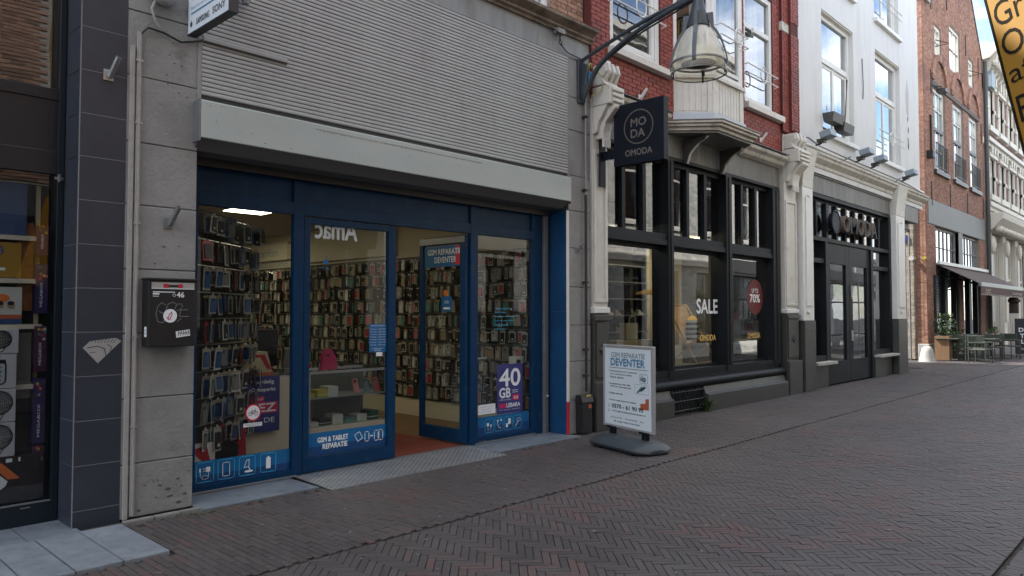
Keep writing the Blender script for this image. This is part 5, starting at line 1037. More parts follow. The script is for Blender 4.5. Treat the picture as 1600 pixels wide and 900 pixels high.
# shoe shelves at the back left
b = MB().use('rail'); 
for k in range(6): b.box(10.2, 11.8, 1.5, 1.85, .95 + k * .3, .97 + k * .3)
sr = solo('shoe_shelf', b, 'dark wall shelf with rows of shoes deep in the left display window', 'shelf')
for k in range(12):
    x = 10.35 + (k % 6) * .24; z = 1.27 + (k // 6) * .3; b = MB().use(['c_tan', 'c_black', 'c_grey', 'c_white'][k % 4]).prism([(0, 0), (.18, 0), (.18, .03), (.1, .05), (.05, .1), (0, .1)], (0, .07, 0), (x, 1.55, z), (1, 0, 0), (0, 0, 1)); solo('shoe', b, f'small shoe {ORD[k % 6]} from the left on the ' + ('lower' if k < 6 else 'upper') + ' lit row of the back shoe shelf', 'shoe', 'shoes on the back shelf', bev=.008)
# hanging sign OMODA
hs = thing('hanging_sign', 'square black hanging sign with a ringed MODA logo and OMODA lettering', 'sign', (8.3, -.7, 3.6))
b = MB().use('signblk').box(8.25, 8.36, -1.06, -.27, 3.6, 4.43); part('panel', b, hs, bev=.004)
b = MB().use('bronze'); fl = Flat(b, (8.25, -.27, 3.6), (0, -1, 0), (0, 0, 1)); fl.lay(1).ring(.4, .49, .225, .018, 40); fl.text('MO', .28, .5, .24, .11, .003).text('DA', .28, .35, .22, .11, .003).text('OMODA', .19, .11, .42, .085, .003); part('lettering', b, hs)
b = MB().use('signblk').box(8.27, 8.31, -.27, -.07, 3.72, 3.84).box(8.2, 8.33, -.075, -.055, 3.35, 4.0); part('bracket', b, hs, bev=.002)
b = MB().use('whitep').box(8.3, 8.4, -.12, -.05, 5.02, 5.13); solo('alarm_box', b, 'small white alarm box beside the left scroll corbel', 'alarm box', bev=.006)
# ================================================================== WHITE BUILDING
wt = thing('white_house', 'tall white painted house with dark double shop doors and floodlights on its ledge', 'shop building', (19, 0, 0))
wh = [(16.5, 18.5, 5.62, 8.38), (20.1, 22.15, 5.6, 8.42), (16.5, 18.5, 9.2, 11.2), (20.1, 22.15, 9.22, 11.2)]
m_ = MB().use('whiteb'); wall_holes(m_, 14.96, 23.95, 5.16, 11.6, .0, .3, wh); m_.box(23.75, 23.94, .3, 8.0, 0 + 4.0, 11.6); part('wall', m_, wt, bev=.004)
m_ = MB().use('whiteb').box(14.97, 23.96, -.06, .0, 4.62, 5.12); m_.use('whitep').box(14.95, 23.97, -.11, .0, 5.12, 5.165); part('ledge_band', m_, wt, bev=.005)
m_ = MB().use('stoneb').box(14.96, 23.95, .3, 8.0, 11.5, 11.6).box(21.9, 23.94, .3, 8, 4.0, 4.1).box(21.9, 21.98, .1, 8.0, 0, 4.1); part('side_wall', m_, wt)
for (a, c, z0, z1) in wh:
    hb_ = z0 + (z1 - z0) * .62 if z1 < 9 else z0 + 1.2
    f_ = window(wt, a + .0, c - .0, z0, z1, .10, 'cream' if False else 'whitep', .13, hb=(hb_,), bw=.12, gy=.05, fd=.09, curtain=[(c - .75, c - .2)])
    m_ = MB().use('whitep').box(a + .13, c - .13, .14, .19, hb_ - .14, hb_ - .06).box(a + .13, a + .2, .13, .19, z0 + .13, hb_ - .06).box(c - .2, c - .13, .13, .19, z0 + .13, hb_ - .06).box((a + c) / 2 - .05, (a + c) / 2 + .05, .13, .19, z0 + .13, hb_ - .06); part('inner_frame', m_, f_, bev=.004)
    m_ = MB().use('whitep').box(a - .05, c + .06, -.09, .1, z0 - .1, z0 - .001); part('window_sill', m_, wt, bev=.005)
    m_ = MB().use('trim').box(a + .001, c - .001, .02, .1, z1 - .03, z1 - .0015); part('window_head', m_, wt)
for k, (x, z) in enumerate(((16.5, 5.83), (17.16, 5.72))):
    b = MB().use('anthl').prism([(-.1, 0), (.1, 0), (.13, .2), (-.13, .2)], (.62, 0, 0), (x, -.12, z), (0, 1, 0), (0, 0, 1)); b.use('moss').box(x + .03, x + .59, -.2, -.04, z + .19, z + .205); b.use('whitep').tube([(x + .06, -.12, z + .2), (x + .1, -.05, z + .4), (x + .2, -.02, z + .3)], .012, 5)
    solo('planter_box', b, ['dark window box nearest the red brick house on the white facade', 'dark window box with a bare twig on the white facade'][k], 'window box', 'window boxes on the white facade', bev=.006)
b = MB().use('wooddark').tube([(17.5, -.12, 5.9), (17.56, -.13, 6.3), (17.6, -.14, 6.7), (17.63, -.14, 7.0)], [.014, .012, .01, .02], 6); solo('dry_twig', b, 'bare brown twig sticking up out of the second window box', 'twig')
b = MB().use('whitep'); b.tube([(20.1, -.08, 6.15), (22.2, -.08, 6.15)], .014, 5).tube([(20.1, -.08, 6.32), (22.2, -.08, 6.32)], .014, 5).tube([(21.1 + .15 * math.cos(k * .314), -.09, 6.23 + .17 * math.sin(k * .314)) for k in range(20)], .013, 5, closed=True); part('window_guard', b, wt)
b = MB().use('whitep'); b.tube([(20.1, -.08, 9.7), (22.2, -.08, 9.7)], .014, 5).tube([(20.1, -.08, 9.87), (22.2, -.08, 9.87)], .014, 5); part('window_guard', b, wt)
b = MB().use('rail'); b.tube([(16.35, -.01, 9.2), (16.3, -.03, 8.9), (16.32, -.01, 8.7)], .012, 5); b.tube([(19.1, -.01, 7.9), (19.1, -.03, 7.2), (19.12, -.01, 6.9)], .012, 5); part('wall_anchor', b, wt)
b = MB().use(mat('grey wall streak', (.42, .42, .42), .7)); fl = Flat(b, (22.7, 0, 6.5), lift=.0012); fl.lay(1).poly([(0, .8), (.25, .6), (.3, 1.4), (.12, 1.75), (-.05, 1.3)]); b.use('wooddark'); fl.lay(2)
for (x, z, r) in ((.14, .6, .04), (.18, .3, .05), (.15, .0, .05), (.17, -.15, .06)): fl.disc(x, z, r, r * 2, 8)
part('bare_patch', b, wt)
b = MB().use('anthl')
b.tube([(15.0, -.07, 4.95), (15.1, -.1, 5.2), (15.4, -.1, 5.28), (16, -.12, 5.19), (17.5, -.12, 5.18), (19.5, -.12, 5.18), (21.6, -.12, 5.18), (22.5, -.12, 5.16), (23.9, -.1, 5.1)], .014, 5); part('ledge_cable', b, wt, smooth=True)
for k, (x, l_) in enumerate(((15.82, 'grey floodlight box nearest the red brick house on the white ledge'), (18.22, 'grey floodlight box left of the close pair on the white ledge'), (19.25, 'grey floodlight box third along the white ledge'), (21.75, 'grey floodlight box furthest right on the white ledge'))):
    t = thing('floodlight', l_, 'floodlight', (x, -.12, 5.18), group='floodlights on the white ledge')
    part('housing', MB().use('flood').obox((x, -.36, 5.37), (1, 0, 0), (0, .97, -.22), (0, .22, .97), .17, .12, .07), t, bev=.008); b = MB().use('anthl').tube([(x, -.1, 5.18), (x, -.2, 5.2), (x, -.32, 5.29)], .022, 6).box(x - .08, x + .08, -.3, -.15, 5.22, 5.29); part('bracket', b, t)
for x in (17.2, 20.9): 
    b = MB().use('rail').tube([(x, -.06, 4.98), (x + .12, -.3, 5.14)], .018, 6); solo('flag_rod', b, 'short thin rod leaning out of the white band ' + ('above the shop lettering' if x < 18 else 'near the right end of the cornice'), 'rod', 'thin rods on the white band')
# cornice of the shop front
cp_ = [(.0, 4.68), (-.04, 4.68), (-.04, 4.72), (-.08, 4.74), (-.09, 4.79), (-.08, 4.81), (-.13, 4.86), (-.17, 4.9), (-.18, 4.95), (-.21, 4.98), (-.21, 5.02), (-.06, 5.04)]
m_ = MB().use('creamd').prism(cp_, (8.3, 0, 0), (15.75, 0, 0), (0, 1, 0), (0, 0, 1)); part('cornice', m_, wt, bev=.005)
m_ = MB().use('fascia').box(15.56, 21.1, -.0, .1, 4.21, 4.62).box(15.56, 21.1, -.03, .1, 4.58, 4.61); part('fascia', m_, wt, bev=.004)
m_ = MB().use('fascia').box(21.85, 23.45, -.06, .14, 4.18, 4.6); m_.use('black').box(21.85, 23.3, .141, 1.6, 4.0, 4.6); part('fascia', m_, wt, bev=.004)
m_ = MB().use('anth')
for k in range(3): m_.box(15.56, 21.1, -.02 + k * .012, .1, 4.115 + k * .03, 4.138 + k * .03)
part('shutter_rail', m_, wt)
m_ = MB().use('anth').box(15.56, 21.1, .0, .2, 3.18, 3.27); part('frame_rail', m_, wt, bev=.004)
for a, c, z0, z1 in ((15.54, 15.62, 0, 4.11), (16.54, 16.66, .0, 3.18), (19.52, 19.66, .0, 3.18), (20.95, 21.12, 0, 4.11)):
    part('frame_post', MB().use('anth').box(a, c, -.01, .26, z0, z1), wt, bev=.004)
b = MB().use('anth').box(15.62, 20.95, .1, .18, 4.05, 4.115); n = 9; a, c = 15.62, 20.95
for k in range(1, n): x = a + (c - a) * k / n; b.box(x - .05, x + .05, .05, .13, 3.27, 4.06)
f_ = part('transom_window', b, wt, bev=.003)
for k in range(n): x0, x1 = a + (c - a) * k / n + .03, a + (c - a) * (k + 1) / n - .03; pane(f_, x0, x1, 3.27, 4.06, .105, 'glassd')
for (a, c, l_) in ((15.62, 16.54, 'narrow window left of the doors'), (19.66, 20.95, 'narrow window right of the doors')):
    b = MB().use('anth').box(a, c, .02, .2, 2.7, 2.8).box(a, c, .0, .2, .56, .68); f_ = part('side_window', b, wt, bev=.003, label=l_); pane(f_, a, c, .66, 2.71, .125, 'glassd'); pane(f_, a, c, 2.79, 3.19, .12, 'glassd')
    part('window_sill', MB().use('alu' if False else 'stoneb').box(a - .02, c + .12, -.2, .0, .5, .56), wt, bev=.006); part('lower_panel', MB().use('anthl').box(a, c, -.03, .1, .0, .5), wt)
for (a, c, l_) in ((16.67, 18.07, 'left leaf of the dark shop doors'), (18.08, 19.51, 'right leaf of the dark shop doors')):
    b = MB().use('anth').box(a, a + .22, .03, .09, .02, 3.17).box(c - .2, c, .03, .09, .02, 3.17).box(a + .22, c - .2, .031, .09, .02, .52).box(a + .22, c - .2, .031, .09, 2.72, 3.17)
    d_ = part('door', b, wt, bev=.003, label=l_); pane(d_, a + .21, c - .19, .5, 2.73, .07, 'glassd')
    x = c - .1 if a < 17 else a + .11
    if a > 17:
        part('handle', MB().use('alu').box(x - .02, x + .02, .0, .03, 1.95, 2.25).box(x - .02, x + .02, .0, .03, .95, 1.2), d_, bev=.004); part('pull_bar', MB().use('rail').tube([(x + .28, -.03, .7), (x + .28, -.05, 1.5), (x + .28, -.03, 2.3)], .015, 6), d_)
for (x0, x1) in ((14.98, 15.52), (21.13, 21.88)):
    b = MB().use('whitep').box(x0, x1, -.14, .25, 1.45, 4.2); part('pilaster', b, wt, bev=.008)
    b = MB().use('whitep').box(x0 + .12, x1 - .12, -.165, -.141, 1.75, 4.0); part('pilaster_panel', b, wt, bev=.006)
    b = MB().use('cream').prism([(.1, 4.2), (-.145, 4.2), (-.15, 4.35), (-.18, 4.6), (-.22, 4.85), (-.25, 4.98), (.1, 4.98)], (x1 - x0, 0, 0), (x0, 0, 0), (0, 1, 0), (0, 0, 1)); part('console', b, wt, bev=.008)
    b = MB().use('cream').sphere(((x0 + x1) / 2, -.15, 4.02), .05, 1, .7, 1, 8).sphere(((x0 + x1) / 2 - .07, -.16, 1.62), .04, 1.4, .6, 1, 8); part('rosette', b, wt, smooth=True)
    b = MB().use('anthl').box(x0 - .01, x1 + .01, -.165, .25, 0, 1.445); b.box(x0 + .06, x1 - .04, -.172, -.165, 1.25, 1.28); part('pilaster_plinth', b, wt, bev=.008)
# raised letters OMODA and round logo
b = MB()
def raised(t, x, z, w_, h_, y, d, parent, name='raised_letters'):
    vs, fs = glyphs(t); x0 = min(v.x for v in vs); x1 = max(v.x for v in vs); y0 = min(v.y for v in vs); y1 = max(v.y for v in vs)
    cu = bpy.data.curves.new('t', 'FONT'); cu.body = t; cu.size = 1; cu.extrude = d / 2; cu.resolution_u = 3; cu.offset = .008; ob = bpy.data.objects.new('t', cu); me = bpy.data.meshes.new_from_object(ob); bpy.data.objects.remove(ob)
    sx, sz = w_ / (x1 - x0), h_ / (y1 - y0); org = ORG[parent.name]
    for v in me.vertices: v.co = (x + (v.co.x - x0) * sx - org[0], y - v.co.z - org[1], z + (v.co.y - y0) * sz - org[2])
    me.materials.clear(); me.materials.append(M['bronzel']); me.materials.append(M['signblk'])
    me.update()
    for p in me.polygons:
        yy = [me.vertices[k].co.y for k in p.vertices]; p.material_index = 0 if max(yy) - min(yy) > d * .4 else 1
    o = bpy.data.objects.new(name, me); COL.objects.link(o); o.parent = parent; ORG[o.name] = org; return o
rs = thing('shop_lettering', 'raised brown edged OMODA letters with round logo over the dark shop doors', 'sign', (18.0, -.1, 3.4))
for i, chx in enumerate('OMODA'): raised(chx, 17.25 + i * .47, 3.45, .4, .37, -.1, .12, rs, 'letter')
b = MB().use('signblk').tube([(16.8 + .25 * math.cos(k * math.pi / 16), -.14, 3.62 + .25 * math.sin(k * math.pi / 16)) for k in range(32)], .02, 6, closed=True); b.use('signblk').prism([(16.8 + .22 * math.cos(k * math.pi / 12), 3.62 + .22 * math.sin(k * math.pi / 12)) for k in range(24)], (0, -.1, 0), (0, -.05, 0), (1, 0, 0), (0, 0, 1)); part('round_logo', b, rs, smooth=True)
b = MB().use('signblk').box(16.9, 19.6, -.03, .0, 3.55, 3.6); part('rail', b, rs)
m_ = MB().use('room').box(15.2, 21.3, 3.0, 3.1, 0, 4.2); m_.use('dark').box(15.15, 15.2, .3, 3.0, 0, 4.2); part('interior_wall', m_, wt); m_ = MB().use('dark').box(8.1, 21.9, .3, 6.0, -.02, .02); part('floor', m_, wt)
b = MB().use('gold').sphere((17.75, .8, 2.1), .17, 1, .8, 1.2).sphere((17.85, .85, 1.8), .2, .8, .7, 1.3); solo('gold_ornament', b, 'gold head shaped ornament behind the left shop door leaf', 'ornament', smooth=True)
b = MB().use('kraft').box(17.2, 17.7, .5, .8, .02, .75); solo('kraft_box', b, 'pale box standing inside at the foot of the left shop door', 'box', bev=.004)
b = MB().use('gold').tube([(15.75, .8, .6), (15.78, .8, 1.45), (15.95, .8, 1.52), (16.1, .8, 1.4), (16.12, .8, .6)], .03, 8); solo('gold_arch', b, 'gold arched display stand behind the narrow left side window', 'display stand', smooth=True)
b = MB().use('c_red').sphere((18.0, 1.2, 1.4), .12, 1, .5, 2.2).sphere((18.1, 1.2, 1.0), .14, 1, .5, 2); solo('red_figure', b, 'red display shape standing behind the shop doors', 'ornament', smooth=True)

# ================================================================== CAFE BUILDING
CY = .94
cf = thing('cafe_house', 'orange brown brick gabled house with a brown awning over its cafe front', 'cafe building', (32.7, CY, 0))
ch_ = [(29.4, 31.05, 6.75, 9.75), (32.1, 33.8, 6.75, 9.75), (34.7, 36.35, 6.75, 9.75), (29.72, 30.62, 11.0, 12.1), (31.85, 33.45, 10.98, 12.7), (34.85, 35.72, 11.05, 12.15), (29.35, 32.65, .1, 4.72), (33.3, 36.2, .1, 4.72)]
m_ = MB().use('cmort'); wall_holes(m_, 28.2, 37.3, 0, 12.7, CY, CY + .3, ch_)
m_.prism([(28.2, 12.7), (37.3, 12.7), (33.6, 17.2), (31.9, 17.2)], (0, .3, 0), (0, CY, 0), (1, 0, 0), (0, 0, 1)); m_.box(28.2, 28.5, CY + .3, 9, 0, 12.7); part('wall', m_, cf)
gab = lambda u, z: z < 12.7 or (u < 37.25 - (z - 12.7) * .82 and u > 28.25 + (z - 12.7) * .82)
chb = ch_ + [(28.45, 37.3, 4.72, 5.62), (29.3, 36.45, 9.75, 9.95)]
arcs = [(30.25, .95), (32.95, .95), (35.55, .9)]
def ins(u, z):
    if not gab(u, z): return False
    for ax, ar in arcs:
        if (u - ax) ** 2 + ((z - 9.95) * .95) ** 2 < (ar + .12) ** 2 and z > 9.9: return False
    return True
brick_wall(cf, 'cbrick', 'cmort', 28.2, 37.3, 0.5, 16.5, CY, holes=chb, single=300, inside=ins, seed=8, depth=.016)
for ax, ar in arcs:       # brick arches over the first floor windows
    m_ = MB().use('cbrick'); rnd = random.Random(3)
    n = 16
    for k in range(n):
        a0, a1 = math.pi * k / n + .01, math.pi * (k + 1) / n - .01; m_.val = rnd.random()
        r0_, r1_ = ar - .1, ar + .15
        m_.prism([(ax + r0_ * math.cos(a0), 9.95 + r0_ * math.sin(a0)), (ax + r1_ * math.cos(a0), 9.95 + r1_ * math.sin(a0)), (ax + r1_ * math.cos(a1), 9.95 + r1_ * math.sin(a1)), (ax + r0_ * math.cos(a1), 9.95 + r0_ * math.sin(a1))], (0, -.09, 0), (0, CY + .01, 0), (1, 0, 0), (0, 0, 1))
    part('brick_arch', m_, cf, kind='stuff')
    m_ = MB().use('cbrick')
    for r in range(13):
        z = 9.97 + r * .065; hw = math.sqrt(max(0, (ar - .1) ** 2 - (z - 9.95 + .05) ** 2)); u = ax - hw
        while u < ax + hw - .04: m_.val = rnd.random() * .5; m_.box(u, min(u + .2, ax + hw), CY - .004, CY + .01, z, z + .055, True); u += .21
    part('arch_infill', m_, cf, kind='stuff')
m_ = MB().use('wooddark').box(29.2, 36.5, CY - .05, CY + .05, 9.77, 9.94); part('timber_lintel', m_, cf, bev=.01)
m_ = MB().use('panel').box(28.47, 37.25, CY - .03, CY + .1, 4.74, 5.6); part('render_panel', m_, cf, bev=.004)
for (a, c, z0, z1) in ch_[:3]:
    window(cf, a, c, z0, z1, CY + .06, 'cream', .13, vb=((a * 2 + c) / 3, (a + 2 * c) / 3), hb=(8.3, 7.5, 9.0), bw=.05, gl='glassd'); b = MB().use('anthl').box(a + .13, c - .13, CY + .04, CY + .1, 8.22, 8.34); part('sash_bar', b, cf)
    part('window_sill', MB().use('anthl').box(a - .1, c + .15, CY - .12, CY + .05, z0 - .17, z0 - .01), cf, bev=.01)
    b = MB().use('black')
    for k in range(9): b.box(a + .05 + (c - a - .1) * k / 8 - .012, a + .05 + (c - a - .1) * k / 8 + .012, CY - .1, CY - .075, z0 + .05, z0 + .95)
    b.box(a, c, CY - .105, CY - .07, z0 + .93, z0 + .97).box(a, c, CY - .105, CY - .07, z0 + .08, z0 + .11); part('balcony_rail', b, cf)
for (a, c, z0, z1) in ch_[3:6]: window(cf, a, c, z0, z1, CY + .03, 'trim', .13, vb=((a + c) / 2,), hb=((z0 + z1) / 2,), bw=.04, gl='glassd')
b = MB().use('black')
for (x, z) in ((28.95, 5.9), (31.5, 6.1), (34.2, 6.1), (37.0, 6.2), (29.1, 9.9), (31.5, 13.6), (34.4, 12.6), (36.6, 12.2), (36.9, 9.4), (29.3, 13.0)): b.box(x - .025, x + .025, CY - .045, CY - .02, z - .5, z + .35)
for (x, z) in ((29.9, 11.3), (35.0, 11.4)): b.tube([(x, CY, z), (x + .3, CY - .4, z + .1), (x, CY, z + .25)], .02, 5)
part('wall_anchor', b, cf, kind='stuff')
b = MB().use('stoneb').box(28.15, 28.9, CY - .12, CY + .35, 12.55, 12.75).box(28.2, 28.75, CY - .08, CY + .3, 12.75, 13.5); part('gable_shoulder', b, cf, bev=.02)
b = MB().use('cream').prism([(28.2, 12.75), (31.9, 17.25), (31.9, 17.4), (28.05, 12.75)], (0, .34, 0), (0, CY - .03, 0), (1, 0, 0), (0, 0, 1)).prism([(37.35, 12.7), (33.6, 17.25), (33.6, 17.4), (37.5, 12.7)], (0, .34, 0), (0, CY - .03, 0), (1, 0, 0), (0, 0, 1)); b.ms = [M['wooddark']]; part('gable_coping', b, cf)
# alley side wall of the cafe with rough bricks
brick_wall(cf, 'tbrick', 'cmort', CY + .35, 6.5, .02, 7.5, 28.2, axis='x', single=70, course=.115, blen=.3, depth=.03, hd=False, seed=6)
brick_wall(cf, 'cbrick', 'cmort', CY - .0, CY + .34, .5, 12.6, 28.2, axis='x', single=40, seed=16)
part('stone_foot', MB().use('stoneb').box(28.14, 29.2, CY - .06, CY + .3, 0, .55), cf, bev=.02)
b = MB().use('rail').tube([(28.1, 1.9, 0), (28.1, 1.9, 8)], .05, 8).tube([(28.1, 1.45, 0), (28.1, 1.45, 8)], .03, 8); solo('drain_pipe', b, 'thin grey drain pipes on the rough alley wall', 'drain pipe', smooth=True)
ss = thing('street_name_sign', 'small dark blue street name sign on the alley wall', 'sign', (28.12, 1.7, 4.1)); b = MB().use('navy').box(28.12, 28.15, 1.5, 2.15, 4.1, 4.32); part('plate', b, ss); b = MB().use('white'); fl = Flat(b, (28.12, 2.12, 4.1), (0, -1, 0), (0, 0, 1)); fl.lay(1).text('STRAAT', .05, .06, .5, .1, .004); part('lettering', b, ss)
b = MB().use('c_yel').tube([(28.1, .98, 3.5), (28.2, .98, 3.5)], .055, 12).use('c_white').tube([(27.98, 1.35, 3.5), (28.2, 1.35, 3.5)], .08, 12); solo('round_alarm', b, 'round yellow and white alarm discs beside the cafe corner', 'alarm', smooth=True)
# shop front of the cafe
b = MB().use('panel').box(32.65, 33.3, CY - .02, CY + .25, 3.0, 4.74); part('front_pier', b, cf, bev=.01)
for a, c in ((29.35, 32.65), (33.3, 36.2)):
    window(cf, a, c, 3.35, 4.7, CY + .1, 'panel', .08, vb=[a + (c - a) * k / 6 for k in range(1, 6)], hb=(4.0,), bw=.03, gl='glassd')
    b = MB().use('anth').box(a, a + .3, CY + .05, CY + .2, .1, 3.35).box(c - .3, c, CY + .05, CY + .2, .1, 3.35).box((a + c) / 2 - .2, (a + c) / 2 + .2, CY + .05, CY + .2, .1, 3.35).box(a, c, CY + .05, CY + .2, .0, .75).box(a, c, CY + .05, CY + .2, 3.2, 3.36); f_ = part('cafe_window', b, cf, bev=.01)
    pane(f_, a + .2, c - .2, .7, 3.25, CY + .14, 'glassd')
b = MB().use('anth').box(32.65, 33.3, CY + .04, CY + .2, 0, 3.2); part('front_door', b, cf)
b = MB().use('room').box(28.6, 37.2, 3.5, 3.6, 0, 12); b.box(28.6, 37.2, CY + .3, 3.5, 6.0, 6.1); part('interior_wall', b, cf)
b = MB().use(mat('reflected van blue', (.3, .4, .45), .3)).prism([(0, .0), (1.0, .0), (1.0, 2.1), (.45, 2.0), (.15, 1.3)], (0, .06, 0), (30.25, CY + .3, .8), (1, 0, 0), (0, 0, 1)); b.use('white').tube([(30.95 + .16 * math.cos(k * .4), CY + .28, 1.9 + .12 * math.sin(k * .4)) for k in range(16)], .012, 4, closed=True); solo('van_reflection', b, 'pale blue van reflection with a small emblem, modelled behind the cafe glass', 'panel')  # van reflected in the glass, put in as a coloured shape behind it
b = MB().use('c_red').box(29.95, 30.1, CY + .25, CY + .3, .9, 2.6); solo('red_banner', b, 'narrow red panel left of the pale blue van reflection in the cafe window', 'panel')
mn = thing('menu_board', 'tall narrow dark menu board on the brick corner of the cafe', 'menu board', (29.1, CY - .05, 1.0)); part('panel', MB().use('chalk').box(28.95, 29.32, CY - .1, CY - .03, .95, 2.95), mn, bev=.01)
b = MB(); fl = Flat(b, (28.98, CY - .1, 1.0)); b.use('pgrey'); fl.lay(1)
for k in range(14): fl.rect(.03, .5 + k * .1, .1 + .18 * ((k * 7) % 5) / 5, .53 + k * .1)
b.use('poster'); fl.rect(.04, .05, .27, .4); part('print', b, mn)
# awning
aw = thing('awning', 'brown cafe awning with grey front bar and scalloped valance', 'awning', (33.4, .3, 2.6)); x0, x1 = 29.5, 37.3
b = MB().use('awn').add([(x0, CY - .04, 3.34), (x1, CY - .04, 3.34), (x1, -.33, 2.66), (x0, -.33, 2.66), (x0, CY - .04, 3.32), (x1, CY - .04, 3.32), (x1, -.33, 2.64), (x0, -.33, 2.64)], [(3, 2, 1, 0), (4, 5, 6, 7), (0, 4, 7, 3), (1, 2, 6, 5)]); part('cloth', b, aw)
part('housing', MB().use('whitep').box(x0 - .05, x1 + .05, CY - .12, CY - .02, 3.34, 3.47), aw, bev=.02); part('front_bar', MB().use('rail').box(x0, x1, -.42, -.32, 2.52, 2.68), aw, bev=.02)
b = MB().use('awnd'); n = 26
for k in range(n):
    a, c = x0 + (x1 - x0) * k / n, x0 + (x1 - x0) * (k + 1) / n; b.add([(a, -.41, 2.52), (a, -.42, 2.27), ((a * 3 + c) / 4, -.42, 2.235), ((a + c) / 2, -.42, 2.22), ((a + 3 * c) / 4, -.42, 2.235), (c, -.42, 2.27), (c, -.41, 2.52)], [(0, 1, 2, 3, 4, 5, 6)])
part('valance', b, aw); b = MB().use('trim')
for k in range(n): b.sphere((x0 + (x1 - x0) * (k + .0) / n, -.425, 2.25), .035, 1, .3, 1, 6)
fl = Flat(b, (30.1, -.42, 2.3)); fl.lay(2).text('THE HAPPY', 0, .09, .9, .07).text('KITCHEN', 0, 0, .8, .06); fl.text('THE HAPPY KITCHEN', 4.8, .03, 2.0, .09); part('valance_print', b, aw, kind='stuff')
b = MB().use('anth')
for x in (x0 + .2, x1 - .2, (x0 + x1) / 2): b.tube([(x, CY, 3.0), (x + .5, .35, 2.8), (x, -.33, 2.6)], .03, 6)
part('folding_arm', b, aw)
# cafe furniture
def cchair():
    t = thing('cafe_chair', 'x', 'chair', (0, 0, 0), local=True); 
    part('seat', MB().use('seatg').box(-.22, .22, -.22, .22, .44, .47), t, bev=.01); part('backrest', MB().use('seatg').box(-.23, .23, -.26, -.235, .6, .86), t, bev=.01)
    for x in (-.26, .26):
        for y in (-.25, .24): part('leg', MB().use('rib').tube([(x, y, 0), (x, y, .66 if y > 0 else .86)], .016, 6), t)
        part('armrest', MB().use('rib').box(x - .02, x + .02, -.25, .25, .65, .68), t, bev=.004)
    part('frame', MB().use('rib').tube([(-.26, -.25, .44), (.26, -.25, .44), (.26, .24, .44), (-.26, .24, .44)], .014, 6, closed=True).tube([(-.26, -.25, .86), (.26, -.25, .86)], .016, 6).tube([(-.26, .24, .12), (.26, .24, .12)], .01, 5), t); return t
c0 = cchair(); spots = [(27.62, -.72, 170, 'green metal cafe chair nearest the camera with its back to the street'), (28.75, -.1, -80, 'green metal cafe chair beside the wooden planter'), (29.0, .2, -60, 'green cafe chair close to the cafe window behind the planter'), (29.9, -.6, 95, 'green cafe chair facing left at the front row middle table'), (30.4, .3, -30, 'green cafe chair against the facade under the awning middle'), (31.4, -.75, 80, 'green cafe chair at the far end next to the blackboard'), (32.0, .2, 0, 'green cafe chair by the facade behind the blackboard'), (28.2, -.45, 100, 'green cafe chair between the nearest chair and its table'), (30.0, .45, 15, 'green cafe chair close to the cafe door pier'), (31.0, -1.0, 185, 'green cafe chair at the front row just left of the blackboard')]
for i, (x, y, a, l_) in enumerate(spots):
    if i == 0: c0.location = (x, y, 0); c0.rotation_euler = (0, 0, R(a)); c0['label'] = l_; c0['group'] = 'chairs outside the cafe'
    else: copy_thing(c0, (x, y, 0), R(a), l_, 'chairs outside the cafe')
for (x, y, l_) in ((28.4, .35, 'dark cafe table beside the wooden planter'), (28.9, -.6, 'dark cafe table in front of the nearest chair'), (30.9, -.4, 'dark cafe table with flowers near the blackboard')):
    t = thing('cafe_table', l_, 'table', (x, y, 0), group='tables outside the cafe'); part('tabletop', MB().use('seatg').box(x - .35, x + .35, y - .35, y + .35, .73, .76), t, bev=.006)
    part('base', MB().use('stoneb').box(x - .25, x + .25, y - .03, y + .03, .02, .06).box(x - .03, x + .03, y - .25, y + .25, .021, .061), t, bev=.01); part('post', MB().use('anth').tube([(x, y, .05), (x, y, .73)], .03, 8), t)
pt = thing('wooden_planter', 'warm wooden plank planter with dark bushy plant at the cafe corner', 'planter', (28.45, .45, 0))
for k in range(3): part('plank', MB().use('wood').box(28.12 + k * .14, 28.255 + k * .14, .28, .31, .02, .84), pt, bev=.004)
part('box_body', MB().use('wood').box(28.125, 28.535, .31, .72, .02, .83), pt)
def bush(name, c, r, h, n, label, cat='plant', seed=1, mt='leaf', lo=.0, hi=1., s=.05):
    rnd = random.Random(seed); b = MB().use(mt)
    for i in range(n):
        a = rnd.random() * 6.283; q = rnd.random() ** .5; z = rnd.random(); rr = r * (1 - .5 * abs(z - .4)) * q; p = Vector((c[0] + rr * math.cos(a), c[1] + rr * math.sin(a), c[2] + z * h)); b.val = lo + (hi - lo) * rnd.random()
        d = Vector((nzv(), nzv(), nzv())).normalized() * s; e = Vector((nzv(), nzv(), nzv())).normalized() * s * .6; b.add([p - d, p + e, p + d, p - e], [(0, 1, 2, 3)])
    b.use('wooddark').tube([(c[0], c[1], c[2] - .05), (c[0] + .02, c[1], c[2] + h * .6)], .02, 5)
    return solo(name, b, label, cat, loc=c)
bush('potted_bush', (28.55, .5, .85), .4, .75, 420, 'dark green bushy plant in the wooden planter', seed=2, hi=.35)
for k, (x, y, l_) in enumerate(((31.0, -.4, 'small flower pot with white flowers on the far cafe table'), (32.0, -.3, 'terracotta pot with green herbs beside the blackboard'))):
    bush('potted_plant', (x, y, .88), .14, .22, 90, l_ + ' plant', seed=k + 9, s=.035); b = MB().use('c_orange' if k else 'c_white').lathe([(.0, 0), (.06, 0), (.08, .13), (.0, .13)], (x, y, .762), 12); solo('plant_pot', b, l_.replace('with white flowers', 'of white glaze').replace('with green herbs', 'of clay'), 'pot')
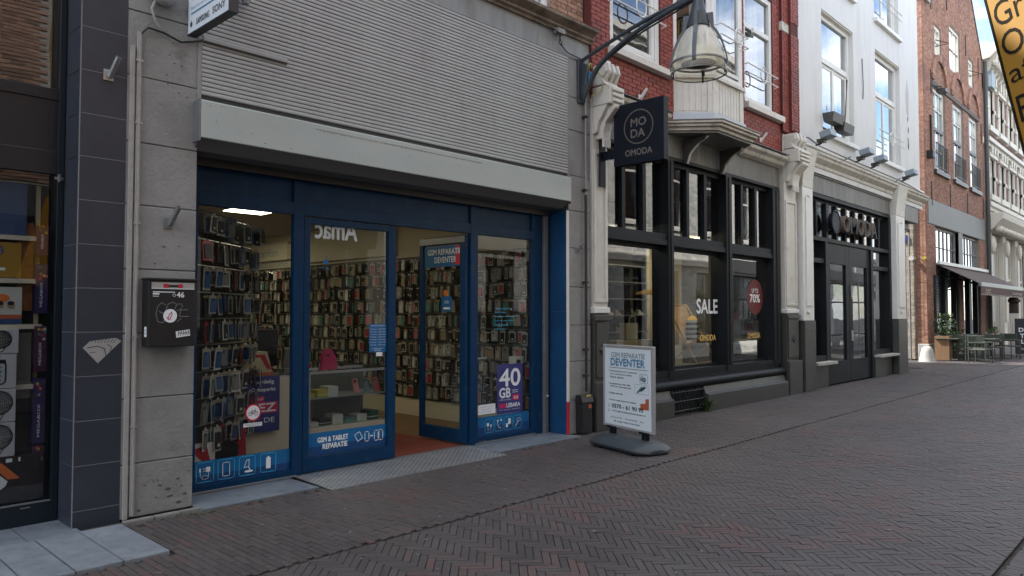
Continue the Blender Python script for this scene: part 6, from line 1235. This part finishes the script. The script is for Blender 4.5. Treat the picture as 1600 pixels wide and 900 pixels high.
for k, (x, y, l_) in enumerate(((29.6, .75, 'low dark green shrub against the cafe front behind the planter'), (31.2, .75, 'low dark green shrub in the middle of the cafe front'))): bush('low_shrub', (x, y, .05), .45, .95, 260, l_, seed=30 + k, hi=.35)
b = MB().use('stoneb').lathe([(0, .52), (.09, .5), (.16, .43), (.19, .3), (.24, .08), (.27, 0), (0, 0)], (27.35, .75, 0), 18); solo('stone_bollard', b, 'rounded pale stone guard post at the cafe corner', 'bollard', smooth=True)
bb = thing('blackboard_sign', 'dark blackboard pavement sign reading DRINKS TAPAS LUNCH at the right edge', 'sign', (33.6, -1.0, 0))
ux = Vector((.55, -.83, 0)); oo = Vector((34.0, -.62, .04)); b = MB().use('chalk').obox(oo + ux * .55 + Vector((0, 0, .68)), ux, (.83, .55, 0), (0, 0, 1), .55, .03, .68); part('board', b, bb, bev=.01)
b = MB().use('white'); fl = Flat(b, oo + Vector((-.83, -.55, 0)) * .031, ux, (0, 0, 1)); fl.lay(1).text('DRINKS', .12, .85, .85, .15, .008).text('TAPAS', .16, .62, .75, .15, .008).text('LUNCH', .2, .4, .7, .15, .008).text('CAFE', .42, 1.12, .3, .07).ring(.55, 1.22, .12, .015, 14, .05).text('DINER', .2, .15, .3, .08); part('lettering', b, bb)
b = MB().use('wooddark').sphere((36.2, -.25, 2.12), .22, 1, 1, .7, 14).box(36.05, 36.35, -.4, -.1, 1.6, 2.0); solo('hanging_lantern', b, 'brown keyhole shaped lantern hanging right of the awning', 'lantern')
b = MB().use('anthl').tube([(37.42, .82, 0), (37.42, .82, 12.6)], .09, 10); solo('drain_pipe', b, 'tall dark downpipe between the cafe gable and the white trimmed house', 'drain pipe', smooth=True)
b = MB().use('anthl').box(29.45, 29.85, CY - .4, CY - .1, 9.5, 9.62).tube([(29.1, CY, 9.7), (29.4, CY - .3, 9.65)], .03, 6); solo('gable_lamp', b, 'small dark lamp bracket below the first brick arch of the cafe house', 'lamp')
b = MB().use('black').box(28.4, 28.7, CY - .22, CY - .02, 7.0, 7.25).tube([(28.9, CY - .05, 7.1), (28.9, CY - .05, 8.6)], .03, 6); solo('wall_lamp', b, 'black wall lamp high at the left corner of the cafe house', 'lamp')

# ================================================================== HOUSES BEYOND
fh = thing('trimmed_house', 'purple brown brick house with heavy white window trim and bracketed cornice', 'house', (42.5, 1, 0))
FY = 1.0; fhh = []
for r_, (z0, z1) in enumerate(((6.9, 8.6), (10.0, 11.8))):
    for k in range(4): fhh.append((38.6 + k * 2.2, 39.7 + k * 2.2, z0, z1))
m_ = MB().use('cmort'); wall_holes(m_, 37.5, 47.3, 0, 13.0, FY, FY + .3, fhh + [(38.2, 46.6, .3, 4.9)]); part('wall', m_, fh)
brick_wall(fh, 'pbrick', 'cmort', 37.55, 47.3, 5.5, 12.9, FY, holes=fhh + [(38.2, 46.6, .3, 4.9)], single=0, seed=12, hd=False)
for h in fhh:
    window(fh, *h, FY + .05, 'trim', .12, hb=(h[2] + (h[3] - h[2]) * .6,), bw=.08, gl='glassd')
    b = MB().use('trim').box(h[0] - .1, h[0], FY - .08, FY + .1, h[2], h[3]).box(h[1], h[1] + .1, FY - .08, FY + .1, h[2], h[3]).box(h[0] - .35, h[1] + .35, FY - .2, FY + .1, h[2] - .25, h[2]).box(h[0] - .3, h[1] + .3, FY - .15, FY + .1, h[3], h[3] + .18).box(h[0] - .3, h[0], FY - .1, FY + .1, h[2] + .75, h[2] + .92).box(h[1], h[1] + .3, FY - .1, FY + .1, h[2] + .75, h[2] + .92)
    for x in (h[0] - .1, (h[0] + h[1]) / 2 - .08, h[1] - .08): b.prism([(0, h[3] + .15), (.2, h[3] + .15), (.26, h[3] + .6), (-.06, h[3] + .6)], (0, -.2, 0), (x, FY, 0), (1, 0, 0), (0, 0, 1))
    part('window_trim', b, fh, bev=.01)
for z in (9.15, 6.3): part('string_course', MB().use('trim').box(37.5, 47.35, FY - .3, FY, z, z + .18).box(37.5, 47.35, FY - .18, FY, z - .15, z), fh, bev=.01)
b = MB().use('trim').prism([(0, 12.7), (-.35, 12.75), (-.8, 13.15), (-.85, 13.35), (0, 13.4)], (9.9, 0, 0), (37.45, FY, 0), (0, 1, 0), (0, 0, 1)); part('cornice', b, fh, bev=.02)
for k in range(15): part('cornice_bracket', MB().use('trim').prism([(0, 12.2), (-.2, 12.3), (-.55, 12.7), (-.6, 12.95), (0, 12.95)], (.25, 0, 0), (37.7 + k * .66, FY, 0), (0, 1, 0), (0, 0, 1)).sphere((37.82 + k * .66, FY - .45, 12.6), .16, 1, 1, 1, 8), fh)
b = MB().use('trim').prism([(0, 5.2), (-.3, 5.25), (-.7, 5.7), (-.75, 5.95), (0, 6.0)], (9.8, 0, 0), (37.5, FY, 0), (0, 1, 0), (0, 0, 1)); part('shop_cornice', b, fh, bev=.02)
for k in range(11):
    b = MB().use('trim').sphere((37.9 + k * .9, FY - .5, 5.25), .2, 1, 1, .8, 10); part('scroll_bracket', b, fh, smooth=True)
b = MB().use('trim')
for x in (37.55, 40.6, 43.6, 46.6): b.box(x, x + .7, FY - .15, FY + .05, 0, 5.2); b.box(x + .15, x + .55, FY - .22, FY - .15, 1.2, 4.9); b.sphere((x + .35, FY - .25, 4.6), .25, 1, .5, 1.6, 8)
part('shop_pilaster', b, fh, bev=.02)
for (a, c) in ((38.25, 40.6), (41.3, 43.6), (44.3, 46.6)): window(fh, a, c, .3, 4.9, FY + .05, 'trim', .2, vb=(a + .8, a + 1.5), hb=(3.2,), bw=.1)
part('interior_wall', MB().use('room').box(37.6, 47.2, 3.2, 3.3, 0, 12.8), fh)
b = MB().use('flood').box(37.6, 38.3, FY - .4, FY - .05, 11.5, 12.2); solo('roof_box', b, 'small blue grey metal box high at the left edge of the trimmed house', 'box', bev=.02)
f2 = thing('pale_house', 'plain pale rendered house at the far end of the street', 'house', (52, 1, 0)); h2 = [(48.3 + 2.4 * k, 49.5 + 2.4 * k, z, z + 1.7) for k in range(5) for z in (4.2, 7.0, 9.4)]
m_ = MB().use('whiteb'); wall_holes(m_, 47.4, 60, 0, 12.2, FY, FY + .3, h2); part('wall', m_, f2)
for h in h2: window(f2, *h, FY + .08, 'trim', .1, vb=((h[0] + h[1]) / 2,), hb=(h[2] + 1,), gl='glassd')
part('interior_wall', MB().use('room').box(47.5, 60, 3.2, 3.3, 0, 12), f2)

# ================================================================== OPPOSITE SIDE OF THE STREET (seen in the glass)
OY = -7.15
def opp(name, label, x0, x1, H_, mt, win, shop, wf='trim', gap=.4, cor='trim'):
    t = thing(name, label, 'house', ((x0 + x1) / 2, OY, 0)); hs_ = []
    n = win[0]; ww = win[1]
    for k in range(n):
        cx = x0 + (x1 - x0) * (k + .5) / n
        for z0, z1 in win[2]: hs_.append((cx - ww / 2, cx + ww / 2, z0, z1))
    sh = []
    for k in range(shop):
        a = x0 + gap + (x1 - x0 - gap) * k / shop; sh.append((a, a + (x1 - x0 - gap) / shop - gap, .5, 3.1))
    m_ = MB().use(mt); wall_holes(m_, x0, x1, 0, H_, OY - .3, OY, hs_ + sh); part('wall', m_, t)
    for h in hs_ + sh:
        b = MB().use(wf if h in hs_ else 'anth').box(h[0], h[0] + .08, OY - .12, OY - .05, h[2], h[3]).box(h[1] - .08, h[1], OY - .12, OY - .05, h[2], h[3]).box(h[0], h[1], OY - .121, OY - .051, h[3] - .08, h[3]).box(h[0], h[1], OY - .121, OY - .051, h[2], h[2] + .08).box(h[0], h[1], OY - .122, OY - .052, h[2] + (h[3] - h[2]) * .62, h[2] + (h[3] - h[2]) * .62 + .07)
        if h in hs_: b.box(h[0] - .08, h[1] + .08, OY - .05, OY + .09, h[2] - .12, h[2] - .01)
        f_ = part('window', b, t); part('pane', MB().use('glassd').add([(h[1], OY - .09, h[2]), (h[0], OY - .09, h[2]), (h[0], OY - .09, h[3]), (h[1], OY - .09, h[3])], [(0, 1, 2, 3)]), f_)
    part('interior_wall', MB().use('dark').box(x0, x1, OY - 1.5, OY - 1.45, 0, H_), t)
    part('cornice', MB().use(cor).box(x0, x1, OY, OY + .3, H_ - .35, H_ - .1).box(x0, x1, OY, OY + .16, H_ - .55, H_ - .35), t)
    part('shop_fascia', MB().use('anthl' if gap < .5 else 'trim').box(x0 + .2, x1 - .2, OY, OY + .1, 3.3 if gap > .5 else 3.2, 3.5 if gap > .5 else 3.7), t)
    return t, hs_ + sh
t, h_ = opp('opposite_house', 'brown brick house with yellow window frames behind the photographer', -7, 10.4, 10.5, 'bmort', (7, 1.25, ((4.6, 7.2), (8.0, 9.6))), 4, wf='ysign')
def oppbrick(t, h_, x0, x1, H_, mt, course=.0625, blen=.21, seed=1, z=3.75):
    b = MB().use(mt); rnd = random.Random(seed); r = 0
    while z < H_ - .6:
        u = x0 - (blen / 2 if r % 2 else 0)
        while u < x1:
            a, c = max(u, x0) + .005, min(u + blen, x1) - .005
            if c - a > .04 and not any(c > q[0] and a < q[1] and z + course > q[2] and z < q[3] for q in h_): b.val = rnd.random(); b.add([(c, OY + .015, z + .005), (a, OY + .015, z + .005), (a, OY + .015, z + course - .007), (c, OY + .015, z + course - .007), (c, OY, z + .003), (a, OY, z + .003), (a, OY, z + course - .004), (c, OY, z + course - .004)], [(0, 1, 2, 3), (1, 0, 4, 5), (2, 1, 5, 6), (3, 2, 6, 7), (0, 3, 7, 4)])
            u += blen
        z += course; r += 1
    part('brickwork', b, t, kind='stuff')
oppbrick(t, h_, -1, 10.4, 10.5, 'bbrick')
opp('opposite_house', 'cream rendered house opposite the red brick house', 10.45, 16.0, 9.6, 'cream', (2, 1.2, ((4.4, 6.6), (7.4, 8.8))), 2, gap=1.1)
t, h_ = opp('opposite_house', 'pale rough brick house opposite the white house', 16.05, 26.5, 10.8, 'cream', (4, 1.25, ((4.6, 7.2), (8.0, 9.7))), 4, gap=1.2)
oppbrick(t, h_, 16.05, 26.5, 10.8, 'gbrick', .12, .36, 2, z=.3)
t, h_ = opp('opposite_house', 'long light brick house opposite the cafe', 26.55, 48, 10.2, 'cream', (8, 1.3, ((4.5, 6.8), (7.6, 9.2))), 5)
b = MB().use('gbrick'); rnd = random.Random(5); z = .05; r = 0
sh_h = [q for q in h_ if q[2] < 1]
while z < 3.2:
    u = 26.6 - (.18 if r % 2 else 0)
    while u < 48:
        a, c = max(u, 26.6) + .006, min(u + .36, 48) - .006
        if c - a > .05 and not any(c > q[0] and a < q[1] and z + .11 > q[2] and z < q[3] for q in sh_h): b.val = rnd.random(); b.box(a, c, OY, OY + .03, z, z + .105)
        u += .36
    z += .12; r += 1
part('brickwork', b, t, kind='stuff')

# ================================================================== STREET LAMP
sl_ = thing('street_lamp', 'grey bell shaped glass street lamp on a double curved arm over the shops', 'street lamp', (7.85, -.02, 4.5))
b = MB().use('lampg').prism([(-.01, 5.03), (-.14, 4.93), (-.05, 4.46), (-.01, 4.46)], (.03, 0, 0), (7.84, 0, 0), (0, 1, 0), (0, 0, 1)); b.box(7.78, 7.92, -.03, .0, 4.44, 5.04); part('wall_plate', b, sl_, bev=.006)
def arc(pts, n=18):
    out = []; P = [Vector(p) for p in pts]
    for i in range(len(P) - 1):
        p0 = P[max(i - 1, 0)]; p1 = P[i]; p2 = P[i + 1]; p3 = P[min(i + 2, len(P) - 1)]
        for k in range(n // (len(P) - 1) + 1):
            t = k / (n // (len(P) - 1) + 1); out.append(.5 * ((2 * p1) + (-p0 + p2) * t + (2 * p0 - 5 * p1 + 4 * p2 - p3) * t * t + (-p0 + 3 * p1 - 3 * p2 + p3) * t ** 3))
    out.append(P[-1]); return out
part('arm', MB().use('lampg').tube(arc([(7.85, -.02, 5.02), (7.85, -.6, 5.19), (7.85, -1.1, 5.31), (7.85, -1.5, 5.375), (7.83, -1.8, 5.40)]), .026, 10), sl_, smooth=True)
part('arm', MB().use('lampg').tube(arc([(7.85, -.06, 4.5), (7.85, -.26, 4.83), (7.85, -.55, 5.03), (7.85, -.95, 5.2), (7.85, -1.4, 5.32), (7.83, -1.8, 5.38)]), .03, 10).tube(arc([(7.88, -.1, 4.56), (7.88, -.3, 4.86), (7.88, -.6, 5.03), (7.88, -1.0, 5.18), (7.88, -1.4, 5.28), (7.84, -1.8, 5.36)]), .012, 6), sl_, smooth=True)
LC = (7.8, -1.82, 0)
part('lamp_housing', MB().use('lampg').lathe([(.0, 5.46), (.05, 5.45), (.055, 5.33), (.085, 5.2), (.125, 5.05), (.135, 4.985), (.0, 4.98)], LC, 24), sl_, smooth=True)
prof = [(.12, 4.98), (.17, 4.93), (.22, 4.84), (.262, 4.74), (.295, 4.64), (.312, 4.56)]
lg = part('lamp_glass', MB().use('lglass').lathe(prof, LC, 36), sl_, smooth=True)
part('glass_skirt', MB().use('skirt').lathe([(.312, 4.545), (.322, 4.50), (.325, 4.45), (.315, 4.43)], LC, 36), sl_, smooth=True)
part('glass_rim', MB().use('rail').lathe([(.308, 4.565), (.32, 4.565), (.322, 4.545), (.308, 4.545), (.308, 4.565)], LC, 36).lathe([(.312, 4.436), (.328, 4.436), (.326, 4.424), (.312, 4.424), (.312, 4.436)], LC, 36), sl_, smooth=True)
part('reflector', MB().use('refl').lathe([(.03, 4.8), (.09, 4.78), (.14, 4.7), (.165, 4.62), (.2, 4.57), (.205, 4.55)], LC, 30), sl_, smooth=True)
part('reflector_grille', MB().use('anthl').lathe([(.0, 4.535), (.1, 4.53), (.2, 4.555)], LC, 30), sl_)
for k in range(4):
    a = R(20 + 90 * k); d = Vector((math.cos(a), math.sin(a), 0)); q = Vector((-d.y, d.x, 0)); C0 = Vector((LC[0], LC[1], 0)); vs = []
    pr = [(.10, 5.14, .12), (.145, 4.97, .06), (.18, 4.93, .055), (.235, 4.84, .045), (.275, 4.74, .038), (.306, 4.64, .03), (.326, 4.545, .022), (.326, 4.50, .012)]
    for r_, z, w_ in pr:
        for (e, s_) in ((0, -1), (w_, -1), (w_, 1), (0, 1)): vs.append(C0 + d * (r_ + e * .6) + q * .021 * s_ + Vector((0, 0, z)))
    fs = []
    for i in range(len(pr) - 1):
        for j in range(4): fs.append((i * 4 + j, (i + 1) * 4 + j, (i + 1) * 4 + (j + 1) % 4, i * 4 + (j + 1) % 4))
    fs += [(3, 2, 1, 0), tuple(len(pr) * 4 - 4 + j for j in range(4))]; part('rib', MB().use('lampg').add(vs, fs), sl_)
    p = C0 + d * .3; part('skirt_strut', MB().use('anth').tube([p + Vector((0, 0, 4.56)), p + Vector((0, 0, 4.41))], .01, 6), sl_)
b = MB().use('stick').tube([(7.93, -.1, 4.72), (7.93, -.1, 4.87)], .035, 12); b.use('cable').tube([(7.93, -.1, 4.68), (7.93, -.1, 4.72)], .025, 10).use('c_yel').tube(arc([(7.93, -.1, 4.87), (7.9, -.12, 4.95), (7.96, -.1, 5.0), (8.0, -.08, 4.95)]), .008, 5).tube(arc([(8.02, -.1, 4.95), (8.1, -.2, 4.8), (8.05, -.2, 4.62), (7.95, -.12, 4.55)]), .006, 5); solo('cable_plug', b, 'blue round power plug with yellow wires hanging at the lamp bracket', 'plug', smooth=True)
# ================================================================== PAVEMENT SIGN
P0 = Vector((7.22, -.66, 0)); P1 = Vector((7.22, -1.42, 0)); ab = thing('pavement_sign', 'grey framed pavement sign advertising GSM REPARATIE DEVENTER on a plastic base', 'sign', (7.25, -1.0, 0))
bo = Vector((7.455, -.68, .225)); bx_ = Vector((-.285, -.958, 0)).normalized(); bn_ = bx_.cross(Vector((0, 0, 1))); Wd, Hd = .93, .995
uz = Vector((0, 0, 1))
b = MB().use('alu'); fwd = .035
for (cx, cz, hx, hz) in ((fwd / 2, Hd / 2, fwd / 2, Hd / 2), (Wd - fwd / 2, Hd / 2, fwd / 2, Hd / 2), (Wd / 2, fwd / 2, Wd / 2 - fwd, fwd / 2), (Wd / 2, Hd - fwd / 2, Wd / 2 - fwd, fwd / 2)): b.obox(bo + bx_ * cx + uz * cz, bx_, bn_, uz, hx, .022, hz)
part('frame', b, ab, bev=.006)
part('poster', MB().use('poster').obox(bo + bx_ * Wd / 2 + uz * Hd / 2, bx_, bn_, uz, Wd / 2 - fwd, .014, Hd / 2 - fwd), ab)
b = MB(); fl = Flat(b, bo + bn_ * .014, bx_, uz, lift=.0015); b.use('pgrey'); fl.lay(1).text('GSM REPARATIE', .16, .845, .62, .058, .0025); b.use('pblue'); fl.text('DEVENTER', .15, .745, .63, .085, .005)
b.use('ink'); fl.rect(.12, .715, .83, .721)
for (t, x, z, w_) in (('• Gespecialiseerd in reparatie', .1, .665, .54), ('van smartphones, Apple,', .135, .63, .42), ('iPad & tablets', .135, .595, .26), ('• Accessoires voor alle', .1, .515, .42), ("GSM's en smartphones", .135, .48, .4), ('• Snelle service', .1, .40, .28), ('• Korte reparaties ter plekke', .1, .315, .52)): fl.text(t, x, z, w_, .021, .001)
fl.text('0570 - 61 90 95', .17, .235, .58, .045, .0025).text('www.gsmreparatiedeventer.nl', .17, .185, .62, .024, .001).text('ALCATEL   HUAWEI   htc', .14, .11, .62, .022).text('& nog vele merken', .21, .065, .48, .024, .001)
fl.ring(.11, .255, .018, .004, 12).ring(.11, .195, .014, .004, 12)
b.use('pgrey'); fl.rr(.69, .57, .83, .67, .006); fl.rect(.7, .59, .8, .63); b.use('ink'); fl.lay(2).ring(.77, .61, .022, .008, 12).ring(.73, .64, .015, .005, 10); b.use('pgrey'); fl.lay(1).rr(.6, .44, .84, .55, .004, .004); b.use('c_teal'); fl.lay(2).poly([(.63, .45), (.66, .45), (.77, .52), (.72, .53)]); b.use('ink'); fl.lay(3).poly([(.69, .48), (.72, .47), (.81, .525), (.77, .535)])
b.use('c_orange'); fl.lay(1).poly([(.7, .26), (.85, .27), (.85, .4), (.79, .39), (.79, .34), (.7, .33)]); part('print', b, ab, label='blue and black print with phone number 0570 - 61 90 95')
b = MB().use('basep'); cb = bo + bx_ * Wd / 2; cb.z = 0; prof = [(-.33, .03), (-.35, .06), (-.31, .09), (-.13, .145), (.13, .145), (.31, .09), (.35, .06), (.33, .03), (.28, .015), (-.28, .015)]
vs = []; secs = [(-.56, .5, .35), (-.5, .9, .85), (-.42, 1, 1), (.42, 1, 1), (.5, .9, .85), (.57, .5, .35)]
for (s_, k, kz) in secs:
    for (p, z) in prof: vs.append(cb + bx_ * s_ * .9 + bn_ * p * .8 * k + uz * (.02 + (z - .02) * kz))
n = len(prof); fs = [(i * n + j, i * n + (j + 1) % n, (i + 1) * n + (j + 1) % n, (i + 1) * n + j) for i in range(5) for j in range(n)] + [tuple(range(n))[::-1], tuple(range(5 * n, 6 * n))]
b.add(vs, fs); part('base', b, ab, smooth=True, bev=.01)
for s_ in (.17, .77):
    b = MB().use('anth')
    for e in (-.035, .0, .035): b.obox(bo + bx_ * (s_ + e) + Vector((0, 0, -.045)), bx_, bn_, uz, .012, .02, .055)
    b.obox(bo + bx_ * s_ + Vector((0, 0, .0)), bx_, bn_, uz, .09, .03, .012); part('spring_foot', b, ab, bev=.003)
for s_ in (-.3, .3):
    p = cb + bx_ * s_; part('rubber_foot', MB().use('black').obox(p + uz * .012, bx_, bn_, uz, .06, .25, .012), ab)
# ================================================================== YELLOW INFORMATION SIGN (hangs tilted from the opposite side)
ca, sa = math.cos(R(43.47)), math.sin(R(43.47)); pi_ = R(1.96)
CF = Vector((ca * math.cos(pi_), sa * math.cos(pi_), math.sin(pi_))); CR = Vector((sa, -ca, 0)); CU = CR.cross(CF)
def along(u, v, t): return CAM + (CF + CR * u + CU * v) * t
S0 = along(.6355, .4175, 3.2); S1 = along(.709, .134, 2.85); dn = (S1 - S0).normalized(); rt = CR * .85 + CU * .56; kf = rt.dot(dn) / CF.dot(dn); rt = (rt - CF * kf).normalized()
rt = (rt - dn * rt.dot(dn)).normalized(); up_ = -dn; nm_ = rt.cross(up_)
ys = thing('yellow_sign', 'tilted yellow information sign with dark lettering at the top right edge', 'sign', tuple(S0))
Wb, Hb = 1.1, 1.35
c_ = S0 + rt * Wb / 2 + dn * (Hb / 2 - .12)
part('panel', MB().use('ysign').obox(c_, rt, nm_, up_, Wb / 2, .008, Hb / 2), ys, bev=.003)
b = MB().use('ytext')
b.obox(c_ - rt * (Wb / 2 + .004), rt, nm_, up_, .004, .011, Hb / 2); part('edge_strip', b, ys)
b = MB().use('ytext'); fl = Flat(b, c_ - rt * Wb / 2 + nm_ * .008 - up_ * Hb / 2, rt, up_, lift=.0015); fl.lay(1)
for i, t in enumerate(('Grote Kerk', 'Overdekte', 'afgesloten', 'Bezoekers')): fl.text(t, .014, Hb - .395 - i * .152, .5, .12, .0)
part('lettering', b, ys)
b = MB().use('rail').tube([c_ - nm_ * .03, c_ - nm_ * .03 + rt * .5, Vector((4.6, -7.1, 3.2))], .02, 8); part('support_arm', b, ys)
